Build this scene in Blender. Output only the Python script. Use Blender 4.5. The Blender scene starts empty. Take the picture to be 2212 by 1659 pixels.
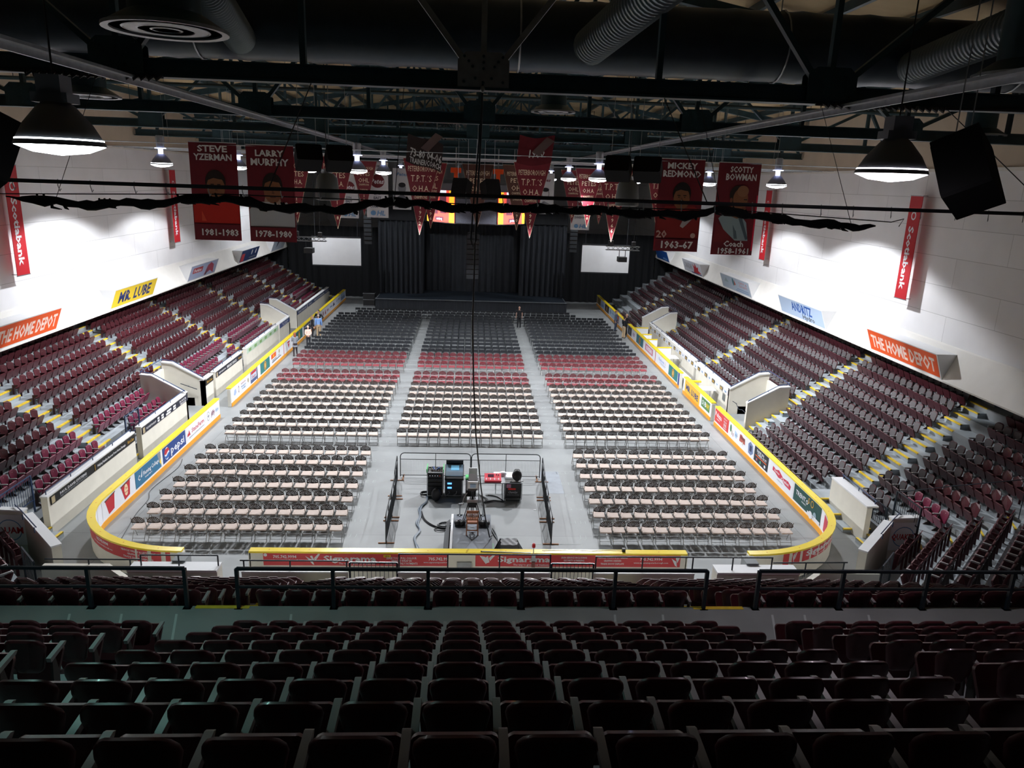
import bpy, math, random
from mathutils import Vector, Matrix
random.seed(7)
sc = bpy.context.scene
COL = sc.collection
pi = math.pi
R = math.radians
# ------------------------------------------------------------------ camera
CAMX, CAMZ = -0.166, 12.315
F_PX, YAW, PITCH, ROLL = 1613.72, 0.0587355, 0.2660227, 0.034413
cy_, sy_ = math.cos(YAW), math.sin(YAW); cp_, sp_ = math.cos(PITCH), math.sin(PITCH)
fw = Vector((sy_*cp_, cy_*cp_, -sp_)); rt0 = Vector((cy_, -sy_, 0)); up0 = rt0.cross(fw)
c_, s_ = math.cos(ROLL), math.sin(ROLL)
rt = rt0*c_ + up0*s_; up = up0*c_ - rt0*s_
cam = bpy.data.objects.new('camera', bpy.data.cameras.new('camera'))
COL.objects.link(cam)
M = Matrix((( rt.x, up.x, -fw.x, CAMX), (rt.y, up.y, -fw.y, 0), (rt.z, up.z, -fw.z, CAMZ), (0, 0, 0, 1)))
cam.matrix_world = M
cam.data.sensor_width = 36; cam.data.sensor_fit = 'HORIZONTAL'
cam.data.lens = F_PX*36/2212; cam.data.clip_start = 0.1; cam.data.clip_end = 300
sc.camera = cam
# ------------------------------------------------------------------ world, exposure
w = bpy.data.worlds.new('world'); sc.world = w; w.use_nodes = True
w.node_tree.nodes['Background'].inputs[0].default_value = (0.5, 0.55, 0.6, 1)
w.node_tree.nodes['Background'].inputs[1].default_value = 0.004
sc.view_settings.view_transform = 'Standard'; sc.view_settings.look = 'None'
sc.view_settings.gamma = 1; sc.view_settings.exposure = 0.0
sc.view_settings.use_curve_mapping = False
sc.cycles.max_bounces = 6; sc.cycles.diffuse_bounces = 4; sc.cycles.glossy_bounces = 3
sc.cycles.sample_clamp_indirect = 4
try:
    sc.cycles.use_denoising = True; sc.cycles.denoiser = 'OPENIMAGEDENOISE'
except Exception:
    pass
LAMP_W = 5300          # one high-bay lamp over the rink
NEAR_W = 260           # the two dim lamps above the near seats
FILL_W = 480           # the lamps' light that leaves upward to the roof
# rink lamps: (x, y) ; bottoms hang just above eye level
RINK_LAMPS = [(-5.67, 37.12), (5.85, 37.12), (-5.6, 47.19), (5.64, 47.19), (-6.43, 67.32), (6.58, 67.32), (-14.71, 37.12), (14.63, 37.12), (-14.15, 47.19), (14.35, 47.19), (-14.08, 67.32), (14, 67.32)]
NEAR_LAMPS = [(-5.07, 9.57, 12.52, (0.30, 1.0, 0.88)), (5.83, 10.89, 12.57, (1.0, 0.80, 0.95))]
# ------------------------------------------------------------------ materials
MATS = {}
def mat(name, col, rough=0.6, metal=0.0, emit=0.0, noise=0.0, nscale=4.0, bump=0.0, spec=0.5, sheen=0.0, coat=0.0, rvar=0.0):
    if name in MATS: return MATS[name]
    m = bpy.data.materials.new(name); m.use_nodes = True
    nt = m.node_tree; b = nt.nodes['Principled BSDF']
    b.inputs['Base Color'].default_value = (*col, 1); b.inputs['Roughness'].default_value = rough
    b.inputs['Metallic'].default_value = metal
    b.inputs['Specular IOR Level'].default_value = spec
    if coat: b.inputs['Coat Weight'].default_value = coat
    if emit:
        b.inputs['Emission Color'].default_value = (*col, 1); b.inputs['Emission Strength'].default_value = emit
    if noise or bump or rvar:
        tc = nt.nodes.new('ShaderNodeTexCoord'); n = nt.nodes.new('ShaderNodeTexNoise')
        n.inputs['Scale'].default_value = nscale; n.inputs['Detail'].default_value = 6
        nt.links.new(tc.outputs['Object'], n.inputs['Vector'])
        if noise:
            r = nt.nodes.new('ShaderNodeMapRange'); r.inputs['From Min'].default_value = .3; r.inputs['From Max'].default_value = .7
            r.inputs['To Min'].default_value = 1-noise; r.inputs['To Max'].default_value = 1+noise
            nt.links.new(n.outputs['Fac'], r.inputs['Value'])
            v = nt.nodes.new('ShaderNodeVectorMath'); v.operation = 'SCALE'; v.inputs[0].default_value = col
            nt.links.new(r.outputs[0], v.inputs['Scale']); nt.links.new(v.outputs[0], b.inputs['Base Color'])
        if bump:
            bp = nt.nodes.new('ShaderNodeBump'); bp.inputs['Strength'].default_value = bump; bp.inputs['Distance'].default_value = .02
            nt.links.new(n.outputs['Fac'], bp.inputs['Height']); nt.links.new(bp.outputs[0], b.inputs['Normal'])
        if rvar:
            r2 = nt.nodes.new('ShaderNodeMapRange'); r2.inputs['To Min'].default_value = max(0, rough-rvar); r2.inputs['To Max'].default_value = min(1, rough+rvar)
            nt.links.new(n.outputs['Fac'], r2.inputs['Value']); nt.links.new(r2.outputs[0], b.inputs['Roughness'])
    MATS[name] = m
    return m
def flat(hexs, rough=0.5):       # paint / print colour from an sRGB hex
    h = hexs.lstrip('#'); c = [int(h[i:i+2], 16)/255 for i in (0, 2, 4)]
    c = [x/12.92 if x <= .04045 else ((x+.055)/1.055)**2.4 for x in c]
    return mat('print_'+h, c, rough)
def panel_mat(name, col, sx, sz, joint, rough=.8, noise=.05, axis='yz'):
    """painted concrete with panel joints every sx by sz metres"""
    m = mat(name, col, rough, noise=noise, nscale=.6)
    nt = m.node_tree; b = nt.nodes['Principled BSDF']
    tc = [n for n in nt.nodes if n.type == 'TEX_COORD'][0]
    sp = nt.nodes.new('ShaderNodeSeparateXYZ'); cb = nt.nodes.new('ShaderNodeCombineXYZ')
    nt.links.new(tc.outputs['Object'], sp.inputs[0])
    nt.links.new(sp.outputs[axis[0].upper()], cb.inputs[0]); nt.links.new(sp.outputs[axis[1].upper()], cb.inputs[1])
    br = nt.nodes.new('ShaderNodeTexBrick'); br.offset = 0 if axis == 'xy' else .5
    br.inputs['Scale'].default_value = 1; br.inputs['Brick Width'].default_value = sx; br.inputs['Row Height'].default_value = sz
    br.inputs['Mortar Size'].default_value = joint; br.inputs['Mortar Smooth'].default_value = .3
    br.inputs['Color1'].default_value = (1, 1, 1, 1); br.inputs['Color2'].default_value = (.93, .93, .93, 1)
    br.inputs['Mortar'].default_value = (.6, .6, .6, 1)
    nt.links.new(cb.outputs[0], br.inputs['Vector'])
    src = b.inputs['Base Color'].links[0].from_socket
    mx = nt.nodes.new('ShaderNodeMix'); mx.data_type = 'RGBA'; mx.blend_type = 'MULTIPLY'; mx.inputs[0].default_value = 1
    nt.links.new(src, mx.inputs[6]); nt.links.new(br.outputs['Color'], mx.inputs[7]); nt.links.new(mx.outputs[2], b.inputs['Base Color'])
    return m
M_floor = panel_mat('floor_concrete', (.255, .27, .275), 6.1, 6.1, .012, .55, .13, 'xy')
M_terr = mat('terrace_concrete', (.34, .38, .41), .75, noise=.10, nscale=1.5)
M_riser = mat('terrace_painted_edge', (.27, .29, .30), .75, noise=.10, nscale=1.5)
M_walk = mat('walkway_concrete', (.26, .28, .28), .5, noise=.12, nscale=1.2, rvar=.1)
M_wall = panel_mat('wall_panels', (.86, .86, .88), 6.1, 1.22, .012, .85, .04, 'yz')
M_cream = mat('cream_paint', (.74, .71, .63), .7, noise=.04, nscale=2)
M_white = mat('white_paint', (.82, .83, .85), .55, noise=.02, nscale=2)
M_bulk = mat('bulkhead_paint', (.78, .765, .73), .75, noise=.03, nscale=1.5)
M_soffit = mat('soffit_panel', (.56, .47, .37), .8, noise=.05, nscale=1)
M_deck = mat('roof_deck', (.50, .38, .22), .8, noise=.15, nscale=.8)
M_teal = mat('teal_steel', (.018, .052, .066), .45, noise=.2, nscale=3)
M_galv = mat('galvanised_steel', (.35, .37, .39), .38, .7, noise=.15, nscale=5)
M_duct = mat('duct_steel', (.045, .06, .075), .42, .6, noise=.1, nscale=3)
M_yel = mat('yellow_cap', (.93, .70, .02), .3, noise=.03, nscale=2, coat=.3)
M_org = mat('orange_kick_plate', (.85, .36, .02), .45, noise=.05, nscale=2)
M_nose = mat('yellow_nosing', (.75, .52, .03), .6, noise=.15, nscale=6)
M_rail = mat('dark_rail', (.012, .022, .035), .4)
M_navy = mat('navy_rail', (.03, .06, .14), .4)
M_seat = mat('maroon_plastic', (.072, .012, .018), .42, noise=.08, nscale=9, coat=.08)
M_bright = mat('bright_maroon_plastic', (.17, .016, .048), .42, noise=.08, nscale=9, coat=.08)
M_seatd = mat('maroon_plastic_shell', (.06, .009, .015), .5, noise=.08, nscale=9)
M_grey = mat('grey_padding', (.11, .10, .105), .7, noise=.06, nscale=14)
M_arm = mat('armrest_grey', (.30, .30, .30), .45)
M_leg = mat('seat_iron', (.05, .03, .03), .5)
M_dot = mat('seat_dot', (.75, .72, .62), .4)
M_fr = mat('chair_tube', (.33, .33, .32), .4, .5)
M_frd = mat('chair_tube_black', (.03, .035, .04), .45, .3)
M_brown = mat('fan_back_brown', (.055, .042, .036), .5)
M_beige = mat('beige_cushion', (.54, .44, .385), .7, noise=.05, nscale=10)
M_mback = mat('maroon_fan_back', (.14, .018, .026), .5)
M_mcush = mat('maroon_cushion', (.30, .045, .06), .65)
M_blk = mat('black_plastic', (.010, .012, .016), .5)
M_blks = mat('black_case', (.012, .012, .013), .4, noise=.2, nscale=8)
M_spk = mat('speaker_black', (.010, .010, .011), .95, spec=.15)
M_drape = mat('black_drape', (.016, .019, .025), .85, noise=.15, nscale=2)
M_drape2 = mat('black_side_drape', (.006, .007, .009), .95)
M_stage = mat('stage_deck', (.015, .022, .032), .45, noise=.1, nscale=2)
M_bann = mat('maroon_banner', (.16, .008, .018), .5, noise=.08, nscale=3)
M_banb = mat('brown_banner', (.09, .035, .025), .6, noise=.08, nscale=3)
M_gold = mat('cream_lettering', (.88, .76, .54), .6)
M_silver = mat('silver_lettering', (.80, .80, .80), .5)
M_whiteb = mat('white_banner', (.68, .70, .73), .6)
M_red = mat('sign_red', (.62, .06, .07), .5, noise=.04, nscale=3)
M_lens = mat('lamp_lens', (.93, .95, 1.0), .3, emit=30)
M_lens_t = mat('lamp_lens_near_teal', (.93, 1.0, 1.0), .3, emit=14)
M_lens_p = mat('lamp_lens_near_pink', (1.0, .92, .98), .3, emit=14)
M_bulb = mat('lamp_neck_glow', (.6, .65, 1.0), .3, emit=6)
M_shade = mat('lamp_reflector', (.16, .17, .20), .4, .2)
M_wood = mat('varnished_wood', (.28, .09, .03), .4, noise=.2, nscale=9)
M_chalk = mat('chalk', (.48, .52, .52), .9)
M_skin = mat('skin', (.60, .36, .27), .6)
M_crowd = mat('dark_cloth', (.012, .012, .016), .8)
# ------------------------------------------------------------------ mesh builder
class MB:
    def __init__(s): s.v, s.f, s.m, s.mats = [], [], [], []
    def mi(s, m):
        if m not in s.mats: s.mats.append(m)
        return s.mats.index(m)
    def face(s, pts, m):
        b = len(s.v); s.v += [tuple(p) for p in pts]; s.f.append(tuple(range(b, b+len(pts)))); s.m.append(s.mi(m))
    def raw(s, vs, fs, m):
        b = len(s.v); s.v += [tuple(p) for p in vs]; k = s.mi(m)
        for f in fs: s.f.append(tuple(b+i for i in f)); s.m.append(k)
    def box(s, x0, x1, y0, y1, z0, z1, m, T=None):
        vs = [(x, y, z) for x in (x0, x1) for y in (y0, y1) for z in (z0, z1)]
        if T is not None: vs = [tuple(T @ Vector(p)) for p in vs]
        s.raw(vs, [(0, 1, 3, 2), (4, 6, 7, 5), (0, 4, 5, 1), (2, 3, 7, 6), (0, 2, 6, 4), (1, 5, 7, 3)], m)
    def prism(s, poly, z0, z1, m, mtop=None, bottom=True):
        n = len(poly); vs = [(p[0], p[1], z0) for p in poly] + [(p[0], p[1], z1) for p in poly]
        s.raw(vs, [(i, (i+1) % n, n+(i+1) % n, n+i) for i in range(n)], m)
        s.raw(vs[n:], [tuple(range(n))], mtop or m)
        if bottom: s.raw(vs[:n], [tuple(range(n))[::-1]], m)
    def slab(s, poly, o, u, v, th, m, mback=None):
        """2-D outline poly in the plane o + u,v, thickened by th along u x v"""
        o, u, v = Vector(o), Vector(u).normalized(), Vector(v).normalized(); nn = u.cross(v)*th; n = len(poly)
        a = [o+u*p[0]+v*p[1] for p in poly]; b = [p+nn for p in a]
        s.raw(a+b, [(i, (i+1) % n, n+(i+1) % n, n+i) for i in range(n)]+[tuple(range(n))[::-1]], m)
        s.raw(b, [tuple(range(n))], mback or m)
    def bar(s, p, q, w, h, m, upv=(0, 0, 1)):
        p, q = Vector(p), Vector(q); d = (q-p).normalized(); upv = Vector(upv)
        if abs(d.dot(upv)) > .99: upv = Vector((1, 0, 0))
        r = d.cross(upv).normalized(); t = r.cross(d)
        vs = [e+r*a*w/2+t*b*h/2 for e in (p, q) for a in (-1, 1) for b in (-1, 1)]
        s.raw(vs, [(0, 1, 3, 2), (4, 6, 7, 5), (0, 4, 5, 1), (2, 3, 7, 6), (0, 2, 6, 4), (1, 5, 7, 3)], m)
    def tube(s, pts, r, m, n=6, close=False, r_end=None):
        pts = [Vector(p) for p in pts]; N = len(pts); b = len(s.v); k = s.mi(m)
        prev = None
        for i, p in enumerate(pts):
            d = (pts[min(i+1, N-1)]-pts[max(i-1, 0)])
            if close: d = pts[(i+1) % N]-pts[i-1]
            d = d.normalized() if d.length else Vector((0, 0, 1))
            if prev is None:
                a = Vector((0, 0, 1)) if abs(d.z) < .9 else Vector((1, 0, 0)); x = d.cross(a).normalized()
            else:
                x = (prev-d*prev.dot(d)); x = x.normalized() if x.length > 1e-6 else d.orthogonal().normalized()
            prev = x; y = d.cross(x)
            rr = r if not isinstance(r, (list, tuple)) else r[i]
            for j in range(n):
                t = 2*pi*j/n; s.v.append(tuple(p+(x*math.cos(t)+y*math.sin(t))*rr))
        for i in range(N if close else N-1):
            i2 = (i+1) % N
            for j in range(n):
                j2 = (j+1) % n; s.f.append((b+i*n+j, b+i*n+j2, b+i2*n+j2, b+i2*n+j)); s.m.append(k)
        if not close:
            s.f.append(tuple(b+j for j in range(n))[::-1]); s.m.append(k)
            s.f.append(tuple(b+(N-1)*n+j for j in range(n))); s.m.append(k)
    def lathe(s, prof, c, m, n=20, T=None, mfun=None):
        b = len(s.v)
        for r, z in prof:
            for j in range(n):
                t = 2*pi*j/n; p = Vector((r*math.cos(t), r*math.sin(t), z))
                if T is not None: p = T @ p
                s.v.append(tuple(Vector(c)+p))
        for i in range(len(prof)-1):
            k = s.mi(mfun(i) if mfun else m)
            for j in range(n):
                j2 = (j+1) % n; s.f.append((b+i*n+j, b+i*n+j2, b+(i+1)*n+j2, b+(i+1)*n+j)); s.m.append(k)
        for i, fl in ((0, True), (len(prof)-1, False)):
            if prof[i][0] > 1e-4:
                f = tuple(b+i*n+j for j in range(n)); s.f.append(f[::-1] if fl else f); s.m.append(s.mi(mfun(min(i, len(prof)-2)) if mfun else m))
    def blob(s, c, r, m, nu=10, nv=7, T=None):
        rx, ry, rz = r if isinstance(r, (tuple, list)) else (r, r, r)
        prof = [(math.sin(pi*i/nv), -math.cos(pi*i/nv)) for i in range(nv+1)]
        TT = Matrix.Diagonal((rx, ry, rz)) if T is None else T @ Matrix.Diagonal((rx, ry, rz))
        s.lathe([(max(a, .0005), z) for a, z in prof], c, m, nu, TT)
    def grid(s, fn, nu, nv, m):
        b = len(s.v)
        for j in range(nv+1):
            for i in range(nu+1): s.v.append(tuple(fn(i/nu, j/nv)))
        k = s.mi(m)
        for j in range(nv):
            for i in range(nu):
                a = b+j*(nu+1)+i; s.f.append((a, a+1, a+nu+2, a+nu+1)); s.m.append(k)
    def add(s, o, T=None):
        b = len(s.v); s.v += o.v if T is None else [tuple(T @ Vector(p)) for p in o.v]
        mp = [s.mi(m) for m in o.mats]
        s.f += [tuple(b+i for i in f) for f in o.f]; s.m += [mp[k] for k in o.m]
    def mesh(s, name, smooth=False):
        me = bpy.data.meshes.new(name); me.from_pydata(s.v, [], s.f)
        for m in s.mats: me.materials.append(m)
        if len(s.mats) > 1: me.polygons.foreach_set('material_index', s.m)
        if smooth:
            me.polygons.foreach_set('use_smooth', [True]*len(s.f))
            try: me.set_sharp_from_angle(angle=R(40))
            except Exception: pass
        me.update(); return me
    def build(s, name, parent=None, smooth=False):
        o = bpy.data.objects.new(name, s.mesh(name, smooth)); COL.objects.link(o)
        if parent is not None: o.parent = parent
        return o
def tag(o, label, cat, group=None):
    o['label'] = label; o['category'] = cat
    if group: o['group'] = group
    return o
def thing(name, label, cat, loc=(0, 0, 0), rz=0, group=None):
    o = bpy.data.objects.new(name, None); COL.objects.link(o); o.location = loc; o.rotation_euler = (0, 0, rz)
    o.empty_display_size = .1
    return tag(o, label, cat, group)
def struct(mb, name, smooth=False, parent=None):
    o = mb.build(name, parent, smooth); o['kind'] = 'structure'; return o
def stuff(mb, name, label, cat, group=None):
    o = mb.build(name); o['kind'] = 'stuff'; tag(o, label, cat, group); return o
def copy_tree(o, parts):
    c = o.copy(); COL.objects.link(c)
    for p in parts:
        d = p.copy(); COL.objects.link(d); d.parent = c
    return c
def lathe_T(rx=0, ry=0, rz=0): return (Matrix.Rotation(rz, 3, 'Z') @ Matrix.Rotation(ry, 3, 'Y') @ Matrix.Rotation(rx, 3, 'X'))
ORD = 'zeroth first second third fourth fifth sixth seventh eighth ninth tenth eleventh twelfth thirteenth fourteenth fifteenth sixteenth seventeenth eighteenth nineteenth twentieth'.split()
def ordw(i):
    if i <= 20: return ORD[i]
    t = {2: 'twenty', 3: 'thirty', 4: 'forty', 5: 'fifty', 6: 'sixty', 7: 'seventy', 8: 'eighty', 9: 'ninety'}[i//10]
    return t[:-1]+'ieth' if i % 10 == 0 else t+'-'+ORD[i % 10]
# ------------------------------------------------------------------ lettering
_tc = {}
def text2d(s, bold=.02, shear=0.0):
    key = (s, bold, shear)
    if key not in _tc:
        c = bpy.data.curves.new('lettering', 'FONT'); c.body = s; c.size = 1; c.offset = bold; c.resolution_u = 1; c.shear = shear
        o = bpy.data.objects.new('lettering', c); m = o.to_mesh()
        v = [(a.co.x, a.co.y) for a in m.vertices]; f = [tuple(p.vertices) for p in m.polygons]
        o.to_mesh_clear(); bpy.data.objects.remove(o); bpy.data.curves.remove(c)
        _tc[key] = (v, f)
    return _tc[key]
def text_into(mb, s, fn, uc, vc, h, m, width=None, bold=.02, shear=0.0, off=.004, rot=0, vertical=False):
    """letters centred on (uc, vc), cap height h, squeezed to width; fn(u, v, off) -> xyz"""
    v, f = text2d(s, bold, shear)
    if not v: return
    x0 = min(a[0] for a in v); x1 = max(a[0] for a in v); kx = h/.70
    if width: kx = width/(x1-x0)
    ky = h/.70; cx, cyy = (x0+x1)/2, .35; c, sn = math.cos(rot), math.sin(rot)
    vs = []
    for a in v:
        du, dv = (a[0]-cx)*kx, (a[1]-cyy)*ky
        vs.append(fn(uc+du*c-dv*sn, vc+du*sn+dv*c, off))
    mb.raw(vs, f, m)
def decorate(mb, fn, W, H, items):
    """items in fractions of a W x H panel: r(ect), e(llipse), p(olygon), t(ext)"""
    k = 0
    for it in items:
        k += 1; off = .003+.0012*k
        if it[0] == 'r':
            _, a, b, c, d, m = it; n = max(1, int(abs(b-a)*W/.4))
            for i in range(n):
                u0 = a+(b-a)*i/n; u1 = a+(b-a)*(i+1)/n
                mb.face([fn(u0*W, c*H, off), fn(u1*W, c*H, off), fn(u1*W, d*H, off), fn(u0*W, d*H, off)], m)
        elif it[0] == 'e':
            _, a, b, ru, rv, m = it
            mb.face([fn((a*W+ru*H*math.cos(2*pi*i/18)), (b*H+rv*H*math.sin(2*pi*i/18)), off) for i in range(18)], m)
        elif it[0] == 'p':
            mb.face([fn(p[0]*W, p[1]*H, off) for p in it[1]], it[2])
        elif it[0] == 't':
            _, s, a, b, h, m = it[:6]; o = it[6] if len(it) > 6 else {}
            o = dict(o)
            if 'width' in o: o['width'] *= W
            text_into(mb, s, fn, a*W, b*H, h*H, m, off=off, **o)
C = lambda h: flat(h)
WHT = C('e8e9ee'); RED = C('c01f2a'); NAVY = C('1d2a4d'); BLUE = C('1f4fa0'); LBL = C('5f8fbd')
MRN = C('6f1422'); BLK = C('15171c'); GRN = C('1d5c46'); YLW = C('f2cf2a'); ORG = C('e8611c'); SKY = C('a9c3df'); TEALC = C('1e5a5e'); GLD = C('c69a3c'); GRY = C('8a8f96')
# ================================================================== the hall
FAR = 106.0
mb = MB(); mb.box(-24, 24, 2, FAR, -.3, 0, M_floor); floor = struct(mb, 'floor')
for sd, nm in ((-1, 'left'), (1, 'right')):
    a, b = sorted((sd*20.05, sd*20.4))
    mb = MB(); mb.box(a, b, -3, FAR, 6.2, 13.35, M_wall); struct(mb, 'wall_'+nm)
    # beige cladding above the concrete panels
    mb = MB(); mb.box(*sorted((sd*20.1, sd*20.4)), -3, FAR, 13.35, 16.6, M_soffit); mb.box(*sorted((sd*20.02, sd*20.1)), -3, FAR, 13.28, 13.42, M_bulk)
    for y in (16.99, 37.13, 57.3, 77.4): mb.box(*sorted((sd*19.85, sd*20.1)), y-.15, y+.15, 13.42, 16.6, M_soffit)
    struct(mb, 'wall_cladding_panel_'+nm)
    # raked bulkhead that carries the advertising boxes
    mb = MB()
    pf = [(19.30, 4.93), (19.32, 4.86), (19.9, 4.86), (20.3, 6.2), (19.98, 6.2), (19.9, 6.27), (19.85, 6.22)]
    n = len(pf); vs = [(sd*x, y, z) for y in (2, FAR) for x, z in pf]
    mb.raw(vs, [(i, (i+1) % n, n+(i+1) % n, n+i) for i in range(n)]+[tuple(range(n)), tuple(range(n, 2*n))], M_bulk)
    struct(mb, 'bulkhead_wall_'+nm)
    # back wall of the concourse under the bulkhead
    a, b = sorted((sd*23.9, sd*24.2))
    mb = MB(); mb.box(a, b, -3, FAR, 0, 6.2, M_riser); mb.box(*sorted((sd*20.3, sd*24.2)), 2, FAR, 6.0, 6.2, M_riser); struct(mb, 'concourse_wall_'+nm)
mb = MB(); mb.box(-24, 24, FAR, FAR+.3, 0, 20, M_wall); struct(mb, 'wall_back')
# roof deck, pitched, with purlin ribs
mb = MB()
for sd in (-1, 1):
    mb.slab([(0, 0), (FAR+3, 0), (FAR+3, 20.45), (0, 20.45)], (sd*20.1, -3, 16.4), (0, 1, 0), (-sd*20.1, 0, 3.62), .1*(1 if sd > 0 else -1), M_deck)
struct(mb, 'ceiling')
# ------------------------------------------------------------------ terraces
RT2 = math.sqrt(2)
def sx_(k): return 14.95+.777*k            # tread edge of the side stands
def dc_(k): return -8.17+(.15+.777*k)*RT2   # x - y of the diagonal edge
def ey_(k): return 19.45-.777*k            # y of the end edge
def zs_(k): return .45+.43*k if k >= 0 else (.22 if k == -1 else 0.0)
def ze_(k): return .66+.42*k
SIDE_CUT = {-1: [(37.0, 39.45), (58.75, 61.2)], 1: [(37.0, 39.6), (59.4, 62.0)]}
for sd, nm in ((-1, 'left'), (1, 'right')):
    mb = MB()
    for k in range(0, 12):
        x0, x1 = sx_(k), (sx_(k+1) if k < 11 else 23.9)
        y0a, y0b = x0-dc_(k), x1-(dc_(k+1) if k < 11 else dc_(11)+(x1-x0)*.6)
        cuts = SIDE_CUT[sd] if k <= 1 else []
        ys = [None]
        spans = []; lo = None
        for a, b in cuts: spans.append((lo, a)); lo = b
        spans.append((lo, FAR-.5))
        for a, b in spans:
            p = [(x0, y0a if a is None else a), (x1, y0b if a is None else a), (x1, b), (x0, b)]
            if sd < 0: p = [(-x, y) for x, y in p][::-1]
            mb.prism(p, 0, zs_(k), M_riser, M_terr)
        # diagonal tread
        d0, d1 = dc_(k), dc_(k+1) if k < 11 else dc_(11)+(x1-x0)*.6
        e0, e1 = ey_(k), ey_(k+1)
        if k < 10:
            p = [(x0, y0a), (e0+d0, e0), (e1+d1, e1), (x1, y0b)]
        else:
            e1 = 11.3 if k == 10 else 9.0; e0 = 11.68 if k == 10 else 11.3
            p = [(x0, y0a), (e0+d0, e0), (e1+d1, e1), (x1, y0b)]
        if sd < 0: p = [(-x, y) for x, y in p]
        mb.prism(p[::-1] if sd > 0 else p[::-1], 0, zs_(k), M_riser, M_terr)
    if sd > 0:      # the two low rows that come down to the floor beside the boards
        for a, b in ((28.2, 36.1), (62.6, 76)):
            mb.box(14.55, 15.0, a, b, 0, .22, M_terr)
    struct(mb, 'terrace_floor_'+nm)
mb = MB()
for k in range(10):
    e0, e1 = ey_(k), ey_(k+1)
    mb.prism([(-(e0+dc_(k)), e0), (-(e1+dc_(k+1)), e1), (e1+dc_(k+1), e1), (e0+dc_(k), e0)], 0, ze_(k), M_riser, M_terr)
struct(mb, 'terrace_floor_end')
mb = MB()   # walkway behind the rail, with its drop edge
mb.prism([(-24, 9.0), (24, 9.0), (24, 11.55), (-24, 11.55)][::1], 0, 5.13, M_riser, M_walk)
struct(mb, 'walkway_floor')
# thin white joint lines on the walkway are paint strips
mb = MB()
for i, x in enumerate((-6.4, -5.6, -4.75, 4.95, 5.5, 6.6, -2.95, 2.3, 3.1)):
    dx = .10*x
    mb.face([(x-.02, 10.45, 5.134), (x+.02, 10.45, 5.134), (x+.02+dx*.5, 11.3, 5.134), (x-.02+dx*.5, 11.3, 5.134)], M_chalk)
struct(mb, 'walkway_line_markings')
# upper seating steps in front of the camera
UPY, UPZ = 9.75, 6.02
mb = MB()
mb.box(-24, 24, 9.0, 10.15, 5.0, 5.15, M_walk)
for k in range(0, 10):
    y1 = UPY-.825*k+.38; y0 = y1-.825
    mb.box(-24, 24, y0, y1, 5.0 if k else 5.05, UPZ-.87+.452*k, M_riser)
struct(mb, 'upper_terrace_floor')
# ------------------------------------------------------------------ aisles: half steps with yellow nosings
def aisle(sd, cfun, k0, k1, width=1.1):
    mb = MB()
    for k in range(k0, k1):
        x1 = sx_(k) if k >= 0 else 14.95+.6*k
        z1, z0 = zs_(k), (zs_(k-1) if k > k0 or k > 0 else 0)
        c = cfun(k)
        if k > -2:
            xa, xb = sorted((sd*(x1-.36), sd*(x1+.01)))
            mb.box(xa, xb, c-width/2, c+width/2, z0, (z0+z1)/2, M_terr)
            xa, xb = sorted((sd*(x1-.375), sd*(x1-.29)))
            mb.box(xa, xb, c-width/2, c+width/2, (z0+z1)/2-.05, (z0+z1)/2+.006, M_nose)
        xa, xb = sorted((sd*(x1-.012), sd*(x1+.08)))
        mb.box(xa, xb, c-width/2, c+width/2, z1-.05, z1+.006, M_nose)
    struct(mb, 'aisle_step_floor')
LA = [(lambda k: 31.0), (lambda k: 40.45+.03*k), (lambda k: 49.5), (lambda k: 58.3 if k < 2 else 58.6), (lambda k: 68.2), (lambda k: 77.4)]
RA = [(lambda k: 27.45+.19*k), (lambda k: 36.6+.16*k), (lambda k: 47.6+.1*k), (lambda k: 58.3+.04*k), (lambda k: 69.0)]
for i, a in enumerate(LA): aisle(-1, a, 0, 11)
for i, a in enumerate(RA): aisle(1, a, -1 if i == 0 else 0, 11)
mb = MB()
mb.box(13.55, 14.35, 27.0, 27.9, 0, .12, M_terr); mb.box(13.5, 13.58, 27.0, 27.9, .08, .126, M_nose)
mb.box(13.9, 15.0, 24.9, 25.8, 0, .17, M_terr); mb.box(13.9, 15.0, 24.85, 24.93, .12, .176, M_nose)
mb.box(13.9, 15.0, 25.8, 26.9, 0, .34, M_terr); mb.box(13.9, 15.0, 25.75, 25.83, .29, .346, M_nose)
mb.box(13.9, 15.0, 26.9, 27.8, 0, .5, M_terr); mb.box(13.9, 15.0, 26.85, 26.93, .45, .506, M_nose)
struct(mb, 'corner_step_floor')
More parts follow.
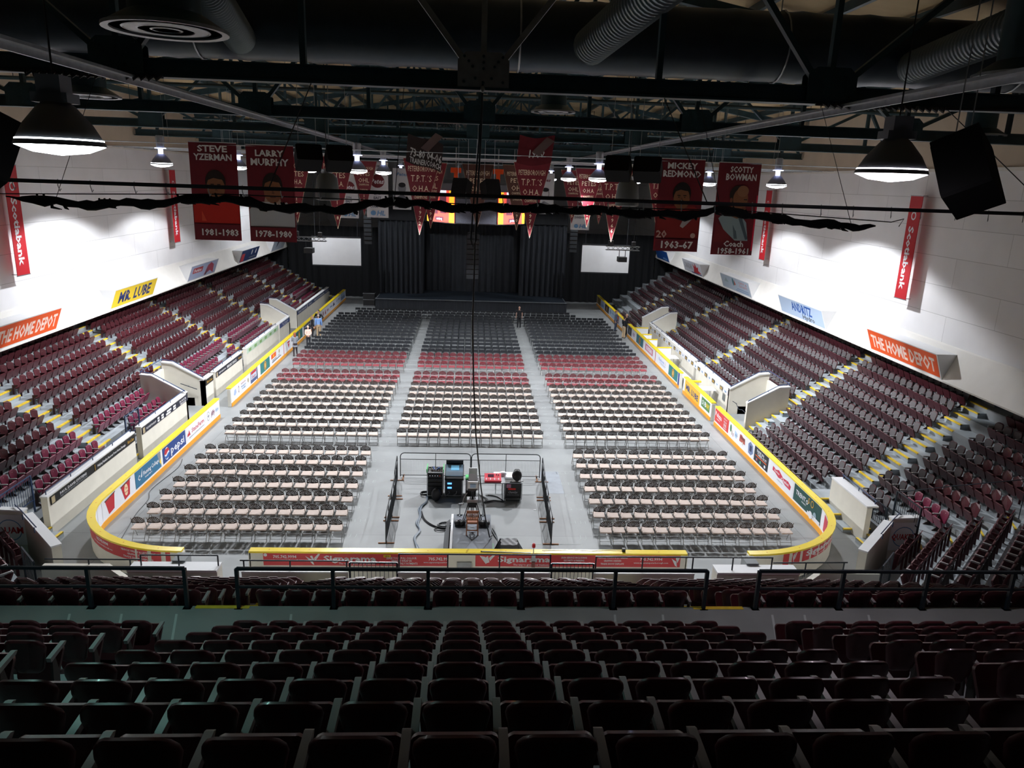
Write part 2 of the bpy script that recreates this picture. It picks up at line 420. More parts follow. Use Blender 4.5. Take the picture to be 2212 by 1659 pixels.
# corner stairs between the side wall and the diagonal wall, both corners
for sd in (-1, 1):
    mb = MB()
    for i in range(4):
        x0 = 14.0+.35*i; z = .17*(i+1)
        p = [(x0, 24.15), (x0+.05, 22.9+.1*i), (x0+1.6, 22.9), (x0+1.6, 24.15)]
        q = [(x0, 24.15), (x0+.05, 22.9+.1*i), (x0+.14, 22.9+.1*i), (x0+.09, 24.15)]
        if sd < 0: p = [(-a, b) for a, b in p][::-1]; q = [(-a, b) for a, b in q][::-1]
        mb.prism(p, 0, z, M_terr); mb.prism(q, z-.05, z+.006, M_nose)
    for (a, b) in ((0, 0),):
        for k in range(1, 11):      # steps rising in the mitre between side and diagonal rows
            xx = sx_(k); yy = xx-dc_(k)
            d = Vector((sd*.383*2, -1, 0)).normalized()
            n = Vector((sd*.92, -.38, 0)).normalized()
            t = Vector((n.y, -n.x, 0))
            c0 = Vector((sd*xx, yy, 0))-n*.32
            pts = [c0-t*.5, c0+t*.5, c0+t*.5+n*.34, c0-t*.5+n*.34]
            z = zs_(k)-.215
            area = sum(pts[i].x*pts[(i+1) % 4].y-pts[(i+1) % 4].x*pts[i].y for i in range(4))
            if area < 0: pts = pts[::-1]
            mb.prism([(p.x, p.y) for p in pts], max(z-.25, 0), z, M_terr)
            e = [c0-t*.5, c0+t*.5, c0+t*.5+n*.07, c0-t*.5+n*.07]
            if area < 0: e = e[::-1]
            mb.prism([(p.x, p.y) for p in e], z-.04, z+.006, M_nose)
    struct(mb, 'corner_aisle_step_floor')
# end aisles
for sd in (-1, 1):
    for xc in (4.3,):
        mb = MB()
        for k in range(1, 10):
            y = ey_(k); z = ze_(k)
            mb.box(sd*xc-.45, sd*xc+.45, y-.01, y+.36, ze_(k-1), (z+ze_(k-1))/2, M_terr)
            mb.box(sd*xc-.45, sd*xc+.45, y+.29, y+.37, (z+ze_(k-1))/2-.04, (z+ze_(k-1))/2+.006, M_nose)
            mb.box(sd*xc-.45, sd*xc+.45, y-.08, y+.01, z-.04, z+.006, M_nose)
        mb.box(sd*xc-.45, sd*xc+.45, 11.5, 11.95, 4.4, 4.8, M_terr); mb.box(sd*xc-.45, sd*xc+.45, 11.87, 11.96, 4.76, 4.806, M_nose)
        mb.box(sd*xc-.45, sd*xc+.45, 11.47, 11.56, 5.09, 5.136, M_nose)
        struct(mb, 'end_aisle_step_floor')
# ------------------------------------------------------------------ front walls of the stands
def wall_run(pts, z0, z1, th, side, cap=True, capm=None):
    """vertical wall along pts, thickness th towards side (+1 right of travel), white coping"""
    mb = MB()
    for a, b in zip(pts, pts[1:]):
        a, b = Vector((*a, 0)), Vector((*b, 0)); d = (b-a).normalized(); n = Vector((d.y, -d.x, 0))*side
        p = [a, b, b+n*th, a+n*th]; area = sum(p[i].x*p[(i+1) % 4].y-p[(i+1) % 4].x*p[i].y for i in range(4))
        if area < 0: p = p[::-1]
        mb.prism([(q.x, q.y) for q in p], z0, z1, M_cream)
        if cap:
            p = [a-n*.02-d*.02, b-n*.02+d*.02, b+n*(th+.02)+d*.02, a+n*(th+.02)-d*.02]
            if area < 0: p = p[::-1]
            mb.prism([(q.x, q.y) for q in p], z1-.001, z1+.05, capm or M_white)
    return mb
LW = [(24.15, 30.9), (31.55, 37.0), (39.45, 40.85), (41.2, 46.25), (47.15, 55.3), (55.6, 58.75), (61.25, 75.2)]
RW = [(39.65, 46.0), (46.5, 59.35)]
for i, (a, b) in enumerate(LW): struct(wall_run([(-14.39, a), (-14.39, b)], 0, 1.41, .22, -1), 'stand_front_wall')
for i, (a, b) in enumerate(RW): struct(wall_run([(14.39, a), (14.39, b)], 0, 1.41, .22, 1), 'stand_front_wall')
# raked wall at the foot of the right near section, with handrail
mb = MB(); mb.slab([(0, 0), (2.75, 0), (2.75, 1.35), (0, 1.42)], (14.42, 26.85, 0), (0, -1, 0), (0, 0, 1), .2, M_cream)
mb.box(14.2, 14.64, 24.1, 26.87, 1.36, 1.42, M_white); struct(mb, 'corner_stand_front_wall')
for sd in (-1, 1):
    s = sd
    struct(wall_run([(s*14.45, 22.85), (s*12.45, 20.72)] if sd > 0 else [(s*14.45, 22.85), (s*12.45, 20.72)], 0, 1.36, .26, -1 if sd < 0 else 1), 'diagonal_front_wall')
    struct(wall_run([(s*14.45, 22.85), (s*15.5, 22.95)], 0, 1.5, .2, -1 if sd > 0 else 1), 'corner_stair_wall')
# vomitories: cream side walls that rise with the rake, and a lintel
for sd in (-1, 1):
    for a, b in SIDE_CUT[sd]:
        mb = MB()
        for y in (a, b):
            yy = y-.1 if y == a else y+.1
            pf = [(14.39, 0), (16.55, 0), (16.55, 2.35), (16.0, 2.3), (14.39, 1.42)]
            vs = [(sd*x, yy+t, z) for t in (-.1, .1) for x, z in pf]; n = 5
            mb.raw(vs, [(i, (i+1) % n, n+(i+1) % n, n+i) for i in range(n)]+[tuple(range(n)), tuple(range(n, 2*n))], M_cream)
            cp = [(14.37, 1.41), (16.0, 2.29), (16.57, 2.35), (16.57, 2.41), (15.98, 2.36), (14.37, 1.48)]
            vs = [(sd*x, yy+t, z) for t in (-.13, .13) for x, z in cp]; n = 6
            mb.raw(vs, [(i, (i+1) % n, n+(i+1) % n, n+i) for i in range(n)]+[tuple(range(n)), tuple(range(n, 2*n))], M_white)
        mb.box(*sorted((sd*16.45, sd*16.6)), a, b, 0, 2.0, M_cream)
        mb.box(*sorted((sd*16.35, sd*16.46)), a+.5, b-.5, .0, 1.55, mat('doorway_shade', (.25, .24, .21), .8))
        struct(mb, 'vomitory_wall')
        # handrail over the opening
        t = thing('guard_rail', '%s tubular guard rail round the tunnel opening in the %s stand at the %s' % ('navy', 'left' if sd < 0 else 'right', 'near exit' if a < 50 else 'far exit'), 'railing', (sd*14.45, a, 1.42))
        q = MB()
        for y in (-.1, b-a+.1): q.tube([(0, y, .0), (0, y, .14), (sd*1.55, y, 1.02), (sd*2.1, y, 1.1)], .022, M_navy)
        q.tube([(sd*2.1, -.1, 1.1), (sd*2.1, b-a+.1, 1.1)], .022, M_navy)
        q.build('rail', t, True)
        q = MB()
        for y in (-.1, b-a+.1): q.tube([(sd*2.1, y, .85), (sd*2.1, y, 1.1)], .02, M_navy); q.tube([(sd*1.0, y, .58), (sd*1.0, y, .72)], .018, M_navy)
        q.build('post', t, True)
# end stand front wall with its wide white shelf tops, and pillars
for sd in (-1, 1):
    nm = 'left' if sd < 0 else 'right'
    mb = MB(); a, b = sorted((sd*7.22, sd*9.7)); mb.box(a, b, 19.42, 19.85, 0, 1.33, M_cream); mb.box(a, b, 19.38, 19.88, 1.33, 1.39, M_white)
    struct(mb, 'end_front_wall')
    mb = MB(); a, b = sorted((sd*8.25, sd*8.62)); mb.box(a, b, 19.86, 20.3, 0, 1.42, M_riser); mb.box(a, b, 19.83, 20.32, 1.42, 1.45, M_riser); struct(mb, 'end_wall_pillar')
    mb = MB(); a, b = sorted((sd*3.55, sd*6.55)); mb.box(a, b, 19.45, 19.65, 0, 1.28, M_cream); mb.box(a, b, 19.43, 19.67, 1.28, 1.33, M_white); struct(mb, 'end_front_wall')
    mb = MB(); a, b = sorted((sd*9.9, sd*12.3)); mb.slab([(0, 0), (2.3, 0), (2.3, 1.36), (.5, 1.36), (0, .95)], (sd*9.85, 19.6, 0), (sd, 0, 0), (0, 0, 1), .2, M_cream)
    struct(mb, 'end_corner_wall')
mb = MB(); mb.box(-2.12, 2.28, 19.45, 19.65, 0, 1.28, M_cream); mb.box(-2.14, 2.3, 19.43, 19.67, 1.28, 1.33, M_white); struct(mb, 'end_front_wall')
# ================================================================== drapes, stage
def drape(name, label, x0, x1, y, z0, z1, m, fold=.45, amp=.16, group=None):
    mb = MB(); n = int(abs(x1-x0)/fold*6); ph = random.random()*6
    def off(i): 
        x = i/n*abs(x1-x0); return amp*math.sin(2*pi*x/fold+ph+.8*math.sin(x*1.3+ph))+amp*.5*math.sin(x*.9+ph)
    for i in range(n):
        xa, xb = x0+(x1-x0)*i/n, x0+(x1-x0)*(i+1)/n
        mb.face([(xa, y+off(i), z0), (xb, y+off(i+1), z0), (xb, y+off(i+1)*.6, z1), (xa, y+off(i)*.6, z1)], m)
    for i in range(n):
        xa, xb = x0+(x1-x0)*i/n, x0+(x1-x0)*(i+1)/n
        mb.face([(xb, y+off(i+1)+.02, z0), (xa, y+off(i)+.02, z0), (xa, y+off(i)*.6+.02, z1), (xb, y+off(i+1)*.6+.02, z1)], m)
    o = mb.build(name, None, True); tag(o, label, 'curtain', group); return o
drape('stage_curtain', 'tall pleated black curtain at the left third of the stage', -9.4, -4.9, 75.0, 1.07, 9.0, M_drape, .5, .2)
drape('stage_curtain', 'tall pleated black curtain at the right third of the stage', 4.6, 9.2, 75.0, 1.07, 9.0, M_drape, .5, .2)
drape('stage_curtain', 'darker recessed black curtain hanging at the middle of the stage', -5.6, 5.4, 77.3, 1.07, 8.2, M_drape, .7, .12)
drape('curtain_valance', 'black valance hanging across the head of the stage under the video cube', -9.4, 9.2, 74.75, 8.2, 9.6, M_drape2, .9, .04)
drape('side_curtain', 'plain black curtain closing off the arena left of the stage', -19.1, -9.6, 78.9, 0, 7.2, M_drape2, .8, .12)
drape('side_curtain', 'plain black curtain closing off the arena right of the stage', 9.4, 19.1, 78.9, 0, 7.2, M_drape2, .8, .12)
for x0, x1, nm in ((-23.5, -19.2, 'left'), (19.2, 23.5, 'right')): drape('side_curtain', 'low black curtain behind the top rows under the %s bulkhead' % nm, x0, x1, 78.9, 0, 4.8, M_drape2, .8, .12)
t = thing('stage', 'low black stage with a white edge line and pleated black skirt', 'stage', (0, 74, 0))
mb = MB(); mb.box(-9.3, 9.05, -2.7, 3.7, .95, 1.05, M_stage); mb.build('deck', t)
mb = MB(); mb.box(-9.32, 9.07, -2.73, -2.68, 1.02, 1.062, M_galv); mb.bar((-9.2, -2.7, 1.07), (-9.2, .2, 1.07), .06, .02, M_galv); mb.bar((8.95, -2.7, 1.07), (8.95, .2, 1.07), .06, .02, M_galv); mb.build('edge_trim', t)
mb = MB()
for i in range(150):
    xa, xb = -9.3+18.35*i/150, -9.3+18.35*(i+1)/150
    oa, ob = .03*(i % 2), .03*((i+1) % 2); mb.face([(xa, -2.66-oa, 0), (xb, -2.66-ob, 0), (xb, -2.66-ob, .98), (xa, -2.66-oa, .98)], M_drape)
mb.build('skirt', t)
mb = MB(); mb.box(-9.25, 9.0, -2.55, 3.6, 0, .94, M_blk); mb.build('riser', t)
# side-stage rack and small items
t = thing('amplifier_rack', 'small black amplifier rack on the floor at the left corner of the stage', 'rack', (-10.1, 73.2, 0))
mb = MB(); mb.box(-.55, .55, -.4, .4, 0, 1.3, M_blks); mb.build('case', t)
mb = MB()
for z in (.05, .65, 1.25): mb.box(-.57, .57, -.42, .42, z, z+.04, M_galv)
mb.build('frame', t)
# ------------------------------------------------------------------ projection screens on their trusses
for sd, x0, x1, nm in ((-1, -15.2, -10.65, 'left'), (1, 10.35, 14.95, 'right')):
    t = thing('projection_screen', 'blank white projection screen hung beside the stage on the %s' % nm, 'screen', ((x0+x1)/2, 72, 5.3))
    hw = (x1-x0)/2
    mb = MB(); mb.box(-hw, hw, 0, .04, -1.28, 1.28, M_white); mb.build('screen_surface', t)
    mb = MB()
    for a in ((-hw-.08, hw+.08, 1.28, 1.4), (-hw-.08, hw+.08, -1.4, -1.28), (-hw-.08, -hw, -1.4, 1.4), (hw, hw+.08, -1.4, 1.4)): mb.box(a[0], a[1], -.03, .08, a[2], a[3], M_blk)
    mb.build('frame', t)
    mb = MB(); mb.tube([(-hw+.3, .02, 1.4), (-hw+.3, .02, 9.5)], .03, M_blk); mb.tube([(hw-.3, .02, 1.4), (hw-.3, .02, 9.5)], .03, M_blk); mb.build('hanging_cable', t)
    tx = -13.35 if sd < 0 else 12.25
    t = thing('lighting_truss', 'short aluminium lighting truss with a projector hanging before the %s screen' % nm, 'truss', (tx, 62, 7.05))
    mb = MB()
    for y in (-.15, .15):
        for z in (0, .3): mb.tube([(-1.4, y, z), (1.4, y, z)], .035, M_galv)
    for i in range(7):
        xa = -1.4+.4*i
        mb.tube([(xa, -.15, 0), (xa+.4, -.15, .3)], .02, M_galv, 4); mb.tube([(xa, .15, .3), (xa+.4, .15, 0)], .02, M_galv, 4)
    mb.build('truss_frame', t)
    mb = MB(); mb.box(-.35, .35, -.4, .4, -.95, -.55, M_blks); mb.lathe([(.1, 0), (.1, .12)], (0, .4, -.75), M_galv, 10, lathe_T(-pi/2)); mb.build('projector', t)
    mb = MB(); mb.tube([(-.25, 0, 0), (-.25, 0, -.6)], .03, M_blk); mb.tube([(.25, 0, 0), (.25, 0, -.6)], .03, M_blk)
    mb.tube([(-.9, 0, .3), (-.9, 0, 7)], .02, M_blk, 4); mb.tube([(.9, 0, .3), (.9, 0, 7)], .02, M_blk, 4); mb.build('bracket', t)
    mb = MB(); mb.box(-1.2, -.8, -.15, .2, .3, .75, M_blks); mb.box(.75, 1.05, -.15, .15, .3, .7, M_blks); mb.build('spotlight', t)
# line arrays
for nm, x, y, z0, z1, wd in (('centre', -.12, 62, 4.35, 8.0, 1.0), ('left', -9.7, 70, 6.2, 9.6, .7), ('right', 7.6+1.6, 70, 6.0, 9.4, .7)):
    t = thing('line_array_speaker', 'black hanging column of stacked line-array speaker boxes at the %s' % nm, 'speaker', (x, y, z0))
    n = 9; h = (z1-z0)/n
    for i in range(n):
        mb = MB(); c = .35*(1-i/n)**2 if nm != 'centre' else 0
        mb.box(-wd/2, wd/2, -.3+c, .3+c, i*h+.02, (i+1)*h-.02, M_blks); mb.box(-wd/2+.04, wd/2-.04, -.315+c, -.30+c, i*h+.05, (i+1)*h-.05, M_frd); mb.build('speaker_box', t)
    mb = MB(); mb.tube([(-.2, 0, z1-z0), (-.2, 0, 16-z0)], .02, M_blk, 5); mb.tube([(.2, 0, z1-z0), (.2, 0, 16-z0)], .02, M_blk, 5); mb.box(-.45, .45, -.05, .05, z1-z0, z1-z0+.12, M_frd); mb.build('rigging', t)
for nm, x in (('left', -11.0), ('right', 9.5)):
    t = thing('subwoofer_cluster', 'large angled black speaker cluster hung above the %s screen' % nm, 'speaker', (x, 67, 8.7))
    mb = MB(); mb.box(-1.0, 1.0, -.6, .6, 0, 1.7, M_blks, Matrix.Rotation(R(14 if x < 0 else -14), 4, 'Y')); mb.build('cabinet', t)
    mb = MB(); mb.tube([(-.5, 0, 1.6), (-.5, 0, 10.1)], .02, M_blk, 4); mb.tube([(.5, 0, 1.6), (.5, 0, 10.1)], .02, M_blk, 4); mb.build('rigging', t)
# ================================================================== rink boards
class Path:
    """2-D polyline with arc length; outward normal to the right of travel times side"""
    def __init__(s, pts, side):
        s.p = [Vector(p) for p in pts]; s.side = side; s.L = [0]
        for a, b in zip(s.p, s.p[1:]): s.L.append(s.L[-1]+(b-a).length)
        s.n = []
        for i in range(len(s.p)):
            d = (s.p[min(i+1, len(s.p)-1)]-s.p[max(i-1, 0)]).normalized(); s.n.append(Vector((d.y, -d.x))*side)
    def at(s, l, off=0):
        l = max(0, min(l, s.L[-1])); i = 0
        while i < len(s.L)-2 and s.L[i+1] < l: i += 1
        t = (l-s.L[i])/(s.L[i+1]-s.L[i]); return s.p[i].lerp(s.p[i+1], t)+s.n[i].lerp(s.n[i+1], t).normalized()*off
    def sweep(s, mb, o0, o1, z0, z1, m, a=0, b=None):
        ls = [l for l in s.L if (b is None or l < b-1e-4) and l > a+1e-4]; ls = [a]+ls+[s.L[-1] if b is None else b]
        base = len(mb.v); k = mb.mi(m)
        for l in ls:
            for o, z in ((o0, z0), (o1, z0), (o1, z1), (o0, z1)):
                q = s.at(l, o); mb.v.append((q.x, q.y, z))
        for i in range(len(ls)-1):
            for j in range(4):
                j2 = (j+1) % 4; mb.f.append((base+i*4+j, base+i*4+j2, base+i*4+4+j2, base+i*4+4+j)); mb.m.append(k)
        for e in (0, len(ls)-1): mb.f.append(tuple(base+e*4+j for j in range(4))); mb.m.append(k)
def corner(sd, n=14):
    return [(sd*(9.0+3.95*math.sin(a)), 25.2-3.8*math.cos(a)) for a in [i*pi/2/n for i in range(n+1)]]
def boards(label, pts, side, endcap=True):
    P = Path(pts, side); t = thing('rink_board', label, 'rink board', group='rink boards')
    L = P.L[-1]
    mb = MB(); P.sweep(mb, .02, .10, .02, 1.0, M_white); mb.build('board_panel', t)
    mb = MB(); P.sweep(mb, .14, .20, .02, 1.0, M_cream)
    for l in (0, L): 
        q = P.at(l, .04); r = P.at(l, .2); mb.bar((q.x, q.y, .5), (r.x, r.y, .5), .06, .96, M_cream)
    mb.build('outer_panel', t)
    mb = MB(); P.sweep(mb, 0, .025, 0, .21, M_org); mb.build('kick_plate', t)
    mb = MB(); P.sweep(mb, 0, .26, 1.0, 1.06, M_yel); mb.build('cap_rail', t, True)
    mb = MB(); l = .6
    while l < L:
        q = P.at(l, .13); mb.lathe([(.022, 0), (.022, .004)], (q.x, q.y, 1.06), M_org, 8); l += 1.22
    mb.build('cap_bolt', t)
    return t, P
def inner_ad(t, P, l0, l1, items, bg=None, z0=.29, z1=.97, flip=False, name='advertisement'):
    """printed panel on the rink face between arc lengths l0..l1; flip when the reader's right runs against the path"""
    W, H = abs(l1-l0), z1-z0
    def fn(u, v, off):
        l = (l1-u) if flip else (l0+u); q = P.at(l, .02-off-.003); return (q.x, q.y, z0+v)
    mb = MB(); decorate(mb, fn, W, H, [('r', 0, 1, 0, 1, bg or WHT)]+items); mb.build(name, t)
def outer_ad(t, P, l0, l1, items, bg, z0=.56, z1=.975, flip=False):
    W, H = abs(l1-l0), z1-z0
    def fn(u, v, off):
        l = (l1-u) if flip else (l0+u); q = P.at(l, .20+off+.003); return (q.x, q.y, z0+v)
    mb = MB(); decorate(mb, fn, W, H, [('r', 0, 1, 0, 1, bg)]+items); mb.build('advertisement', t)
T_ = lambda s, a, b, h, m, **k: ('t', s, a, b, h, m, k)
R_ = lambda a, b, c, d, m: ('r', a, b, c, d, m)
# left, near section with the rounded corner (path: gate end -> corner -> near gap)
ptsL = [(-12.95, 37.4), (-12.95, 33), (-12.95, 29)]+corner(-1)[::-1]+[(-8.87, 21.4)]
tL, PL = boards('left rink board that curves round the near corner, yellow capped, advert panels inside', ptsL, 1)
yl = lambda y: 37.4-y      # arc length of a y on the straight part
def cup(x):
    return [('p', [(x-.14, .86), (x+.14, .98), (x+.10, .10), (x-.06, .02)], RED), ('e', x+.0, .52, .22, .33, C('f0d8b0')),
            T_('Tim', x, .62, .13, RED, shear=.2), T_('Hortons', x+.005, .42, .12, RED, shear=.2, width=.16), ('p', [(x-.16, .90), (x+.16, 1.0), (x+.15, .93), (x-.15, .82)], C('5a3a30'))]
L_ADS = [
 (27.42, 24.75, cup(.25)+cup(.72), WHT),
 (29.92, 27.48, [R_(0, 1, 0, 1, C('2f6f93')), ('p', [(.86, 1), (1, 1), (1, 0), (.94, .3)], GRY), ('p', [(.93, .35), (1, .6), (1, .15)], YLW), T_('Fleming College', .60, .55, .24, WHT, width=.62), T_('flemingcollege.ca', .48, .27, .10, WHT), T_('C', .13, .5, .3, WHT), ('p', [(.19, .45), (.26, .95), (.24, .45)], WHT)], TEALC),
 (32.68, 30.12, [R_(0, 1, 0, 1, C('1f3f83')), ('e', .17, .5, .36, .40, WHT), ('p', [(.06, .55), (.10, .82), (.22, .84), (.28, .62), (.2, .58), (.13, .46)], RED), ('p', [(.07, .40), (.14, .35), (.22, .48), (.28, .48), (.24, .2), (.12, .18)], C('1f62b4')), T_('pepsi', .63, .50, .50, WHT, width=.60)], BLUE),
 (35.2, 32.75, [T_('StateFarm', .62, .55, .30, RED, width=.66), ('p', [(.10, .35), (.16, .75), (.22, .35)], RED), ('p', [(.05, .35), (.1, .6), (.14, .35)], RED), T_('Insurance and Financial Services', .55, .20, .10, GRY, width=.8)], WHT),
 (37.35, 35.25, [('e', .22, .5, .30, .34, GRY), ('e', .22, .5, .25, .29, WHT), T_('+', .22, .5, .36, NAVY), T_('jiffy', .53, .5, .36, C('7a2f4a'), width=.26), T_('lube', .83, .5, .36, SKY, width=.22)], WHT)]
for y1, y0, it, bg in L_ADS: inner_ad(tL, PL, yl(y1), yl(y0), it, bg, flip=True)
sC = yl(24.3)
inner_ad(tL, PL, yl(24.7), yl(24.7)+.55, [T_('QUAKER', .5, .5, .3, C('8a7fb8'), width=.9)], WHT, flip=True)
S_LOGO = lambda x: [('p', [(x-.022, .92), (x-.004, .22), (x+.006, .12), (x-.006, .62)], WHT), ('p', [(x-.004, .80), (x+.010, .95), (x+.008, .42), (x-.002, .30)], WHT), ('p', [(x+.010, .60), (x+.022, .98), (x+.034, 1.0), (x+.012, .38)], WHT)]
LT = PL.L[-1]
outer_ad(tL, PL, LT-5.6, LT-.35, [T_('Signarama', .10, .60, .42, WHT, width=.32, bold=.026), T_('The way to grow your business.', .17, .2, .13, WHT, width=.22), T_('705.742.9994', .50, .66, .22, WHT, width=.14, bold=.04), T_('www.signaramapeterborough.com', .50, .34, .12, WHT, width=.22),
  T_('VEHICLE WRAPS & LETTERING', .80, .76, .15, WHT, width=.23), T_('GRAPHIC DESIGN', .80, .50, .15, WHT, width=.14), T_('TRADE SHOW DISPLAYS', .80, .24, .15, WHT, width=.2)], M_red)
# right, near section with the corner (path: near gap -> corner -> gate)
ptsR = [(8.87, 21.4)]+corner(1)+[(12.95, 29), (12.95, 33), (12.95, 37.55)]
tR, PR = boards('right rink board that curves round the near corner, yellow capped, advert panels inside', ptsR, 1)
LR = PR.L[-1]; yr = lambda y: LR-(37.55-y)
R_ADS = [
 (37.5, 35.32, [T_('Pelizza', .27, .62, .34, WHT, width=.46, rot=-.04), T_('restaurants', .27, .30, .12, WHT), T_('TAKE OUT', .76, .82, .11, WHT), T_('(705) 742', .76, .60, .12, WHT), T_('0505', .76, .36, .22, WHT), T_('DELIVERY', .76, .14, .11, WHT)], C('d2403c')),
 (35.28, 32.7, [('e', .12, .6, .2, .28, C('4f7f5a')), ('e', .2, .35, .12, .2, C('b8b0a0')), R_(.26, .29, .15, .4, C('b06070')), ('p', [(.36, .3), (.36, .75), (.5, .6), (.46, .2)], SKY), T_('FRESH', .45, .45, .12, GRY), ('p', [(.62, .3), (.63, .8), (.72, .85), (.82, .7), (.9, .75), (.92, .35)], C('b0584a')), R_(.66, .9, .55, .75, C('7e3a33')), ('e', .8, .3, .1, .12, C('d9d2c4'))], WHT),
 (32.6, 31.75, [('p', [(.2, .1), (.1, .7), (.4, .95), (.8, .8), (.9, .3), (.6, .05)], C('6f7fa6')), R_(.35, .65, .3, .7, NAVY)], WHT),
 (31.7, 30.05, [T_('DINE IN', .42, .80, .16, WHT, width=.5), T_('TAKE OUT', .55, .60, .17, WHT, width=.66), R_(.1, .9, .40, .46, ORG), ('e', .22, .2, .10, .10, C('c06a6a')), ('e', .48, .2, .10, .12, C('5fb88a')), ('e', .8, .2, .14, .10, WHT)], C('20242c')),
 (29.95, 27.4, [('p', [(.17, .80), (.30, .72), (.42, .86), (.60, .62), (.80, .70), (.92, .55), (.90, .28), (.70, .30), (.55, .44), (.42, .38), (.28, .50), (.16, .52)], C('c8324a')), T_('Swiss', .34, .63, .14, WHT, width=.22), T_('Chalet', .68, .50, .18, WHT, width=.32), T_('ROTISSERIE AND GRILL', .5, .22, .06, GRY)], WHT),
 (27.3, 24.85, [R_(0, 1, .0, 1, C('1d4a44')), ('p', [(.0, 0), (0, .35), (.06, .0)], TEALC), T_('TRENT', .26, .60, .26, WHT, width=.36), ('e', .50, .56, .13, .13, WHT), ('e', .50, .56, .08, .08, C('1d4a44')), T_('5', .56, .74, .34, GLD), ('e', .68, .72, .19, .21, GLD), ('e', .68, .72, .13, .15, C('1d4a44')), T_('UNIVERSITY', .40, .33, .08, WHT), ('e', .80, .20, .20, .22, C('8fa6b0')), ('e', .66, .06, .24, .22, WHT), R_(.55, 1, 0, .16, WHT), T_('trentu.ca', .80, .10, .10, NAVY)], TEALC)]
for y1, y0, it, bg in R_ADS: inner_ad(tR, PR, yr(y0), yr(y1), it, bg, flip=True)
inner_ad(tR, PR, yr(24.75)-.95, yr(24.75), [R_(.3, 1, .05, .95, C('c03a4c')), T_('WE CARE', .65, .7, .22, WHT, width=.55), T_('WORKS', .65, .4, .22, WHT, width=.55)], WHT, flip=True)
outer_ad(tR, PR, 1.15, 4.6, S_LOGO(.12)+[T_('Signarama', .55, .62, .44, WHT, width=.56, bold=.026), T_('The way to grow your business.', .60, .2, .13, WHT, width=.42)], M_red)
# near centre section
tC, PC = boards('straight near rink board with red lettered adverts facing the seats', [(-6.85, 21.4), (6.85, 21.4)], 1)
outer_ad(tC, PC, .42, 6.12, [('e', .012, .85, .13, .13, WHT), T_('705.742.9994', .115, .72, .24, WHT, width=.125, bold=.026), T_('www.signaramapeterborough.com', .115, .44, .12, WHT, width=.20)]+
  [('p', [(.225, .78), (.262, .12), (.272, .06), (.262, .48)], WHT), ('p', [(.25, .78), (.262, .82), (.275, .40), (.268, .34)], WHT), ('p', [(.272, .62), (.295, .98), (.305, .95), (.278, .36)], WHT)]+
  [T_('Signarama', .465, .60, .46, WHT, width=.285, bold=.03), T_('The way to grow your business.', .505, .19, .15, WHT, width=.20), R_(.648, .686, .72, .92, YLW), T_('NEW', .667, .82, .12, BLK), T_('LEASE YOUR FULL COLOUR', .745, .66, .17, WHT, width=.165), T_('VEHICLE WRAP IN', .745, .44, .16, WHT, width=.11), T_('SMALL MONTHLY PAYMENTS', .745, .22, .16, WHT, width=.175), T_('705.742.99', .945, .62, .25, WHT, width=.105, bold=.026), T_('www.signaramapeterbor', .93, .33, .12, WHT, width=.13)], M_red)
outer_ad(tC, PC, 6.97, 13.5, [('p', [(.02, .88), (.045, .80), (.065, .40), (.05, .20)], WHT), ('p', [(.045, .70), (.06, .88), (.068, .35), (.058, .28)], WHT), ('p', [(.065, .72), (.085, .98), (.095, .95), (.07, .45)], WHT), T_('Signarama', .235, .62, .46, WHT, width=.255, bold=.03), T_('The way to grow your business.', .27, .16, .15, WHT, width=.175),
  T_('SIGN SERVICE INCLUDING', .477, .78, .15, WHT, width=.125), T_('SECURITY & PARKING', .477, .54, .15, WHT, width=.10), T_('LOT LIGHTING', .477, .30, .15, WHT, width=.065), T_('VEHICLE WRAPS & LETTERING', .665, .80, .15, WHT, width=.145), T_('GRAPHIC DESIGN', .665, .54, .15, WHT, width=.085), T_('TRADE SHOW DISPLAYS', .665, .28, .15, WHT, width=.115),
  T_('705.742.9994', .855, .68, .22, WHT, width=.11, bold=.026), T_('www.signaramapeterborough.com', .855, .38, .12, WHT, width=.17), ('p', [(.955, .76), (.975, .15), (.985, .06), (.98, .5)], WHT), ('p', [(.975, .80), (.998, .90), (.985, .38)], WHT)], M_red)
mb = MB(); mb.box(-.45, -.0, 21.12, 21.19, .3, .72, M_galv); mb.build('grey_hatch', tC)
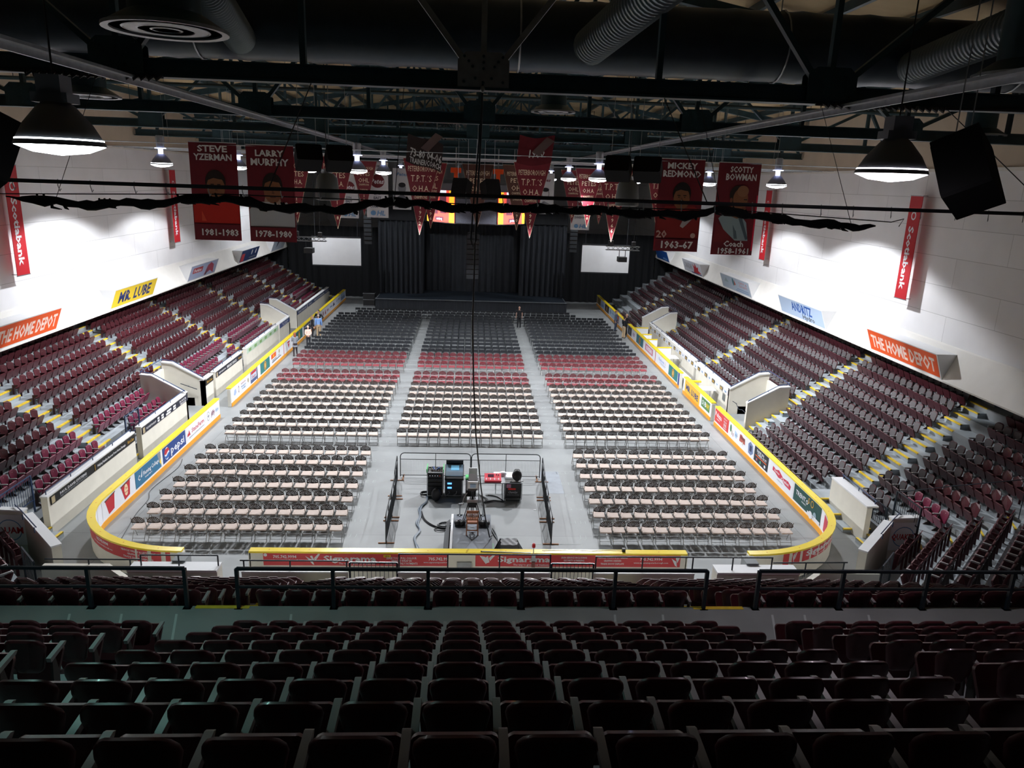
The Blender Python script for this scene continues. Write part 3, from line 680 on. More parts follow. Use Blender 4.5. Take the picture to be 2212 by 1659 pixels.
# left far board
tLF, PLF = boards('long straight left rink board beyond the gate, yellow capped with adverts', [(-12.95, 76.6), (-12.95, 39.3)], 1)
yf = lambda y: 76.6-y
for y1, y0, it, bg in [
 (42.85, 39.4, [('p', [(.10, .35), (.14, .7), (.22, .75), (.24, .4), (.17, .25)], C('9fb4dc')), ('e', .36, .5, .12, .3, C('7a4a62')), ('e', .36, .5, .07, .18, WHT), T_('MCWILLIAMS', .62, .74, .11, C('c99aa0'), width=.25), T_('Moving and', .62, .5, .13, LBL, width=.25), T_('Storage', .62, .3, .13, LBL, width=.2), ('e', .88, .55, .16, .2, C('b8a878'))], WHT),
 (44.25, 42.95, [R_(.05, .95, .05, .95, C('c6cddd')), R_(.1, .9, .74, .94, RED), T_('Sears', .5, .5, .26, C('a33c4a'), width=.6), R_(.05, .95, .05, .3, C('4a5a88'))], C('3d4d80')),
 (47.2, 45.05, [R_(.0, 1, 0, 1, C('2d7a78')), ('e', .5, .5, .42, .42, GLD), ('e', .5, .5, .32, .32, C('8a5a30')), ('e', .5, .5, .2, .24, C('e0c070'))], TEALC),
 (50.3, 47.6, [R_(0, .45, .5, .95, ORG), ('e', .22, .7, .14, .14, YLW), ('e', .75, .7, .2, .2, C('b0a060')), T_('ORANGE', .27, .32, .16, NAVY, width=.4), R_(.05, .9, .12, .2, NAVY), T_('CORNER', .7, .36, .12, GRY)], WHT),
 (53.2, 51.4, [('p', [(.28, .85), (.72, .85), (.5, .08)], C('c23b45')), ('e', .5, .72, .1, .14, C('6f1422')), R_(.35, .65, .6, .66, WHT)], WHT),
 (56.7, 54.5, [R_(.0, 1, 0, 1, C('2d6a68')), ('e', .5, .5, .42, .42, GLD), ('e', .5, .5, .32, .32, C('8a5a30')), ('e', .5, .5, .2, .24, C('e0c070'))], TEALC),
 (60.3, 57.2, [R_(0, .75, 0, 1, C('454a5c')), ('e', .4, .5, .2, .3, C('b9bccc')), R_(.1, .7, .7, .8, WHT), R_(.8, .95, .1, .5, C('b0405a'))], WHT),
 (63.9, 61.5, [T_('ORANGE', .5, .6, .3, ORG, width=.8)], WHT),
 (67.5, 64.2, [('e', .2, .5, .3, .3, C('7a2a3a')), ('p', [(.4, .2), (.5, .85), (.6, .2)], C('a33a4a')), R_(.7, .95, .3, .6, C('b98aa0'))], WHT),
 (70.8, 67.8, [R_(.1, .4, .4, .6, LBL), ('p', [(.5, .3), (.7, .8), (.9, .3)], NAVY)], WHT),
 (73.6, 71.0, [T_('LUBE', .5, .6, .3, C('26405f'), width=.7), T_('service', .5, .25, .18, GRY)], C('dbe2f0')),
 (76.3, 73.8, [R_(.05, .95, .1, .5, C('6f86a8'))], C('9fb0c4'))]:
    inner_ad(tLF, PLF, yf(y1), yf(y0), it, bg, flip=True)
for y, m in ((50.9, M_red), (44.35, NAVY)): inner_ad(tLF, PLF, yf(y)-.06, yf(y)+.06, [], m, z0=.0, z1=1.0, name='zone_line')
# right boards beyond the gate
tRM, PRM = boards('right rink board beyond the gate with yellow lube advert and sandwich advert', [(12.95, 38.2), (12.95, 43.75)], 1)
yq = lambda y: y-38.2
inner_ad(tRM, PRM, yq(40.35), yq(43.4), [T_('MR. LUBE', .5, .48, .42, C('26357c'), width=.82, bold=.03, rot=-.03)], C('e8b93a'), flip=True, z0=.2)
inner_ad(tRM, PRM, yq(38.35), yq(40.25), [R_(.15, .95, .1, .9, C('4f7f4a')), T_('SUB', .42, .5, .4, WHT, width=.4), T_('WAY', .75, .5, .4, YLW, width=.3)], WHT, flip=True)
tRF, PRF = boards('long right rink board in front of the player benches, yellow capped', [(12.95, 44.7), (12.95, 61.1)], 1)
yg = lambda y: y-44.7
inner_ad(tRF, PRF, 0, .35, [], C('3a4a8a'), z0=.0, z1=1.0, name='zone_line')
for y0, y1, it, bg in [
 (45.15, 47.35, [R_(.0, 1, 0, 1, C('2d7a78')), ('e', .5, .5, .42, .42, GLD), ('e', .5, .5, .32, .32, C('8a5a30')), ('e', .5, .5, .2, .24, C('e0c070'))], TEALC),
 (47.7, 50.7, [T_('Nexicom', .45, .62, .32, C('7a9ad8'), width=.5), T_('i', .80, .62, .4, C('c0507a')), R_(.3, .85, .3, .34, LBL), R_(.4, .8, .2, .23, GRY)], WHT),
 (51.6, 54.7, [R_(.12, .9, .15, .85, C('b8506a')), R_(.18, .84, .22, .78, C('d8a0b0')), T_('CUSTEAU', .51, .5, .34, WHT, width=.6, bold=.04)], WHT),
 (55.1, 57.5, [R_(.0, 1, 0, 1, C('2d6a78')), ('e', .5, .5, .42, .42, GLD), ('e', .5, .5, .32, .32, C('8a5a30'))], TEALC),
 (58.0, 59.3, [T_('N', .4, .5, .4, C('7a5a9a')), R_(.6, .8, .3, .7, C('b080b0'))], WHT),
 (59.4, 60.9, [R_(.1, .9, .1, .9, C('30323a')), ('e', .5, .5, .2, .25, GRY)], C('565a66'))]:
    inner_ad(tRF, PRF, yg(y0), yg(y1), it, bg, flip=True)
inner_ad(tRF, PRF, yg(51.05), yg(51.2), [], C('c0405a'), z0=0, z1=1.0, name='zone_line')
tRE, PRE = boards('right rink board farthest from the camera, ending at the black curtain', [(12.95, 63.2), (12.95, 77.2)], 1)
yh = lambda y: y-63.2
for y0, y1, it, bg in [(65.0, 66.8, [R_(.1, .9, .5, .9, ORG), R_(.1, .9, .1, .45, C('6a3a7a'))], C('4a2f5c')), (67.0, 69.7, [T_('Kawartha', .55, .6, .22, LBL, width=.6), R_(.1, .2, .2, .8, BLUE)], C('bcd0e6')), (70.0, 72.3, [('e', .5, .5, .3, .35, C('b98a5a'))], C('2e2620')), (72.5, 74.6, [R_(.2, .8, .2, .5, LBL)], C('9fb0d0')), (74.8, 77, [('e', .5, .5, .2, .3, C('4a3a2a'))], C('6a5636'))]:
    inner_ad(tRE, PRE, yh(y0), yh(y1), it, bg, flip=True)
# thin rails standing along the walkway behind the near boards
def rail_run(label, pts, z0, z1, posts, mat_=M_rail, r=.022, low=None, group=None):
    t = thing('handrail', label, 'railing', group=group)
    mb = MB(); mb.tube([(x, y, z1) for x, y in pts], r, mat_, 6)
    if low is not None: mb.tube([(x, y, low) for x, y in pts], r*.8, mat_, 6)
    mb.build('rail', t, True)
    for x, y in posts:
        mb = MB(); mb.tube([(x, y, z0), (x, y, z1)], r, mat_, 6); mb.build('post', t, True)
    return t
rail_run('thin dark handrail over the gap behind the near rink board, left end', [(-9.4, 19.65), (-7.25, 19.65)], 1.38, 1.72, [(-9.4, 19.65), (-8.35, 19.65), (-7.25, 19.65)])
rail_run('thin dark handrail sloping down to the left opening of the end wall', [(-12.1, 19.75), (-9.45, 19.75)], 1.0, 1.52, [(-10.9, 19.75), (-9.75, 19.75)])
rail_run('thin dark handrail on the left centre end wall', [(-6.6, 19.55), (-3.55, 19.55)], 1.3, 1.62, [(-6.5, 19.55), (-5.2, 19.55), (-3.6, 19.55)])
rail_run('thin dark handrail on the middle end wall below the red adverts', [(-2.12, 19.55), (2.3, 19.55)], 1.3, 1.85, [(-2.1, 19.55), (-.7, 19.55), (.8, 19.55), (2.28, 19.55)])
rail_run('thin dark handrail on the right centre end wall', [(3.6, 19.55), (8.9, 19.55)], 1.3, 1.8, [(3.62, 19.55), (5.0, 19.55), (6.5, 19.55), (7.7, 19.55), (8.88, 19.55)])
rail_run('thin dark handrail sloping up beside the right end corner wall', [(9.0, 19.7), (11.3, 19.75)], 1.1, 1.55, [(10.0, 19.7), (11.2, 19.75)])
for x0, x1, nm in ((-3.5, -2.15, 'left'), (2.32, 3.55, 'right')):
    t = thing('picket_gate', 'dark picket barrier filling the %s stair opening of the end wall' % nm, 'railing', ((x0+x1)/2, 19.5, 0))
    h = (x1-x0)/2
    mb = MB(); mb.bar((-h, 0, 1.6), (h, 0, 1.6), .04, .04, M_rail); mb.bar((-h, 0, .55), (h, 0, .55), .03, .03, M_rail); mb.bar((-h, 0, .3), (-h, 0, 1.6), .05, .05, M_rail); mb.bar((h, 0, .3), (h, 0, 1.6), .05, .05, M_rail); mb.build('frame', t)
    for i in range(1, 11):
        mb = MB(); x = -h+2*h*i/11; mb.bar((x, 0, .55), (x, 0, 1.6), .014, .014, M_rail); mb.build('picket', t)
# ------------------------------------------------------------------ black signs on the left front walls
def wall_sign(label, y0, y1, items, bg, sd=-1, z0=1.08, z1=1.38, name='wall_sign'):
    t = thing(name, label, 'sign', (sd*14.385, (y0+y1)/2, (z0+z1)/2))
    W, H = y1-y0, z1-z0
    mb = MB(); mb.box(*sorted((0, -sd*.03)), -W/2, W/2, -H/2, H/2, bg)
    def fn(u, v, off):
        return (-sd*(.03+off), (-W/2+u) if sd < 0 else (W/2-u), -H/2+v)
    decorate(mb, fn, W, H, items); mb.build('sign_panel', t)
for y0, y1, it, lb, bg in [
 (24.3, 27.3, [R_(.01, .08, .1, .9, C('b8a888')), T_('PAUL DAVIS SYSTEMS', .5, .62, .30, WHT, width=.62), T_('FIRE WATER MOLD RESTORATION', .5, .25, .2, GRY, width=.62)], 'long black sign with pale lettering on the left wall, lowest near the corner stairs', BLK),
 (27.35, 30.85, [R_(.0, .01, .1, .9, GLD), T_('Helping Families Recover From Home Damage', .40, .5, .32, WHT, width=.68), T_('RioCan', .88, .5, .42, GLD, width=.16)], 'black sign with white slogan and gold script on the left wall', BLK),
 (31.6, 36.95, [R_(.01, .05, .1, .9, C('b8a888')), T_('THE JOHNSTON GROUP', .17, .5, .3, WHT, width=.2), R_(.30, .34, .15, .45, WHT), R_(.30, .34, .55, .85, WHT), R_(.38, .43, .15, .45, WHT), R_(.38, .43, .55, .85, WHT), R_(.48, .58, .15, .45, WHT), R_(.50, .60, .55, .85, WHT), R_(.64, .70, .15, .45, WHT), R_(.64, .70, .55, .85, WHT), T_('24 HOUR', .87, .68, .34, WHT, width=.16), T_('SERVICE', .87, .25, .25, WHT, width=.14)], 'black sign with white logo boxes and 24 HOUR on the left wall', C('1c1f33')),
 (39.6, 40.8, [T_('RioCan', .5, .5, .42, GLD, width=.7)], 'short black sign with gold script beside the left tunnel', BLK),
 (41.3, 46.1, [R_(.01, .05, .1, .9, C('b8a888')), T_('RESTORATION', .22, .5, .3, WHT, width=.24), T_('EMERGENCY SERVICES', .58, .5, .5, WHT, width=.38), T_('RioCan', .91, .5, .4, GLD, width=.12)], 'black sign with bold white words on the left wall past the tunnel', C('1c1f33')),
 (47.3, 55.1, [x for i in range(6) for x in (R_(.04+i*.16, .11+i*.16, .2, .85, C('7fa86a')), ('e', .15+i*.16, .5, .06, .3, YLW))], 'pale green sign with yellow blocks on the left wall', C('bcd4c4')),
 (55.65, 58.7, [T_('TD Canada', .5, .68, .3, WHT, width=.6), T_('Trust', .5, .3, .24, WHT, width=.5)], 'short blue sign with white words before the far left tunnel', C('3a4a80')),
 (61.4, 65.0, [T_('WEALTH BROOK', .5, .5, .45, WHT, width=.85)], 'blue sign with white words just past the far left tunnel', C('2a3f70')),
 (65.4, 75.0, [T_('SUNCO', .10, .5, .45, WHT, width=.14), T_('WEST CITY FINANCIAL', .52, .5, .45, WHT, width=.5), T_('SUNCO', .9, .5, .4, WHT, width=.14)], 'longest blue sign on the left wall, nearest the stage', C('3a4a70'))]:
    wall_sign(lb, y0, y1, it, bg)
t_items = [x for i in range(13) for x in (R_(.01+i*.077, .035+i*.077, .15, .85, C('5a5548') if i % 2 else C('77705a')), R_(.016+i*.077, .03+i*.077, .3, .6, GLD), ('p', [(.052+i*.077, .7), (.06+i*.077, .25), (.068+i*.077, .5)], LBL))]
wall_sign('white strip of small photos and blue logos along the wall above the player benches', 39.8, 59.2, t_items, WHT, 1, 1.02, 1.36)
for sd in (-1, 1):
    t = thing('wall_banner', 'white oval brand banner with red capitals on the %s corner stair wall' % ('left' if sd < 0 else 'right'), 'banner', (sd*14.9, 22.82, .85))
    mb = MB(); mb.box(-.48, .48, -.0, .03, -.5, .55, WHT)
    def fn(u, v, off): return (-.48+u, -.004-off, -.5+v)
    a = [('e', .5, .5, .36, .36, LBL), ('e', .5, .5, .33, .33, WHT), T_('QUAKER' if sd > 0 else 'QUAM', .5, .5, .2, RED, width=.86, bold=.03)]
    decorate(mb, fn, .96, 1.05, a); mb.build('printed_face', t)
# ------------------------------------------------------------------ lit-box signs on the bulkhead
def box_sign(label, sd, y0, y1, items, bg, fr=M_white):
    t = thing('advertising_sign', label, 'sign', (sd*19.3, (y0+y1)/2, 4.96)); hw = (y1-y0)/2
    b0 = Vector((0, 0, 0)); tp = Vector((-sd*.40, 0, 1.06))
    mb = MB()
    pf = [(.0, 0), (.0-sd*.02*0, 0), (tp.x, tp.z), (sd*.55, tp.z+.03), (sd*.06, 0)]
    pf = [(0, 0), (tp.x, tp.z), (sd*.52, tp.z), (sd*.06, 0)]
    vs = [(x, y, z) for y in (-hw, hw) for x, z in pf]
    mb.raw(vs, [(i, (i+1) % 4, 4+(i+1) % 4, 4+i) for i in range(4)]+[(0, 1, 2, 3), (4, 5, 6, 7)], fr); mb.build('box_frame', t)
    nrm = Vector((-sd*1.06, 0, -.40)).normalized(); W = 2*hw; H = tp.length
    def fn(u, v, off):
        y = (-hw+u) if sd < 0 else (hw-u); p = b0+tp*(v/H)+nrm*off; return (p.x, y, p.z)
    mb = MB(); decorate(mb, fn, W, H, [R_(.012, .988, .06, .96, bg)]+items); mb.build('sign_face', t)
HD = [T_('THE HOME DEPOT', .5, .50, .52, C('f3d9cf'), width=.90, bold=.03, shear=-.05)]
box_sign('orange hardware store sign on the left bulkhead, nearest the camera', -1, 30.1, 35.0, HD, C('e8571f'))
box_sign('yellow sign with dark blue lube letters on the left bulkhead', -1, 40.3, 45.8, [T_('MR. LUBE', .5, .52, .56, C('23346f'), width=.74, bold=.032)], C('f0cf33'))
box_sign('pale blue restaurant sign with figures on the left bulkhead', -1, 51.4, 56.9, [R_(.10, .44, .45, .80, C('b03a44')), T_('Perkins', .27, .62, .2, WHT, width=.26), ('p', [(.55, .1), (.62, .75), (.72, .9), (.85, .7), (.9, .1), (.75, .35)], C('a8405a')), ('p', [(.58, .12), (.66, .6), (.64, .12)], C('40444c'))], C('a9b6d6'))
box_sign('navy sign with two white portrait spots on the left bulkhead', -1, 62.8, 68.0, [R_(.05, .22, .1, .7, C('b83a44')), ('e', .60, .65, .14, .2, WHT), ('e', .82, .65, .14, .2, WHT), R_(.5, .9, .2, .28, GRY)], C('22396b'))
box_sign('pale sign with one dark pointed letter on the left bulkhead', -1, 73.0, 77.8, [('p', [(.3, .2), (.35, .8), (.6, .85), (.45, .7)], NAVY)], C('c4cede'))
box_sign('orange hardware store sign on the right bulkhead, nearest the camera', 1, 28.9, 34.6, HD, C('e8571f'))
box_sign('pale blue sign with bold blue turbine maker name on the right bulkhead', 1, 39.4, 45.5, [T_('ANDRITZ', .53, .64, .46, C('1f5bb0'), width=.46, bold=.032), T_('Hydro', .66, .24, .26, C('40464e'), width=.26)], C('b6cbe6'))
box_sign('pale sign with a globe and red words on the right bulkhead', 1, 50.7, 56.9, [('e', .45, .66, .17, .26, C('3f7f8c')), ('p', [(.47, .45), (.53, .5), (.5, .85)], C('c05a4a')), T_('CITY &', .78, .74, .14, C('cf8a8a'), width=.28), T_('COUNTY', .78, .52, .14, C('cf8a8a'), width=.28), R_(.55, .93, .26, .30, LBL), R_(.50, .93, .14, .18, LBL), ('p', [(.12, .5), (.2, .8), (.28, .5)], C('9db8c4'))], C('bccddf'))
box_sign('white sign with grey capitals and a big red maple leaf on the right bulkhead', 1, 62.2, 67.8, [T_('CANADIAN', .30, .55, .45, C('8a8590'), width=.44), ('p', [(.55, .1), (.60, .45), (.56, .85), (.66, .62), (.72, .95), (.76, .6), (.86, .7), (.82, .4), (.95, .22), (.8, .15)], C('c0303c')), R_(.42, .95, .06, .14, C('3a4a80'))], C('d6dae4'))
box_sign('blue sign partly behind the coach banners on the right bulkhead', 1, 73.3, 78.4, [('p', [(.5, .2), (.6, .35), (.9, .3), (.8, .15)], C('7aa8e0'))], C('1f5bb0'))
# vertical bank banners held off the walls
for sd, y, nm in ((-1, 33.5, 'left wall, nearer the camera'), (-1, 51.0, 'left wall, farther one by the player banners'), (1, 33.3, 'right wall, nearer the camera'), (1, 50.5, 'right wall, farther one by the player banners')):
    t = thing('bank_banner', 'tall red bank banner with sideways lettering, %s' % nm, 'banner', (sd*19.55, y, 9.9))
    mb = MB(); mb.box(-.012, .012, -.47, .47, -2.25, 2.35, RED)
    W, H = 4.6, .94
    def fn(u, v, off): return (-sd*(.012+off), (-.47+v) if sd < 0 else (.47-v), 2.35-u)
    items = [('p', [(.14, .3), (.22, .5), (.14, .7), (.19, .5)], WHT), ('e', .19, .5, .2, .2, WHT), ('e', .19, .5, .13, .13, RED), T_('Scotiabank', .60, .48, .42, WHT, width=.62, bold=.03)]
    decorate(mb, fn, W, H, items)
    mb.build('banner_cloth', t)
    mb = MB()
    for z in (2.35, -2.25): mb.bar((0, -.5, z), (0, .5, z), .04, .04, M_galv); mb.bar((0, 0, z), (sd*.49, 0, z), .03, .03, M_galv)
    mb.build('bracket', t)
# ================================================================== folding chairs on the floor
def chair_parts(back, cush, tubem, kind):
    """chair faces +y, origin on the floor under the back; returns frame, backrest, seat builders"""
    fr = MB()
    for s in (-1, 1):
        x = s*.215
        fr.tube([(x, .40, .01), (x, .20, .44), (x*1.0, .04, .80), (x*.97, .035, .845)], .0125, tubem, 5)
        fr.tube([(x*.93, -.06, .01), (x*.93, .12, .28), (x*.93, .34, .45)], .0115, tubem, 5)
    fr.tube([(-.20, -.02, .10), (.20, -.02, .10)], .009, tubem, 4)
    fr.tube([(-.215, .335, .15), (.215, .335, .15)], .009, tubem, 4)
    fr.tube([(-.20, .34, .44), (.20, .34, .44)], .010, tubem, 4)
    bk = MB()
    if kind == 'fan':
        # half-oval fan back: rim, base bar and radial blades with gaps between
        c = (0, .62); n = 12
        def pt(a, k): return (.215*math.cos(a)*k, .05+.0*k, .665+.19*math.sin(a)*k)
        rim = [pt(pi*i/n, 1) for i in range(n+1)]
        bk.tube(rim, .014, back, 5)
        bk.tube([(-.215, .05, .665), (-.12, .055, .640), (0, .06, .632), (.12, .055, .640), (.215, .05, .665)], .014, back, 5)
        for i in range(9):
            a0 = pi*(i+.10)/9; a1 = pi*(i+.86)/9; am = (a0+a1)/2
            p = [(math.cos(a)*k*.205, .655+math.sin(a)*k*.185) for a, k in ((a0, 1), (am, 1.0), (a1, 1), (am+.12, .16), (am-.12, .16))]
            bk.slab([(q[0], q[1]) for q in p], (0, .058, 0), (1, 0, 0), (0, 0, 1), .010, back)
        bk.blob((0, .052, .66), (.05, .012, .030), back, 8, 5)
    else:
        bk.grid(lambda u, v: (-.215+.43*u, .05+.03*(2*u-1)**2*-1+.03, .66+.185*v), 4, 1, back)
        bk.slab([(-.215, .66), (.215, .66), (.215, .83), (.19, .85), (-.19, .85), (-.215, .83)], (0, .065, 0), (1, 0, 0), (0, 0, 1), .016, back)
    st = MB()
    o = [(-.20, -.07), (.20, -.07), (.215, .1), (.205, .37), (.17, .40), (-.17, .40), (-.205, .37), (-.215, .1)]
    th = .045 if kind == 'fan' else .02
    st.slab([(x, y) for x, y in o], (0, .02, .435), (1, 0, 0), (0, 1, 0), th, cush)
    return fr, bk, st
def chair_proto(name, back, cush, tubem, kind, split):
    fr, bk, st = chair_parts(back, cush, tubem, kind)
    if split:
        root = bpy.data.objects.new(name, None); root.empty_display_size = .1; COL.objects.link(root)
        parts = [fr.build('frame', root), bk.build('backrest', root), st.build('seat_cushion' if kind == 'fan' else 'seat', root)]
    else:
        a = MB(); a.add(fr); a.add(bk); a.add(st); root = a.build(name); parts = []
    return root, parts
def low_mass(fr, bk, st):
    a = MB(); a.add(fr); a.add(bk); a.add(st); return a
ROWS = {'JJ': 23.9, 'HH': 25.1, 'GG': 26.3, 'FF': 27.52, 'EE': 28.8, 'DD': 30.0, 'CC': 31.2, 'BB': 33.75, 'AA': 34.98, 'Z': 36.13, 'Y': 37.3, 'X': 38.5, 'W': 39.7, 'V': 40.95, 'U': 42.15,
        'T': 43.4, 'S': 44.63, 'R': 47.35, 'Q': 48.58, 'P': 49.75, 'O': 50.9, 'N': 52.05, 'M': 53.25, 'L': 54.4, 'K': 56.0, 'J': 57.25, 'I': 58.45, 'H': 59.65, 'G': 60.85, 'F': 62.1, 'E': 63.3, 'D': 64.5}
BLOCKS = {'left': (-11.35, -4.70), 'centre': (-3.35, 3.17), 'right': (4.72, 11.28)}
beige, maroon, black = [], [], []
for rn, y in ROWS.items():
    for bn, (xa, xb) in BLOCKS.items():
        if bn == 'centre' and len(rn) == 2 and rn not in ('AA', 'BB'): continue
        for i in range(14):
            x = xa+(xb-xa)*i/13
            n = i+1 if bn != 'left' else 14-i      # counted from the aisle beside the block
            if bn == 'left': pos = 'in from the left aisle'
            elif bn == 'right': pos = 'in from the right aisle'
            else: pos = 'along from the left aisle'
            lab = '%s, chalk row %s, %s %s, %s block' % ('%s', rn, ordw(n), pos, bn)
            rec = (x+random.uniform(-.015, .015), y-.05+random.uniform(-.03, .03), random.gauss(0, .022), lab, bn, rn)
            if y > 50.5: black.append(rec)
            elif rn in 'PQRS' or rn == 'T' and not (bn == 'right' and i >= 10): maroon.append(rec)
            else: beige.append(rec)
# the two continuous rows against the stage
for y, rn, x0, x1 in ((65.75, 'second', -9.9, 9.6), (67.0, 'front', -10.3, 9.2)):
    n = int((x1-x0)/.51)
    for i in range(n):
        black.append((x0+.51*i, y, random.gauss(0, .02), '%s, unbroken '+rn+' row before the stage, '+ordw(i+1)+' from its left end', 'front', rn))
def place(recs, name, txt, cat, mats_, kind, most, nsplit, grp):
    recs = sorted(recs, key=lambda r: (r[0]-CAMX)**2+(r[1])**2) if len(recs) > most else recs
    ind, rest = recs[:most], recs[most:]
    ps = None
    for i, (x, y, rz, lab, bn, rn) in enumerate(ind):
        if i < nsplit:
            if ps is None: ps = chair_proto(name, *mats_, kind, True); o = ps[0]
            else: o = copy_tree(ps[0], ps[1])
        else:
            if i == nsplit: pm = chair_proto(name, *mats_, kind, False); o = pm[0]
            else: o = copy_tree(pm[0], [])
        o.location = (x, y, 0); o.rotation_euler = (0, 0, rz)
        tag(o, lab % txt, cat, grp)
    return rest
restb = place(beige, 'beige_folding_chair', 'beige folding chair', 'folding chair', (M_brown, M_beige, M_fr), 'fan', 300, 300, 'beige folding chairs in rows on the arena floor')
place(maroon, 'maroon_folding_chair', 'maroon folding chair', 'folding chair', (M_mback, M_mcush, M_fr), 'fan', 300, 220, 'maroon folding chairs in rows on the arena floor')
restk = place(black, 'black_folding_chair', 'black folding chair', 'folding chair', (M_blk, M_blk, M_frd), 'flat', 300, 0, 'black folding chairs in rows before the stage')
def mass(recs, mats_, kind, name, label):
    fr, bk, st = chair_parts(*mats_, kind); a = low_mass(fr, bk, st); mb = MB()
    for x, y, rz, *_ in recs: mb.add(a, Matrix.Translation((x, y, 0)) @ Matrix.Rotation(rz, 4, 'Z'))
    stuff(mb, name, label, 'folding chairs')
mass(restb, (M_brown, M_beige, M_fr), 'fan', 'far_folding_chair_rows', 'remaining beige folding chairs in the middle rows up to the maroon ones')
mass(restk, (M_blk, M_blk, M_frd), 'flat', 'stage_side_folding_chair_rows', 'remaining black folding chairs packed in front of the stage')
# chalk row letters beside both aisles
mb = MB()
for rn, y in ROWS.items():
    for x in (-4.2, 4.0):
        if y < 61: text_into(mb, rn if len(rn) < 2 else rn[0]+' '+rn[1], lambda u, v, o, x=x, y=y: (x+u, y+.45+v, .003), 0, 0, .26, M_chalk, bold=-.03, rot=random.uniform(-.1, .1))
text_into(mb, 'J J', lambda u, v, o: (11.7+u, 23.7+v, .003), 0, 0, .3, M_chalk, bold=-.03)
text_into(mb, 'JJ', lambda u, v, o: (-11.8+u, 24.5+v, .003), 0, 0, .3, M_chalk, bold=-.03)
mb.box(2.05, 3.85, 23.77, 23.80, .001, .004, M_chalk)
struct(mb, 'floor_markings', parent=None)
# slightly bluer rectangular patch and joint lines on the slab
mb = MB()
mb.box(2.95, 3.8, 28.2, 30.6, .0005, .003, mat('bluish_concrete', (.24, .27, .31), .5, noise=.1)); struct(mb, 'floor_patch')
# ================================================================== fixed seats
def seat_parts(kind, lod, tex=None):
    """fixed tip-up seat facing +y, origin on the tread under the back; returns back, pan, arm, leg"""
    bk, pan, arm, leg = MB(), MB(), MB(), MB()
    def rr(w, h, r, n):
        p = []
        for cx, cz, a0 in ((w/2-r, r*.6, -pi/2), (w/2-r, h-r, 0), (-w/2+r, h-r, pi/2), (-w/2+r, r*.6, pi)):
            rad = r if cz > h/2 else r*.6
            for i in range(n+1):
                a = a0+pi/2*i/n; p.append((cx+rad*math.cos(a), cz+rad*math.sin(a)))
        return p
    n = 4 if lod == 0 else (2 if lod == 1 else 1)
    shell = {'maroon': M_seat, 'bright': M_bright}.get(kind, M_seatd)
    # back: dished shell built from an outline ring pushed forward at the sides
    W_, H_ = (.47, .47) if lod else (.43, .46); out = rr(W_, H_, .115 if lod else .135, n); N = len(out)
    def P(x, z, t): 
        dish = .045*(2*x/W_)**2+.02*max(0, (z/H_-.8))*-1
        return (x, .03+dish-.08*(z/H_)+t, .42+z)
    if lod == 0:
        ks = (1.0, .93, .6)
    elif lod == 1: ks = (1.0, .80)
    else: ks = (1.0,)
    cx, cz = 0, H_/2
    rings = []
    for t, sgn in ((0, -1), (.035, 1)):
        for j, k in enumerate(ks if sgn < 0 else ks):
            rings.append([(cx+(x-cx)*k, cz+(z-cz)*k, t+(sgn*(.004 if j else -.006) if sgn > 0 else (.006, -.014, -.030)[j])) for x, z in out])
    R0 = rings[:len(ks)][::-1]+rings[len(ks):]
    vs = [P(x, z, t) for r in R0 for x, z, t in r]
    fs = []
    for j in range(len(R0)-1):
        for i in range(N): i2 = (i+1) % N; fs.append((j*N+i, j*N+i2, (j+1)*N+i2, (j+1)*N+i))
    fs.append(tuple(range(N))[::-1]); fs.append(tuple((len(R0)-1)*N+i for i in range(N)))
    bk.raw(vs, fs, shell)
    if kind == 'padded':
        po = rr(W_*.88, H_*.86, .09, n)
        bk.raw([P(x, z+.03, .048) for x, z in po], [tuple(range(len(po)))], M_grey)
        bk.raw([P(x, z+.03, .040) for x, z in po]+[P(x, z+.03, .048) for x, z in po], [(i, (i+1) % len(po), len(po)+(i+1) % len(po), len(po)+i) for i in range(len(po))], M_grey)
    else:
        bk.raw([P(.020*math.cos(a), .36+.020*math.sin(a), .0435) for a in [2*pi*i/6 for i in range(6)]], [tuple(range(6))], M_dot)  # small pale dot near the top of the back
    # tipped-up pan
    po = rr(.50, .38, .08, n); Np = len(po)
    def Q(x, z, t):
        c = .05*(2*x/.46)**2
        return (x, .12+.15*(z/.38)+t*.9+c*.4, .25+.39*(z/.38)-t*.3-(.03*(1-(2*x/.48)**2) if z > .25 else 0))
    vs = [Q(x, z, 0) for x, z in po]+[Q(x, z, .045) for x, z in po]
    pan.raw(vs, [(i, (i+1) % Np, Np+(i+1) % Np, Np+i) for i in range(Np)]+[tuple(range(Np))[::-1], tuple(range(Np, 2*Np))], shell)
    if kind == 'padded': pan.raw([Q(.02*math.cos(a)+.0, .15+.02*math.sin(a), .052) for a in [2*pi*i/6 for i in range(6)]], [tuple(range(6))], M_dot)  # small pale dot on the tipped-up pan
    # arm and standard
    if lod < 2:
        arm.slab([(-.02, .60), (.27, .63), (.30, .655), (.27, .67), (-.03, .655)], (.235, 0, 0), (0, 1, 0), (0, 0, 1), .05, M_arm)
    leg.slab([(-.03, .12), (.02, .62), (.07, .63), (.12, .40), (.09, .12), (.22, .02), (.22, 0), (-.06, 0), (-.06, .02)] if lod < 2 else [(-.02, 0), (.0, .64), (.24, .65), (.24, .60), (.06, .5), (.06, 0)], (.248, 0, 0), (0, 1, 0), (0, 0, 1), .026, M_leg if lod < 2 else M_seatd)
    return bk, pan, arm, leg
SEATS = []      # x, y, z, rz, label, kind, weight
def add_seat(x, y, z, rz, label, kind, wgt=1.0): SEATS.append((x, y, z, rz, label, kind, wgt))
P_ = .518
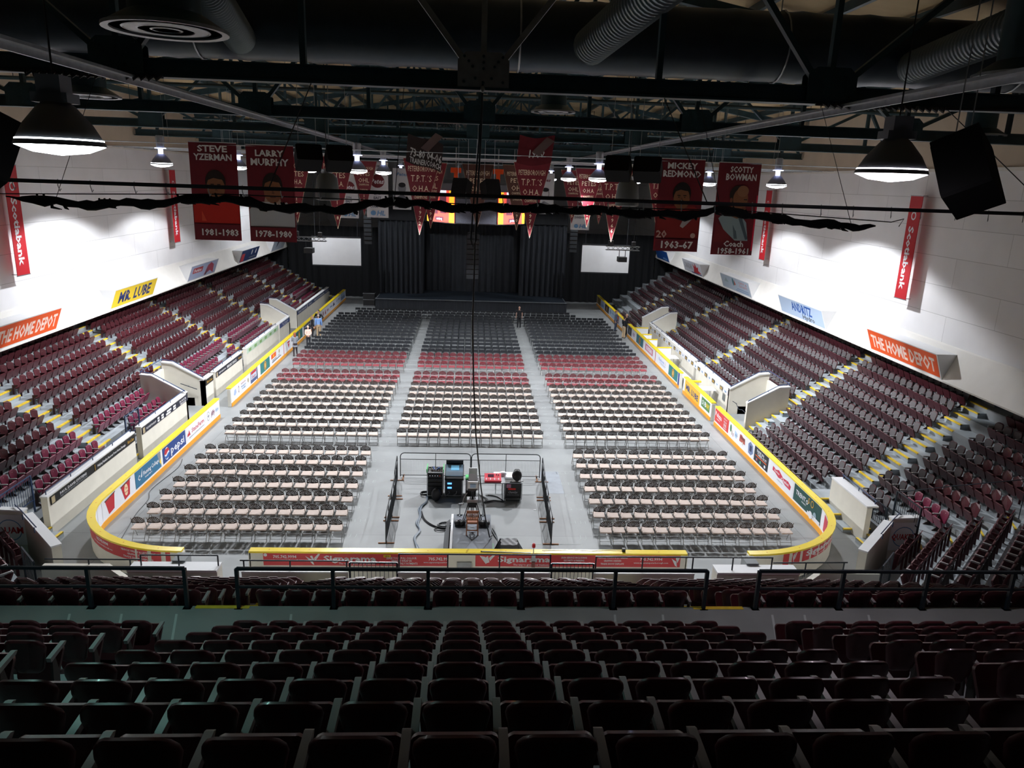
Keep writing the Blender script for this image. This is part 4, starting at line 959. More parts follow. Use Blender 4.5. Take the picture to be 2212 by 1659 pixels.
# upper rows under the camera, facing the rink
for k in range(0, 9):
    y = UPY-.825*k; z = UPZ-.87+.452*k
    rw = 'upper stand %s row' % (ordw(k+1) if k < 8 else 'nearest')
    half = .73*y+1.6
    for i in range(14):
        x = -3.34+.522*i
        if abs(x) < half: add_seat(x, y, z, 0, 'maroon tip-up seat, %s, centre block, %s from its left end' % (rw, ordw(i+1)), 'maroon', 9)
    for sd in (-1, 1):
        i = 0
        while True:
            x = sd*4.92+sd*.522*i
            if abs(x) > half: break
            add_seat(x, y, z, 0, 'maroon tip-up seat, %s, %s block, %s from aisle' % (rw, 'left' if sd < 0 else 'right', ordw(i+1)), 'maroon', 9); i += 1
# the end stand below the walkway rail
for j in range(0, 10):
    y = 11.8+.777*j; z = 4.44-.42*j
    rw = 'rail-side row' if j == 0 else 'end stand %s row down' % ordw(j+1)
    mit = 11.65+.31*(9-j)-.9
    for i in range(15): add_seat(-3.62+.517*i, y, z, 0, 'maroon tip-up seat, %s, centre block, %s from its left end' % (rw, ordw(i+1)), 'maroon', 6 if j == 0 else (.3 if j < 8 else .8))
    for sd in (-1, 1):
        i = 0
        while 4.98+.517*i < mit:
            add_seat(sd*(4.98+.517*i), y, z, 0, 'maroon tip-up seat, %s, %s block, %s from aisle' % (rw, 'left' if sd < 0 else 'right', ordw(i+1)), 'maroon', (6 if j == 0 else .5) if i < 7 else .4); i += 1
# diagonal corner rows
for sd in (-1, 1):
    for i in range(0, 11):
        n = 0
        while True:
            x = 15.15+.74*i-.3655*n; y = 22.30-.35*i-.3655*n
            if x < (13.5 if i == 0 else 12.35+.31*i) or n > 24: break
            add_seat(sd*x, y, .45+.43*i, sd*R(45), 'maroon tip-up seat, %s corner block, %s row up, %s from side aisle' % ('left' if sd < 0 else 'right', ordw(i+1), ordw(n+1)), 'maroon', .9 if i < 6 else .6); n += 1
# side stands
def side_rows(sd, k, y0, y1, sec, kind_fn):
    n = 0; y = y0+.26
    x = 15.65+.777*k if k >= 0 else (14.95 if k == -1 else 14.1); z = zs_(k)
    while y < y1-.2:
        kd = kind_fn(k, y)
        mt = {'maroon': 'maroon tip-up seat', 'bright': 'bright maroon seat', 'padded': 'grey-padded tip-up seat'}[kd]
        add_seat(sd*(x+random.uniform(-.01, .01)), y, z, sd*pi/2+(random.gauss(0, .015)), '%s, %s stand, %s, %s row, %s from near end' % (mt, 'left' if sd < 0 else 'right', sec, ordw(k+1 if sd < 0 or k >= 0 else k+3) if k >= 0 else ('floor-level' if k == -2 else 'second-lowest'), ordw(n+1)), kd, 1.0)
        y += P_; n += 1
LSEC = ['corner part', 'before-tunnel part', 'mid-wall part', 'green-sign part', 'far-tunnel part', 'stage-side part', 'last part']
for k in range(0, 11):
    e = [23.55-.36*k]+[a(k) for a in LA]+[76.6]
    for i in range(7):
        a, b = e[i]+(.55 if i else 1.55-(.3*k if k < 3 else .9)), e[i+1]-.55
        if i == 0 and k == 0: a = 25.6
        sp = [(a, b)]
        if k <= 1:
            cut = SIDE_CUT[-1]; out = []
            for lo, hi in sp:
                for c0, c1 in cut:
                    if lo < c0 < hi or lo < c1 < hi:
                        if c0-.2 > lo+.6: out.append((lo, c0-.2))
                        lo = c1+.2
                if hi > lo+.5: out.append((lo, hi))
            sp = out
        if k == 0 and i == 1: sp = [(33.1, 36.9)]
        if k == 0 and i == 2: sp = [(41.3, 45.6), (47.3, 48.95)]
        if i == 6 and k < 3: continue
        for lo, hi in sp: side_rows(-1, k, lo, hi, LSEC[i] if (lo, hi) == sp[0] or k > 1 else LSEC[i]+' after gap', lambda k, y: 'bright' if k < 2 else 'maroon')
RSEC = ['corner part', 'near part', 'bench-side part', 'middle part', 'far part', 'stage-side part']
for k in range(-2, 11):
    e = [23.15-.36*max(k, 0)]+[a(k) for a in RA]+[76.6]
    for i in range(6):
        if k < 0 and i not in (1, 4): continue
        a, b = e[i]+(.6 if i else .0), e[i+1]-.6
        if i == 0: b = 26.95
        if k < 0: a, b = (28.55, 34.9) if i == 1 else (62.7, 69)
        elif i == 1 and k == 0: b = 34.95
        sp = [(a, b)]
        if 0 <= k <= 1:
            out = []
            for lo, hi in sp:
                for c0, c1 in SIDE_CUT[1]:
                    if lo < c0 < hi or lo < c1 < hi:
                        if c0-.2 > lo+.6: out.append((lo, c0-.2))
                        lo = c1+.2
                if hi > lo+.5: out.append((lo, hi))
            sp = out
        if k == 0 and i == 0: sp = [(25.0, 26.95)]
        if i == 5 and k < 1: continue
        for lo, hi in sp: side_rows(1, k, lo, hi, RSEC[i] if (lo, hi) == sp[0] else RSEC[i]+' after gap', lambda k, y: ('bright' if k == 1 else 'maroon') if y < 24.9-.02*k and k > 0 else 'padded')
camv = Vector((CAMX, 0, CAMZ))
def place_seats(kind, name, grp, split_n, far_name, far_label):
    rs = [s for s in SEATS if s[5] == kind]
    def key(s):
        d = (Vector(s[:3])-camv); f = d.dot(fw)
        if f < .5: return 0
        u = d.dot(rt)/f*F_PX; v = -d.dot(up)/f*F_PX
        vis = 1 if abs(u) < 1130 and abs(v) < 870 else .02
        return -vis*s[6]/f**2
    rs.sort(key=key); ind, rest = rs[:300], rs[300:]
    protos = {}
    for i, (x, y, z, rz, lab, kd, wg) in enumerate(ind):
        m = 's' if i < split_n else 'w'
        if m not in protos:
            q = seat_parts(kind, 0 if m == 's' else 1)
            if m == 's':
                root = bpy.data.objects.new(name, None); root.empty_display_size = .1; COL.objects.link(root)
                protos[m] = (root, [b.build(nm, root, True) for b, nm in zip(q, ('backrest', 'seat_pan', 'armrest', 'support_leg'))]); o = root
            else:
                a = MB()
                for b in q: a.add(b)
                protos[m] = (a.build(name, None, True), []); o = protos[m][0]
        else: o = copy_tree(*protos[m])
        o.location = (x, y, z); o.rotation_euler = (0, 0, rz); tag(o, lab, 'stadium seat', grp)
    if not rest: return
    a = MB()
    for b in seat_parts(kind, 2): a.add(b)
    mb = MB()
    for x, y, z, rz, *_ in rest: mb.add(a, Matrix.Translation((x, y, z)) @ Matrix.Rotation(rz, 4, 'Z'))
    stuff(mb, far_name, far_label, 'stadium seats')
place_seats('maroon', 'stadium_seat', 'maroon tip-up seats of the stands', 215, 'distant_stadium_seating', 'remaining maroon tip-up seats filling the left side stand and the end stand')
place_seats('bright', 'bright_stadium_seat', 'bright maroon seats of the lowest side rows', 120, 'distant_bright_seating', 'remaining bright maroon seats at the far end of the left stand')
place_seats('padded', 'padded_stadium_seat', 'grey-padded tip-up seats of the right stand', 120, 'distant_padded_seating', 'remaining grey-padded tip-up seats higher and farther along the right stand')
# ================================================================== lamps
def batwing(d, k):
    """wide-beam reflector: intensity rises away from straight down as 1/cos^k, up to a limit"""
    d.use_nodes = True; nt = d.node_tree; em = [n for n in nt.nodes if n.type == 'EMISSION'][0]
    tc = nt.nodes.new('ShaderNodeTexCoord'); sp = nt.nodes.new('ShaderNodeSeparateXYZ'); nt.links.new(tc.outputs['Normal'], sp.inputs[0])
    a = nt.nodes.new('ShaderNodeMath'); a.operation = 'ABSOLUTE'; nt.links.new(sp.outputs['Z'], a.inputs[0])
    b = nt.nodes.new('ShaderNodeMath'); b.operation = 'MAXIMUM'; b.inputs[1].default_value = .42; nt.links.new(a.outputs[0], b.inputs[0])
    c = nt.nodes.new('ShaderNodeMath'); c.operation = 'POWER'; c.inputs[1].default_value = -k; nt.links.new(b.outputs[0], c.inputs[0])
    nt.links.new(c.outputs[0], em.inputs['Strength'])
def hang_lamp(label, x, y, z, dia, top, lens, col, watts, near=False):
    t = thing('high_bay_lamp', label, 'lamp', (x, y, z), group='high bay lamps')
    r = dia/2
    mb = MB(); mb.lathe([(r*.30, r*1.02), (r*.42, r*.92), (r*.75, r*.52), (r*.98, r*.10), (r, r*.03), (r*.97, r*.03), (r*.90, r*.16), (r*.70, r*.50), (r*.36, r*.9)], (0, 0, 0), M_shade, 24); mb.build('reflector', t, True)
    mb = MB(); mb.lathe([(r*.95, .045*dia*2), (r*.97, r*.02), (r*.60, -r*.13), (r*.02, -r*.20)], (0, 0, 0), lens, 24)
    o = mb.build('lens', t, True)
    mb = MB()
    if near: mb.box(-r*.42, r*.42, -r*.30, r*.30, r*1.0, r*1.22, M_shade); mb.box(-r*.28, r*.28, -r*.28, r*.28, r*1.22, r*1.62, M_shade)
    else:
        mb.lathe([(r*.22, r*1.02), (r*.22, r*1.5)], (0, 0, 0), M_bulb, 10); mb.lathe([(r*.5, r*1.5), (r*.5, r*1.56)], (0, 0, 0), M_bulb, 12); mb.lathe([(r*.36, r*1.56), (r*.4, r*2.6), (r*.3, r*2.7)], (0, 0, 0), M_galv, 10)
    mb.build('ballast_housing', t)
    mb = MB(); mb.tube([(0, 0, r*(1.6 if near else 2.6)), (0, 0, top-z)], .012, M_blk, 4); mb.build('hanging_wire', t)
    d = bpy.data.lights.new('lamp_light', 'SPOT'); d.energy = watts; d.color = col; d.spot_size = R(136 if not near else 140); d.spot_blend = .18; d.shadow_soft_size = .22
    if not near and abs(x) < 9: batwing(d, 1.8)
    l = bpy.data.objects.new('lamp_light', d); COL.objects.link(l); l.parent = t; l.location = (0, 0, -r*.25)
    if not near:
        d = bpy.data.lights.new('lamp_uplight', 'POINT'); d.energy = FILL_W; d.color = (.75, .85, 1.0); d.shadow_soft_size = .12
        l = bpy.data.objects.new('lamp_uplight', d); COL.objects.link(l); l.parent = t; l.location = (0, 0, r*1.9)
    return t
LNAMES = ['first lamp row before the banners, left inner', 'first lamp row before the banners, right inner', 'second lamp row, left inner beside white banner', 'second lamp row, right inner beside pennant', 'third lamp row, left inner', 'third lamp row, right inner',
          'left outer by the thin red wall banner', 'right outer by the last coach banner', 'left outer, between the two left player banners', 'right outer, between the two right player banners', 'third lamp row, left outer under a speaker', 'third lamp row, right outer under a speaker']
for (x, y), nm in zip(RINK_LAMPS, LNAMES):
    hang_lamp('glowing high-bay lamp with a shallow reflector, '+nm, x, y, 12.46, .98, 14.17, M_lens, (.94, .96, 1.0), LAMP_W*((1.08 if abs(x) < 9 else 1.1) if y < 40 else (.34 if abs(x) < 9 else .75) if y < 50 else (.10 if abs(x) < 9 else .55)))
for (x, y, z, col), nm, ln in zip(NEAR_LAMPS, ('large close high-bay lamp with a teal glow, upper left', 'large close high-bay lamp with a pinkish glow, upper right'), (M_lens_t, M_lens_p)):
    hang_lamp(nm, x, y, z, .98, 19.0, ln, col, NEAR_W, True)
# ================================================================== roof steel
def ztop(x): return 16.4+(20-abs(x))*.18-.45
ZC = 14.155
TY = [16.99, 27.06, 37.13, 47.19, 57.26, 67.3, 77.4, 87.4, 97.5]
NTH = ['nearest', 'second', 'third', 'fourth', 'fifth', 'sixth', 'seventh', 'eighth', 'last']
PX = [0, 7.5, 15.0]
for ti, y in enumerate(TY):
    t = thing('roof_truss', 'dark teal steel roof truss spanning the hall, %s from the camera' % NTH[ti], 'roof truss', (0, y, ZC), 0, 'roof trusses')
    mb = MB()
    mb.box(-20, 20, -.015, .015, 0, .34, M_teal); mb.box(-20, 20, -.18, .18, -.03, .02, M_teal); mb.box(-20, 20, -.13, .13, .31, .34, M_teal)
    mb.build('bottom_chord', t)
    mb = MB()
    for sd in (-1, 1): mb.bar((0, 0, ztop(0)-ZC), (sd*20, 0, ztop(20)-ZC), .28, .32, M_teal)
    mb.build('top_chord', t)
    web = [((0, .3), (0, ztop(0)-ZC))]
    for sd in (-1, 1):
        for i, x in enumerate(PX):
            xm = x+3.75
            web.append(((sd*(x+.2), .3), (sd*xm, ztop(xm)-ZC))); web.append(((sd*xm, .3), (sd*xm, ztop(xm)-ZC)))
            if i: web.append(((sd*(x-.2), .3), (sd*(x-3.75), ztop(x-3.75)-ZC))); web.append(((sd*x, .3), (sd*x, ztop(x)-ZC)))
        web.append(((sd*19.8, .3), (sd*18.75, ztop(18.75)-ZC)))
    for a, b in web:
        mb = MB(); mb.bar((a[0], 0, a[1]), (b[0], 0, b[1]), .12, .17, M_galv if ti == 0 and abs(a[0]) < .3 else M_teal, (0, 1, 0))
        mb.build('web_member', t)
    for x in (0, -7.5, 7.5, -15.0, 15.0):
        m = M_galv if ti == 0 and x == 0 else M_teal
        for yy in (-.16, .15):
            mb = MB(); mb.slab([(-.54, .0), (.54, .0), (.54, .53), (.36, .69), (-.36, .69), (-.54, .53)], (x, yy, .03), (1, 0, 0), (0, 0, 1), -.02, m)
            if ti < 2 and yy < 0:
                for bx, bz in [(-.40, .59), (-.31, .50), (-.23, .40), (.40, .59), (.31, .50), (.23, .40), (0, .6), (0, .48), (0, .36), (-.17, .17), (.17, .17), (-.41, .1), (.41, .1), (0, .08)]:
                    mb.lathe([(.03, 0), (.03, .03)], (x+bx, yy-.02, .03+bz), M_teal, 6, lathe_T(pi/2))
            mb.build('gusset_plate', t)
for sd, x in ((-1, -7.23), (1, 7.83)):
    mb = MB(); mb.box(x-.17, x+.17, 2.2, 88, ZC-.09, ZC-.035, M_galv); mb.box(x-.02, x+.02, 2.2, 88, ZC-.20, ZC-.08, M_galv)
    o = mb.build('bracing_beam'); tag(o, 'long pale steel bracing beam running away under the trusses, %s side' % ('left' if sd < 0 else 'right'), 'beam')
    t = thing('cable_bundle', 'tangle of black cables clamped where the %s bracing beam meets the nearest truss' % ('left' if sd < 0 else 'right'), 'cables', (x, 16.75, ZC))
    mb = MB()
    for i in range(18):
        a = sd*(-.55+.15*i); mb.tube([(a, -.08, -.03), (a+.06, -.2, -.13), (a+.14, -.08, -.02)], .028, M_blk, 5)
    mb.tube([(sd*(-.7), -.05, -.05), (sd*.7, -.1, -.08), (sd*2.1, 0, -.03), (sd*5.2, 0, .02)], .03, M_blk, 5); mb.build('cable', t, True)
# purlins under the deck
mb = MB()
for sd in (-1, 1):
    for i in range(0, 10):
        x = 1.2+2.0*i; mb.box(*sorted((sd*x-.08, sd*x+.08)), -2, FAR, ztop(x)+.10, ztop(x)+.38, M_teal)
o = mb.build('ceiling_purlin_beam'); o['kind'] = 'structure'
# sprinkler and conduit lines under the deck, running across
for i, y in enumerate((31.9, 42.1, 52.2, 62.3, 72.4)):
    mb = MB(); mb.tube([(-19, y, 15.5), (19, y, 15.5)], .08, M_teal, 6)
    for x in range(-18, 19, 4): mb.tube([(x, y, 15.5), (x, y, ztop(x)+.45)], .015, M_teal, 4)
    o = mb.build('pipe_run', None); tag(o, 'thin dark pipe slung across the roof space, %s from the camera' % ordw(i+1), 'pipe', 'pipes in the roof space')
# ducts
def ribbed(mb, a, b, r, m, step=.16):
    a, b = Vector(a), Vector(b); L = (b-a).length; n = int(L/step); pts, rr = [], []
    for i in range(n+1):
        for q, e in ((0, 0), (.15, .03), (.35, 0)):
            pts.append(a.lerp(b, min(1, (i+q)/n))); rr.append(r+e)
    mb.tube(pts, rr, m, 22)
t = thing('main_duct', 'big round dark air duct crossing the roof behind the nearest truss', 'air duct', (0, 22.11, 16.12), 0)
mb = MB(); ribbed(mb, (-16.0, 0, 0), (16.0, 0, 0), .90, M_duct, 1.8); mb.build('duct_tube', t, True)
mb = MB()
for x in (-15, -7.5, 1.0, 8.2, 15):
    mb = MB(); mb.tube([(x+.0, .93*math.cos(a), .93*math.sin(a)) for a in [2*pi*i/20 for i in range(20)]], .025, M_galv, 4, True); mb.tube([(x, 0, .93), (x, 0, ztop(x)+.4-16.12)], .02, M_galv, 4)
    mb.build('hanger', t)
for nm, a, b, r in (('right of centre', (2.85, 21.22, 15.79), (4.32, 11.88, 16.66), .45), ('left of centre', (-6.24, 21.22, 15.62), (-5.42, 15.51, 15.92), .37), ('far right', (11.66, 21.22, 15.62), (11, 15.84, 15.76), .40)):
    t = thing('spiral_duct', 'shiny ribbed spiral duct branching towards the camera, '+nm, 'air duct', a)
    mb = MB(); ribbed(mb, (0, 0, 0), tuple(Vector(b)-Vector(a)), r, mat('bright_spiral_steel', (.22, .26, .28), .35, .85), .17); mb.build('duct_tube', t, True)
for nm, x, y, z, r, zt in (('upper left, closest', -4.96, 12.87, 14.37, 0.92, 15.92), ('left, above the teal lamp', -11.49, 23.92, 14.27, 0.9, 15.76), ('right of centre behind the second truss', 2.86, 30.52, 14.9, 0.86, 16.75), ('right, above the big loudspeaker', 17.83, 27.22, 14.4, 0.86, 15.76), ('at the far upper right edge', 9.18, 13.2, 14.3, 0.82, 16.09)):
    t = thing('ceiling_diffuser', 'round concentric-ring air diffuser, '+nm, 'air diffuser', (x, y, z))
    mb = MB(); mb.lathe([(r*.88, .03), (r*.88, .0), (r, -.01), (r, .04), (r*.88, .05)], (0, 0, 0), M_galv, 32); mb.build('flange', t, True)
    mb = MB(); mb.lathe([(r*.99, .03), (r*.62, .24), (r*.50, .28), (.01, .28)], (0, 0, 0), M_teal, 28); mb.build('inner_cone', t, True)
    for k in (.70, .48, .26):
        mb = MB(); mb.lathe([(r*k, .01), (r*(k-.035), .0), (r*(k-.10), .10), (r*(k-.08), .11), (r*k, .02)], (0, 0, 0), M_galv, 28); mb.build('ring', t, True)
    mb = MB(); mb.lathe([(r*.58, .15), (r*.58, zt-z), (r*.5, zt-z)], (0, 0, 0), M_teal, 22); mb.build('neck', t, True)
# ------------------------------------------------------------------ curtain track and the bunched black curtain in front of everything
t = thing('curtain_track', 'thin black curtain track with small hooks crossing the whole view', 'curtain track', (0, 13.2, 12.06))
mb = MB(); mb.tube([(-10.5, 0, -.015), (0, 0, -.02), (10.5, 0, -.02)], .036, M_blk, 6); mb.build('track_pipe', t)
for i in range(34):
    x = -10.2+.62*i+random.uniform(-.06, .06)
    mb = MB(); mb.tube([(x, 0, .025), (x, -.02, -.07), (x+.015, 0, -.17), (x+.03, .015, -.13)], .008, M_galv, 4); mb.build('hook', t)
mb = MB()
for x in (-10.2, -3.6, 3.9, 10.2): mb.tube([(x, 0, 0), (x, 3.79, 2.1)], .012, M_blk, 4)
mb.build('hanging_wire', t)
CB = [(-8.88, 11.72), (-8.6, 11.73), (-7.58, 11.63), (-6.82, 11.68), (-6.15, 11.7), (-5.42, 11.8), (-4.86, 11.84), (-4.12, 11.71), (-3.36, 11.68), (-2.66, 11.7), (-2.17, 11.8), (-1.67, 11.89), (-1.13, 11.84), (-0.57, 11.8), (0.64, 11.83), (1.43, 11.82), (2.15, 11.84), (3.08, 11.8), (4, 11.8), (4.69, 11.91), (5.22, 11.86), (5.82, 11.78), (6.71, 11.71), (7.42, 11.68), (7.98, 11.71)]
t = thing('bunched_curtain', 'long bunched-up black curtain tied along a wire across the view', 'curtain', (0, 14.85, 0))
mb = MB(); pts, rr = [], []
for (xa, za), (xb, zb) in zip(CB, CB[1:]):
    for j in range(5):
        f = j/5; x = xa+(xb-xa)*f; z = za+(zb-za)*f
        pts.append((x, .015*math.sin(x*10), z-.03+.02*math.sin(x*5.5+1)+.012*math.sin(x*14))); e = min(1, (x+8.9)/.4, (7.95-x)/.5); rr.append(max(.012, (.080+.018*math.sin(x*6.7)+.012*math.sin(x*17+2))*max(.15, e)))
mb.tube(pts, rr, M_drape2, 9); mb.build('rolled_cloth', t, True)
for i in range(60):
    mb = MB(); x = random.uniform(-8.6, 7.8); k = min(range(len(CB)), key=lambda q: abs(CB[q][0]-x)); z = CB[k][1]
    mb.tube([(x, 0, z+.05), (x+random.uniform(.03, .13), -.05, z-.09), (x+random.uniform(.08, .23), -.015, z-.125)], [.02, .03, .007], M_drape2, 5)
    mb.build('loose_fold', t, True)
mb = MB(); mb.tube([(-9.13, .02, 11.75), (-4.84, .02, 11.88), (0.11, .02, 11.84), (5.06, .02, 11.89), (8.19, .02, 11.76), (8.44, .02, 11.83), (8.36, .02, 11.68)], .010, M_blk, 4)
for x, z in ((-7.98, 11.73), (-1.67, 11.93), (4.69, 11.93), (7.37, 11.71)): mb.tube([(x, .02, z), (x, 2.14, ZC)], .007, M_blk, 4)
mb.build('tie_wire', t)
# snake cable dropping from the truss to the mix position
t = thing('hanging_cable', 'long black cable dropping from the nearest truss down to the mixing platform', 'cable', (0, 0, 0))
mb = MB()
mb.tube([(-.01, 16.8, 14.3), (-.02, 16.85, 13.4), (-.10, 17.3, 11.0), (-.12, 18.4, 8.9), (-.06, 19.6, 7.0), (.05, 20.9, 5.0), (.25, 22.1, 2.9), (.45, 22.95, 1.35), (.62, 23.4, .45), (.72, 23.7, .36)], .022, M_blk, 7)
mb.tube([(-.01, 16.8, 14.3), (-.03, 16.85, 13.6), (-.13, 16.9, 12.2), (-.20, 16.95, 11.0), (-.15, 16.95, 10.85), (-.08, 16.95, 11.0), (-.06, 17.0, 11.7)], .018, M_blk, 6); mb.build('cable_run', t, True)
mb = MB(); mb.blob((-.01, 16.78, 14.14), (.05, .05, .07), M_galv); mb.build('clamp', t)
# ------------------------------------------------------------------ loudspeakers in the roof
def roof_speaker(label, x, y, z, w_, h_, d_, rx, ry, rz, top=ZC):
    t = thing('hanging_speaker', label, 'speaker', (x, y, z))
    T4 = (Matrix.Rotation(rz, 4, 'Z') @ Matrix.Rotation(ry, 4, 'Y') @ Matrix.Rotation(rx, 4, 'X'))
    mb = MB(); o = [(-w_/2, -h_/2), (w_/2, -h_/2), (w_/2, h_/2), (-w_/2, h_/2)]
    b = .05*w_; pl = [(-w_/2+b, -h_/2), (w_/2-b, -h_/2), (w_/2, -h_/2+b), (w_/2, h_/2-b), (w_/2-b, h_/2), (-w_/2+b, h_/2), (-w_/2, h_/2-b), (-w_/2, -h_/2+b)]
    q = MB(); q.slab(pl, (0, -d_/2, 0), (1, 0, 0), (0, 0, 1), -d_, M_spk); mb.add(q, T4); mb.build('cabinet', t)
    mb = MB(); q = MB(); q.slab([(a*.88, c*.9) for a, c in pl], (0, d_/2, 0), (1, 0, 0), (0, 0, 1), -.015, mat('speaker_grille', (.012, .012, .013), .95, spec=.1)); mb.add(q, T4); mb.build('grille', t)
    mb = MB()
    for sx in (-.35, .35): p = T4 @ Vector((sx*w_, 0, h_/2)); mb.tube([tuple(p), (p.x*.8, p.y, ztop(x)+.45-z)], .012, M_galv, 4)
    mb.build('rigging_chain', t)
roof_speaker('large black loudspeaker tilted down beside the pinkish lamp', 7.69, 12.00, 12.68, .84, 1.10, .70, R(-28), R(26), R(35))
roof_speaker('part of a teal-lit black loudspeaker at the left edge of the view', -7.19, 11.55, 12.49, .74, 1.0, .66, R(-30), R(-20), R(-35))
for nm, x, w_ in (('left, wider one beside the maroon pennant', -6.38, .95), ('left, next to the big lamp', -5.25, .95), ('right, next to the big lamp', 5.39, .95), ('right, beside the first coach banner', 6.54, 1.05)):
    roof_speaker('black roof loudspeaker pointing down, '+nm, x, 29.7, 12.88, w_, .70, .74, R(-35), 0, R(20 if x < 0 else -20))
for nm, x, y, z in (('left in front of the second pennant', -6.33, 33, 11.8), ('right over the last pennant', 6.48, 33, 11.96)):
    t = thing('horn_speaker', 'grey cylinder-shaped hanging horn, '+nm, 'speaker', (x, y, z))
    mb = MB(); mb.lathe([(.30, .53), (.43, .36), (.50, -.16), (.50, -.53), (.40, -.56)], (0, 0, 0), mat('horn_grey', (.10, .11, .11), .5), 20); mb.build('horn_body', t, True)
    mb = MB(); mb.lathe([(.23, .53), (.26, .69), (.13, .73)], (0, 0, 0), M_galv, 14); mb.tube([(0, 0, .7), (0, 0, ztop(x)+.45-z)], .02, M_blk, 4); mb.build('bracket', t, True)
# ================================================================== banners and pennants
PCZ = 13.36
t0 = thing('pennant_cable', 'thin wires strung across the roof to hold the pennants', 'cable', (0, 0, PCZ))
PCY = (34.52, 34.98, 42.2, 42.42, 43.6, 44.02, 45.0, 46.32, 47.6, 48.02, 48.6, 56.5, 56.7, 57.4, 58.2, 59.2, 60.0)
mb = MB()
for y in PCY: mb.tube([(-19.8, y, .02), (19.8, y, .02)], .012, M_galv, 4)
mb.build('wire', t0)
for y in PCY:
    for x in (-13.5, 0, 13.5):
        mb = MB(); mb.tube([(x, y, 0), (x, y, ztop(x)+.4-PCZ)], .008, M_galv, 4); mb.build('drop_wire', t0)
def cloth(mb, fn, m, nu=8, nv=10, inside=None): mb.grid(fn, nu, nv, m)
def pennant(label, x, y, z, lines, m=None, w_=1.22, h_=2.45, year=None, sw=0.0):
    m = m or M_bann
    t = thing('pennant', label, 'pennant', (x, y, z), random.gauss(0, .03), 'championship pennants')
    def fn(u, v, off):      # u,v in metres from the top left, v down
        return (u-w_/2+sw*v/h_, -off-.02*math.sin(u*4+v*2), -v)
    mb = MB(); n = 12
    for i in range(n):
        a0, a1 = i/n, (i+1)/n; h0 = w_/2*a0; h1 = w_/2*a1
        for s in range(6):
            f0, f1 = s/6, (s+1)/6
            q = [(h0+(w_-2*h0)*f0, a0*h_), (h0+(w_-2*h0)*f1, a0*h_), (h1+(w_-2*h1)*f1, a1*h_), (h1+(w_-2*h1)*f0, a1*h_)]
            mb.face([fn(u, v, 0) for u, v in q], m)
            mb.face([fn(u, v, -.008) for u, v in q], m)
    mb.build('cloth', t, True)
    mb = MB(); b = .035
    for p, q in (((0, 0), (w_, 0)), ((w_, 0), (w_/2, h_)), ((w_/2, h_), (0, 0))):
        for k in range(8):
            a = (p[0]+(q[0]-p[0])*k/8, p[1]+(q[1]-p[1])*k/8); c = (p[0]+(q[0]-p[0])*(k+1)/8, p[1]+(q[1]-p[1])*(k+1)/8)
            mb.bar(fn(a[0], a[1], .004), fn(c[0], c[1], .004), .006, b, M_gold, (0, 1, 0))
    mb.build('border', t)
    mb = MB()
    for s, vv, hh, ww in lines:
        text_into(mb, s, lambda u, v, o: fn(u+w_/2, vv*h_-v, .012), 0, 0, hh*h_, M_gold, width=ww*w_, bold=.0)
    if year:
        for i, ch in enumerate(year): text_into(mb, ch, lambda u, v, o, i=i: fn(u+w_/2, h_*(.63+.072*i)-v, .012), 0, 0, .05*h_, M_gold, bold=.01)
    mb.build('lettering', t)
    mb = MB(); mb.tube([(-w_/2, 0, 0), (-w_/2, 0, PCZ+.02-z)], .01, M_galv, 4); mb.tube([(w_/2, 0, 0), (w_/2, 0, PCZ+.02-z)], .006, M_galv, 4); mb.tube([(-w_/2, 0, .01), (w_/2, 0, .01)], .012, M_galv, 5); mb.build('hanging_rod', t)
TPT = [('PETERBOROUGH', .13, .07, .72), ('T.P.T.\u00b4S', .255, .085, .56), ('O.H.A.', .385, .075, .46), ('CHAMPIONS', .50, .042, .36), ('LEAGUE', .575, .045, .26)]
PET = [('PETERBOROUGH', .13, .07, .72), ('PETES', .25, .08, .50), ('O.H.A.', .37, .07, .40), ('CHAMPIONS', .47, .042, .36)]
OHLP = [('PETERBOROUGH', .13, .06, .70), ('PETES', .23, .07, .46), ('OHL', .345, .08, .40), ('CHAMPIONS', .425, .035, .38), ('DIVISION', .52, .035, .28)]
pennant('largest maroon pennant left of centre reading T.P.T.S, year ending 72', -2.96, 42.2, 13.28, TPT, year='1972', sw=-.13, w_=2.01109, h_=4.03867)
pennant('largest maroon pennant right of centre reading T.P.T.S, year 1971', 3.01, 42.2, 13.28, TPT, year='1971', w_=2.01109, h_=4.03867)
pennant('maroon pennant tucked behind the second player banner on the left', -10.34, 45, 13.19, PET, year='1979', w_=1.83, h_=3.675)
pennant('maroon pennant behind the roof loudspeakers, left side, ending in 8', -7.78, 43.6, 13.25, PET, year='1978', w_=1.94486, h_=3.90567)
pennant('maroon league pennant under the big left lamp', -8.09, 56.5, 13.3, OHLP, year='1989', w_=1.92006, h_=3.85585)
pennant('maroon pennant half hidden behind the largest left pennant', -2.7, 46.3, 13.16, OHLP, year='1996', w_=1.8955, h_=3.80654)
pennant('third pennant layered behind the largest left pennant', -2.67, 47.6, 13.13, OHLP, year='1993', w_=1.75976, h_=3.53394)
pennant('faded brown pennant hanging dead centre before the video cube', 0.1, 48, 13.19, PET, M_banb, year='1980', w_=1.9651, h_=3.94631)
pennant('brownish pennant half hidden behind the largest right pennant', 2.5, 46.4, 13.19, OHLP, M_banb, year='1990', w_=1.89642, h_=3.80838)
pennant('narrow-looking maroon pennant under the small right inner lamp', 7.18, 56.5, 13.17, OHLP, year='1995', w_=1.92006, h_=3.85585)
pennant('maroon pennant right of the inner lamp reading PETES, year ending 0', 7.13, 48.6, 13.18, PET, year='1980', w_=1.80219, h_=3.61915)
pennant('small maroon pennant between two larger ones on the right', 9.23, 56.7, 13.21, OHLP, year='1992', w_=1.92417, h_=3.86412)
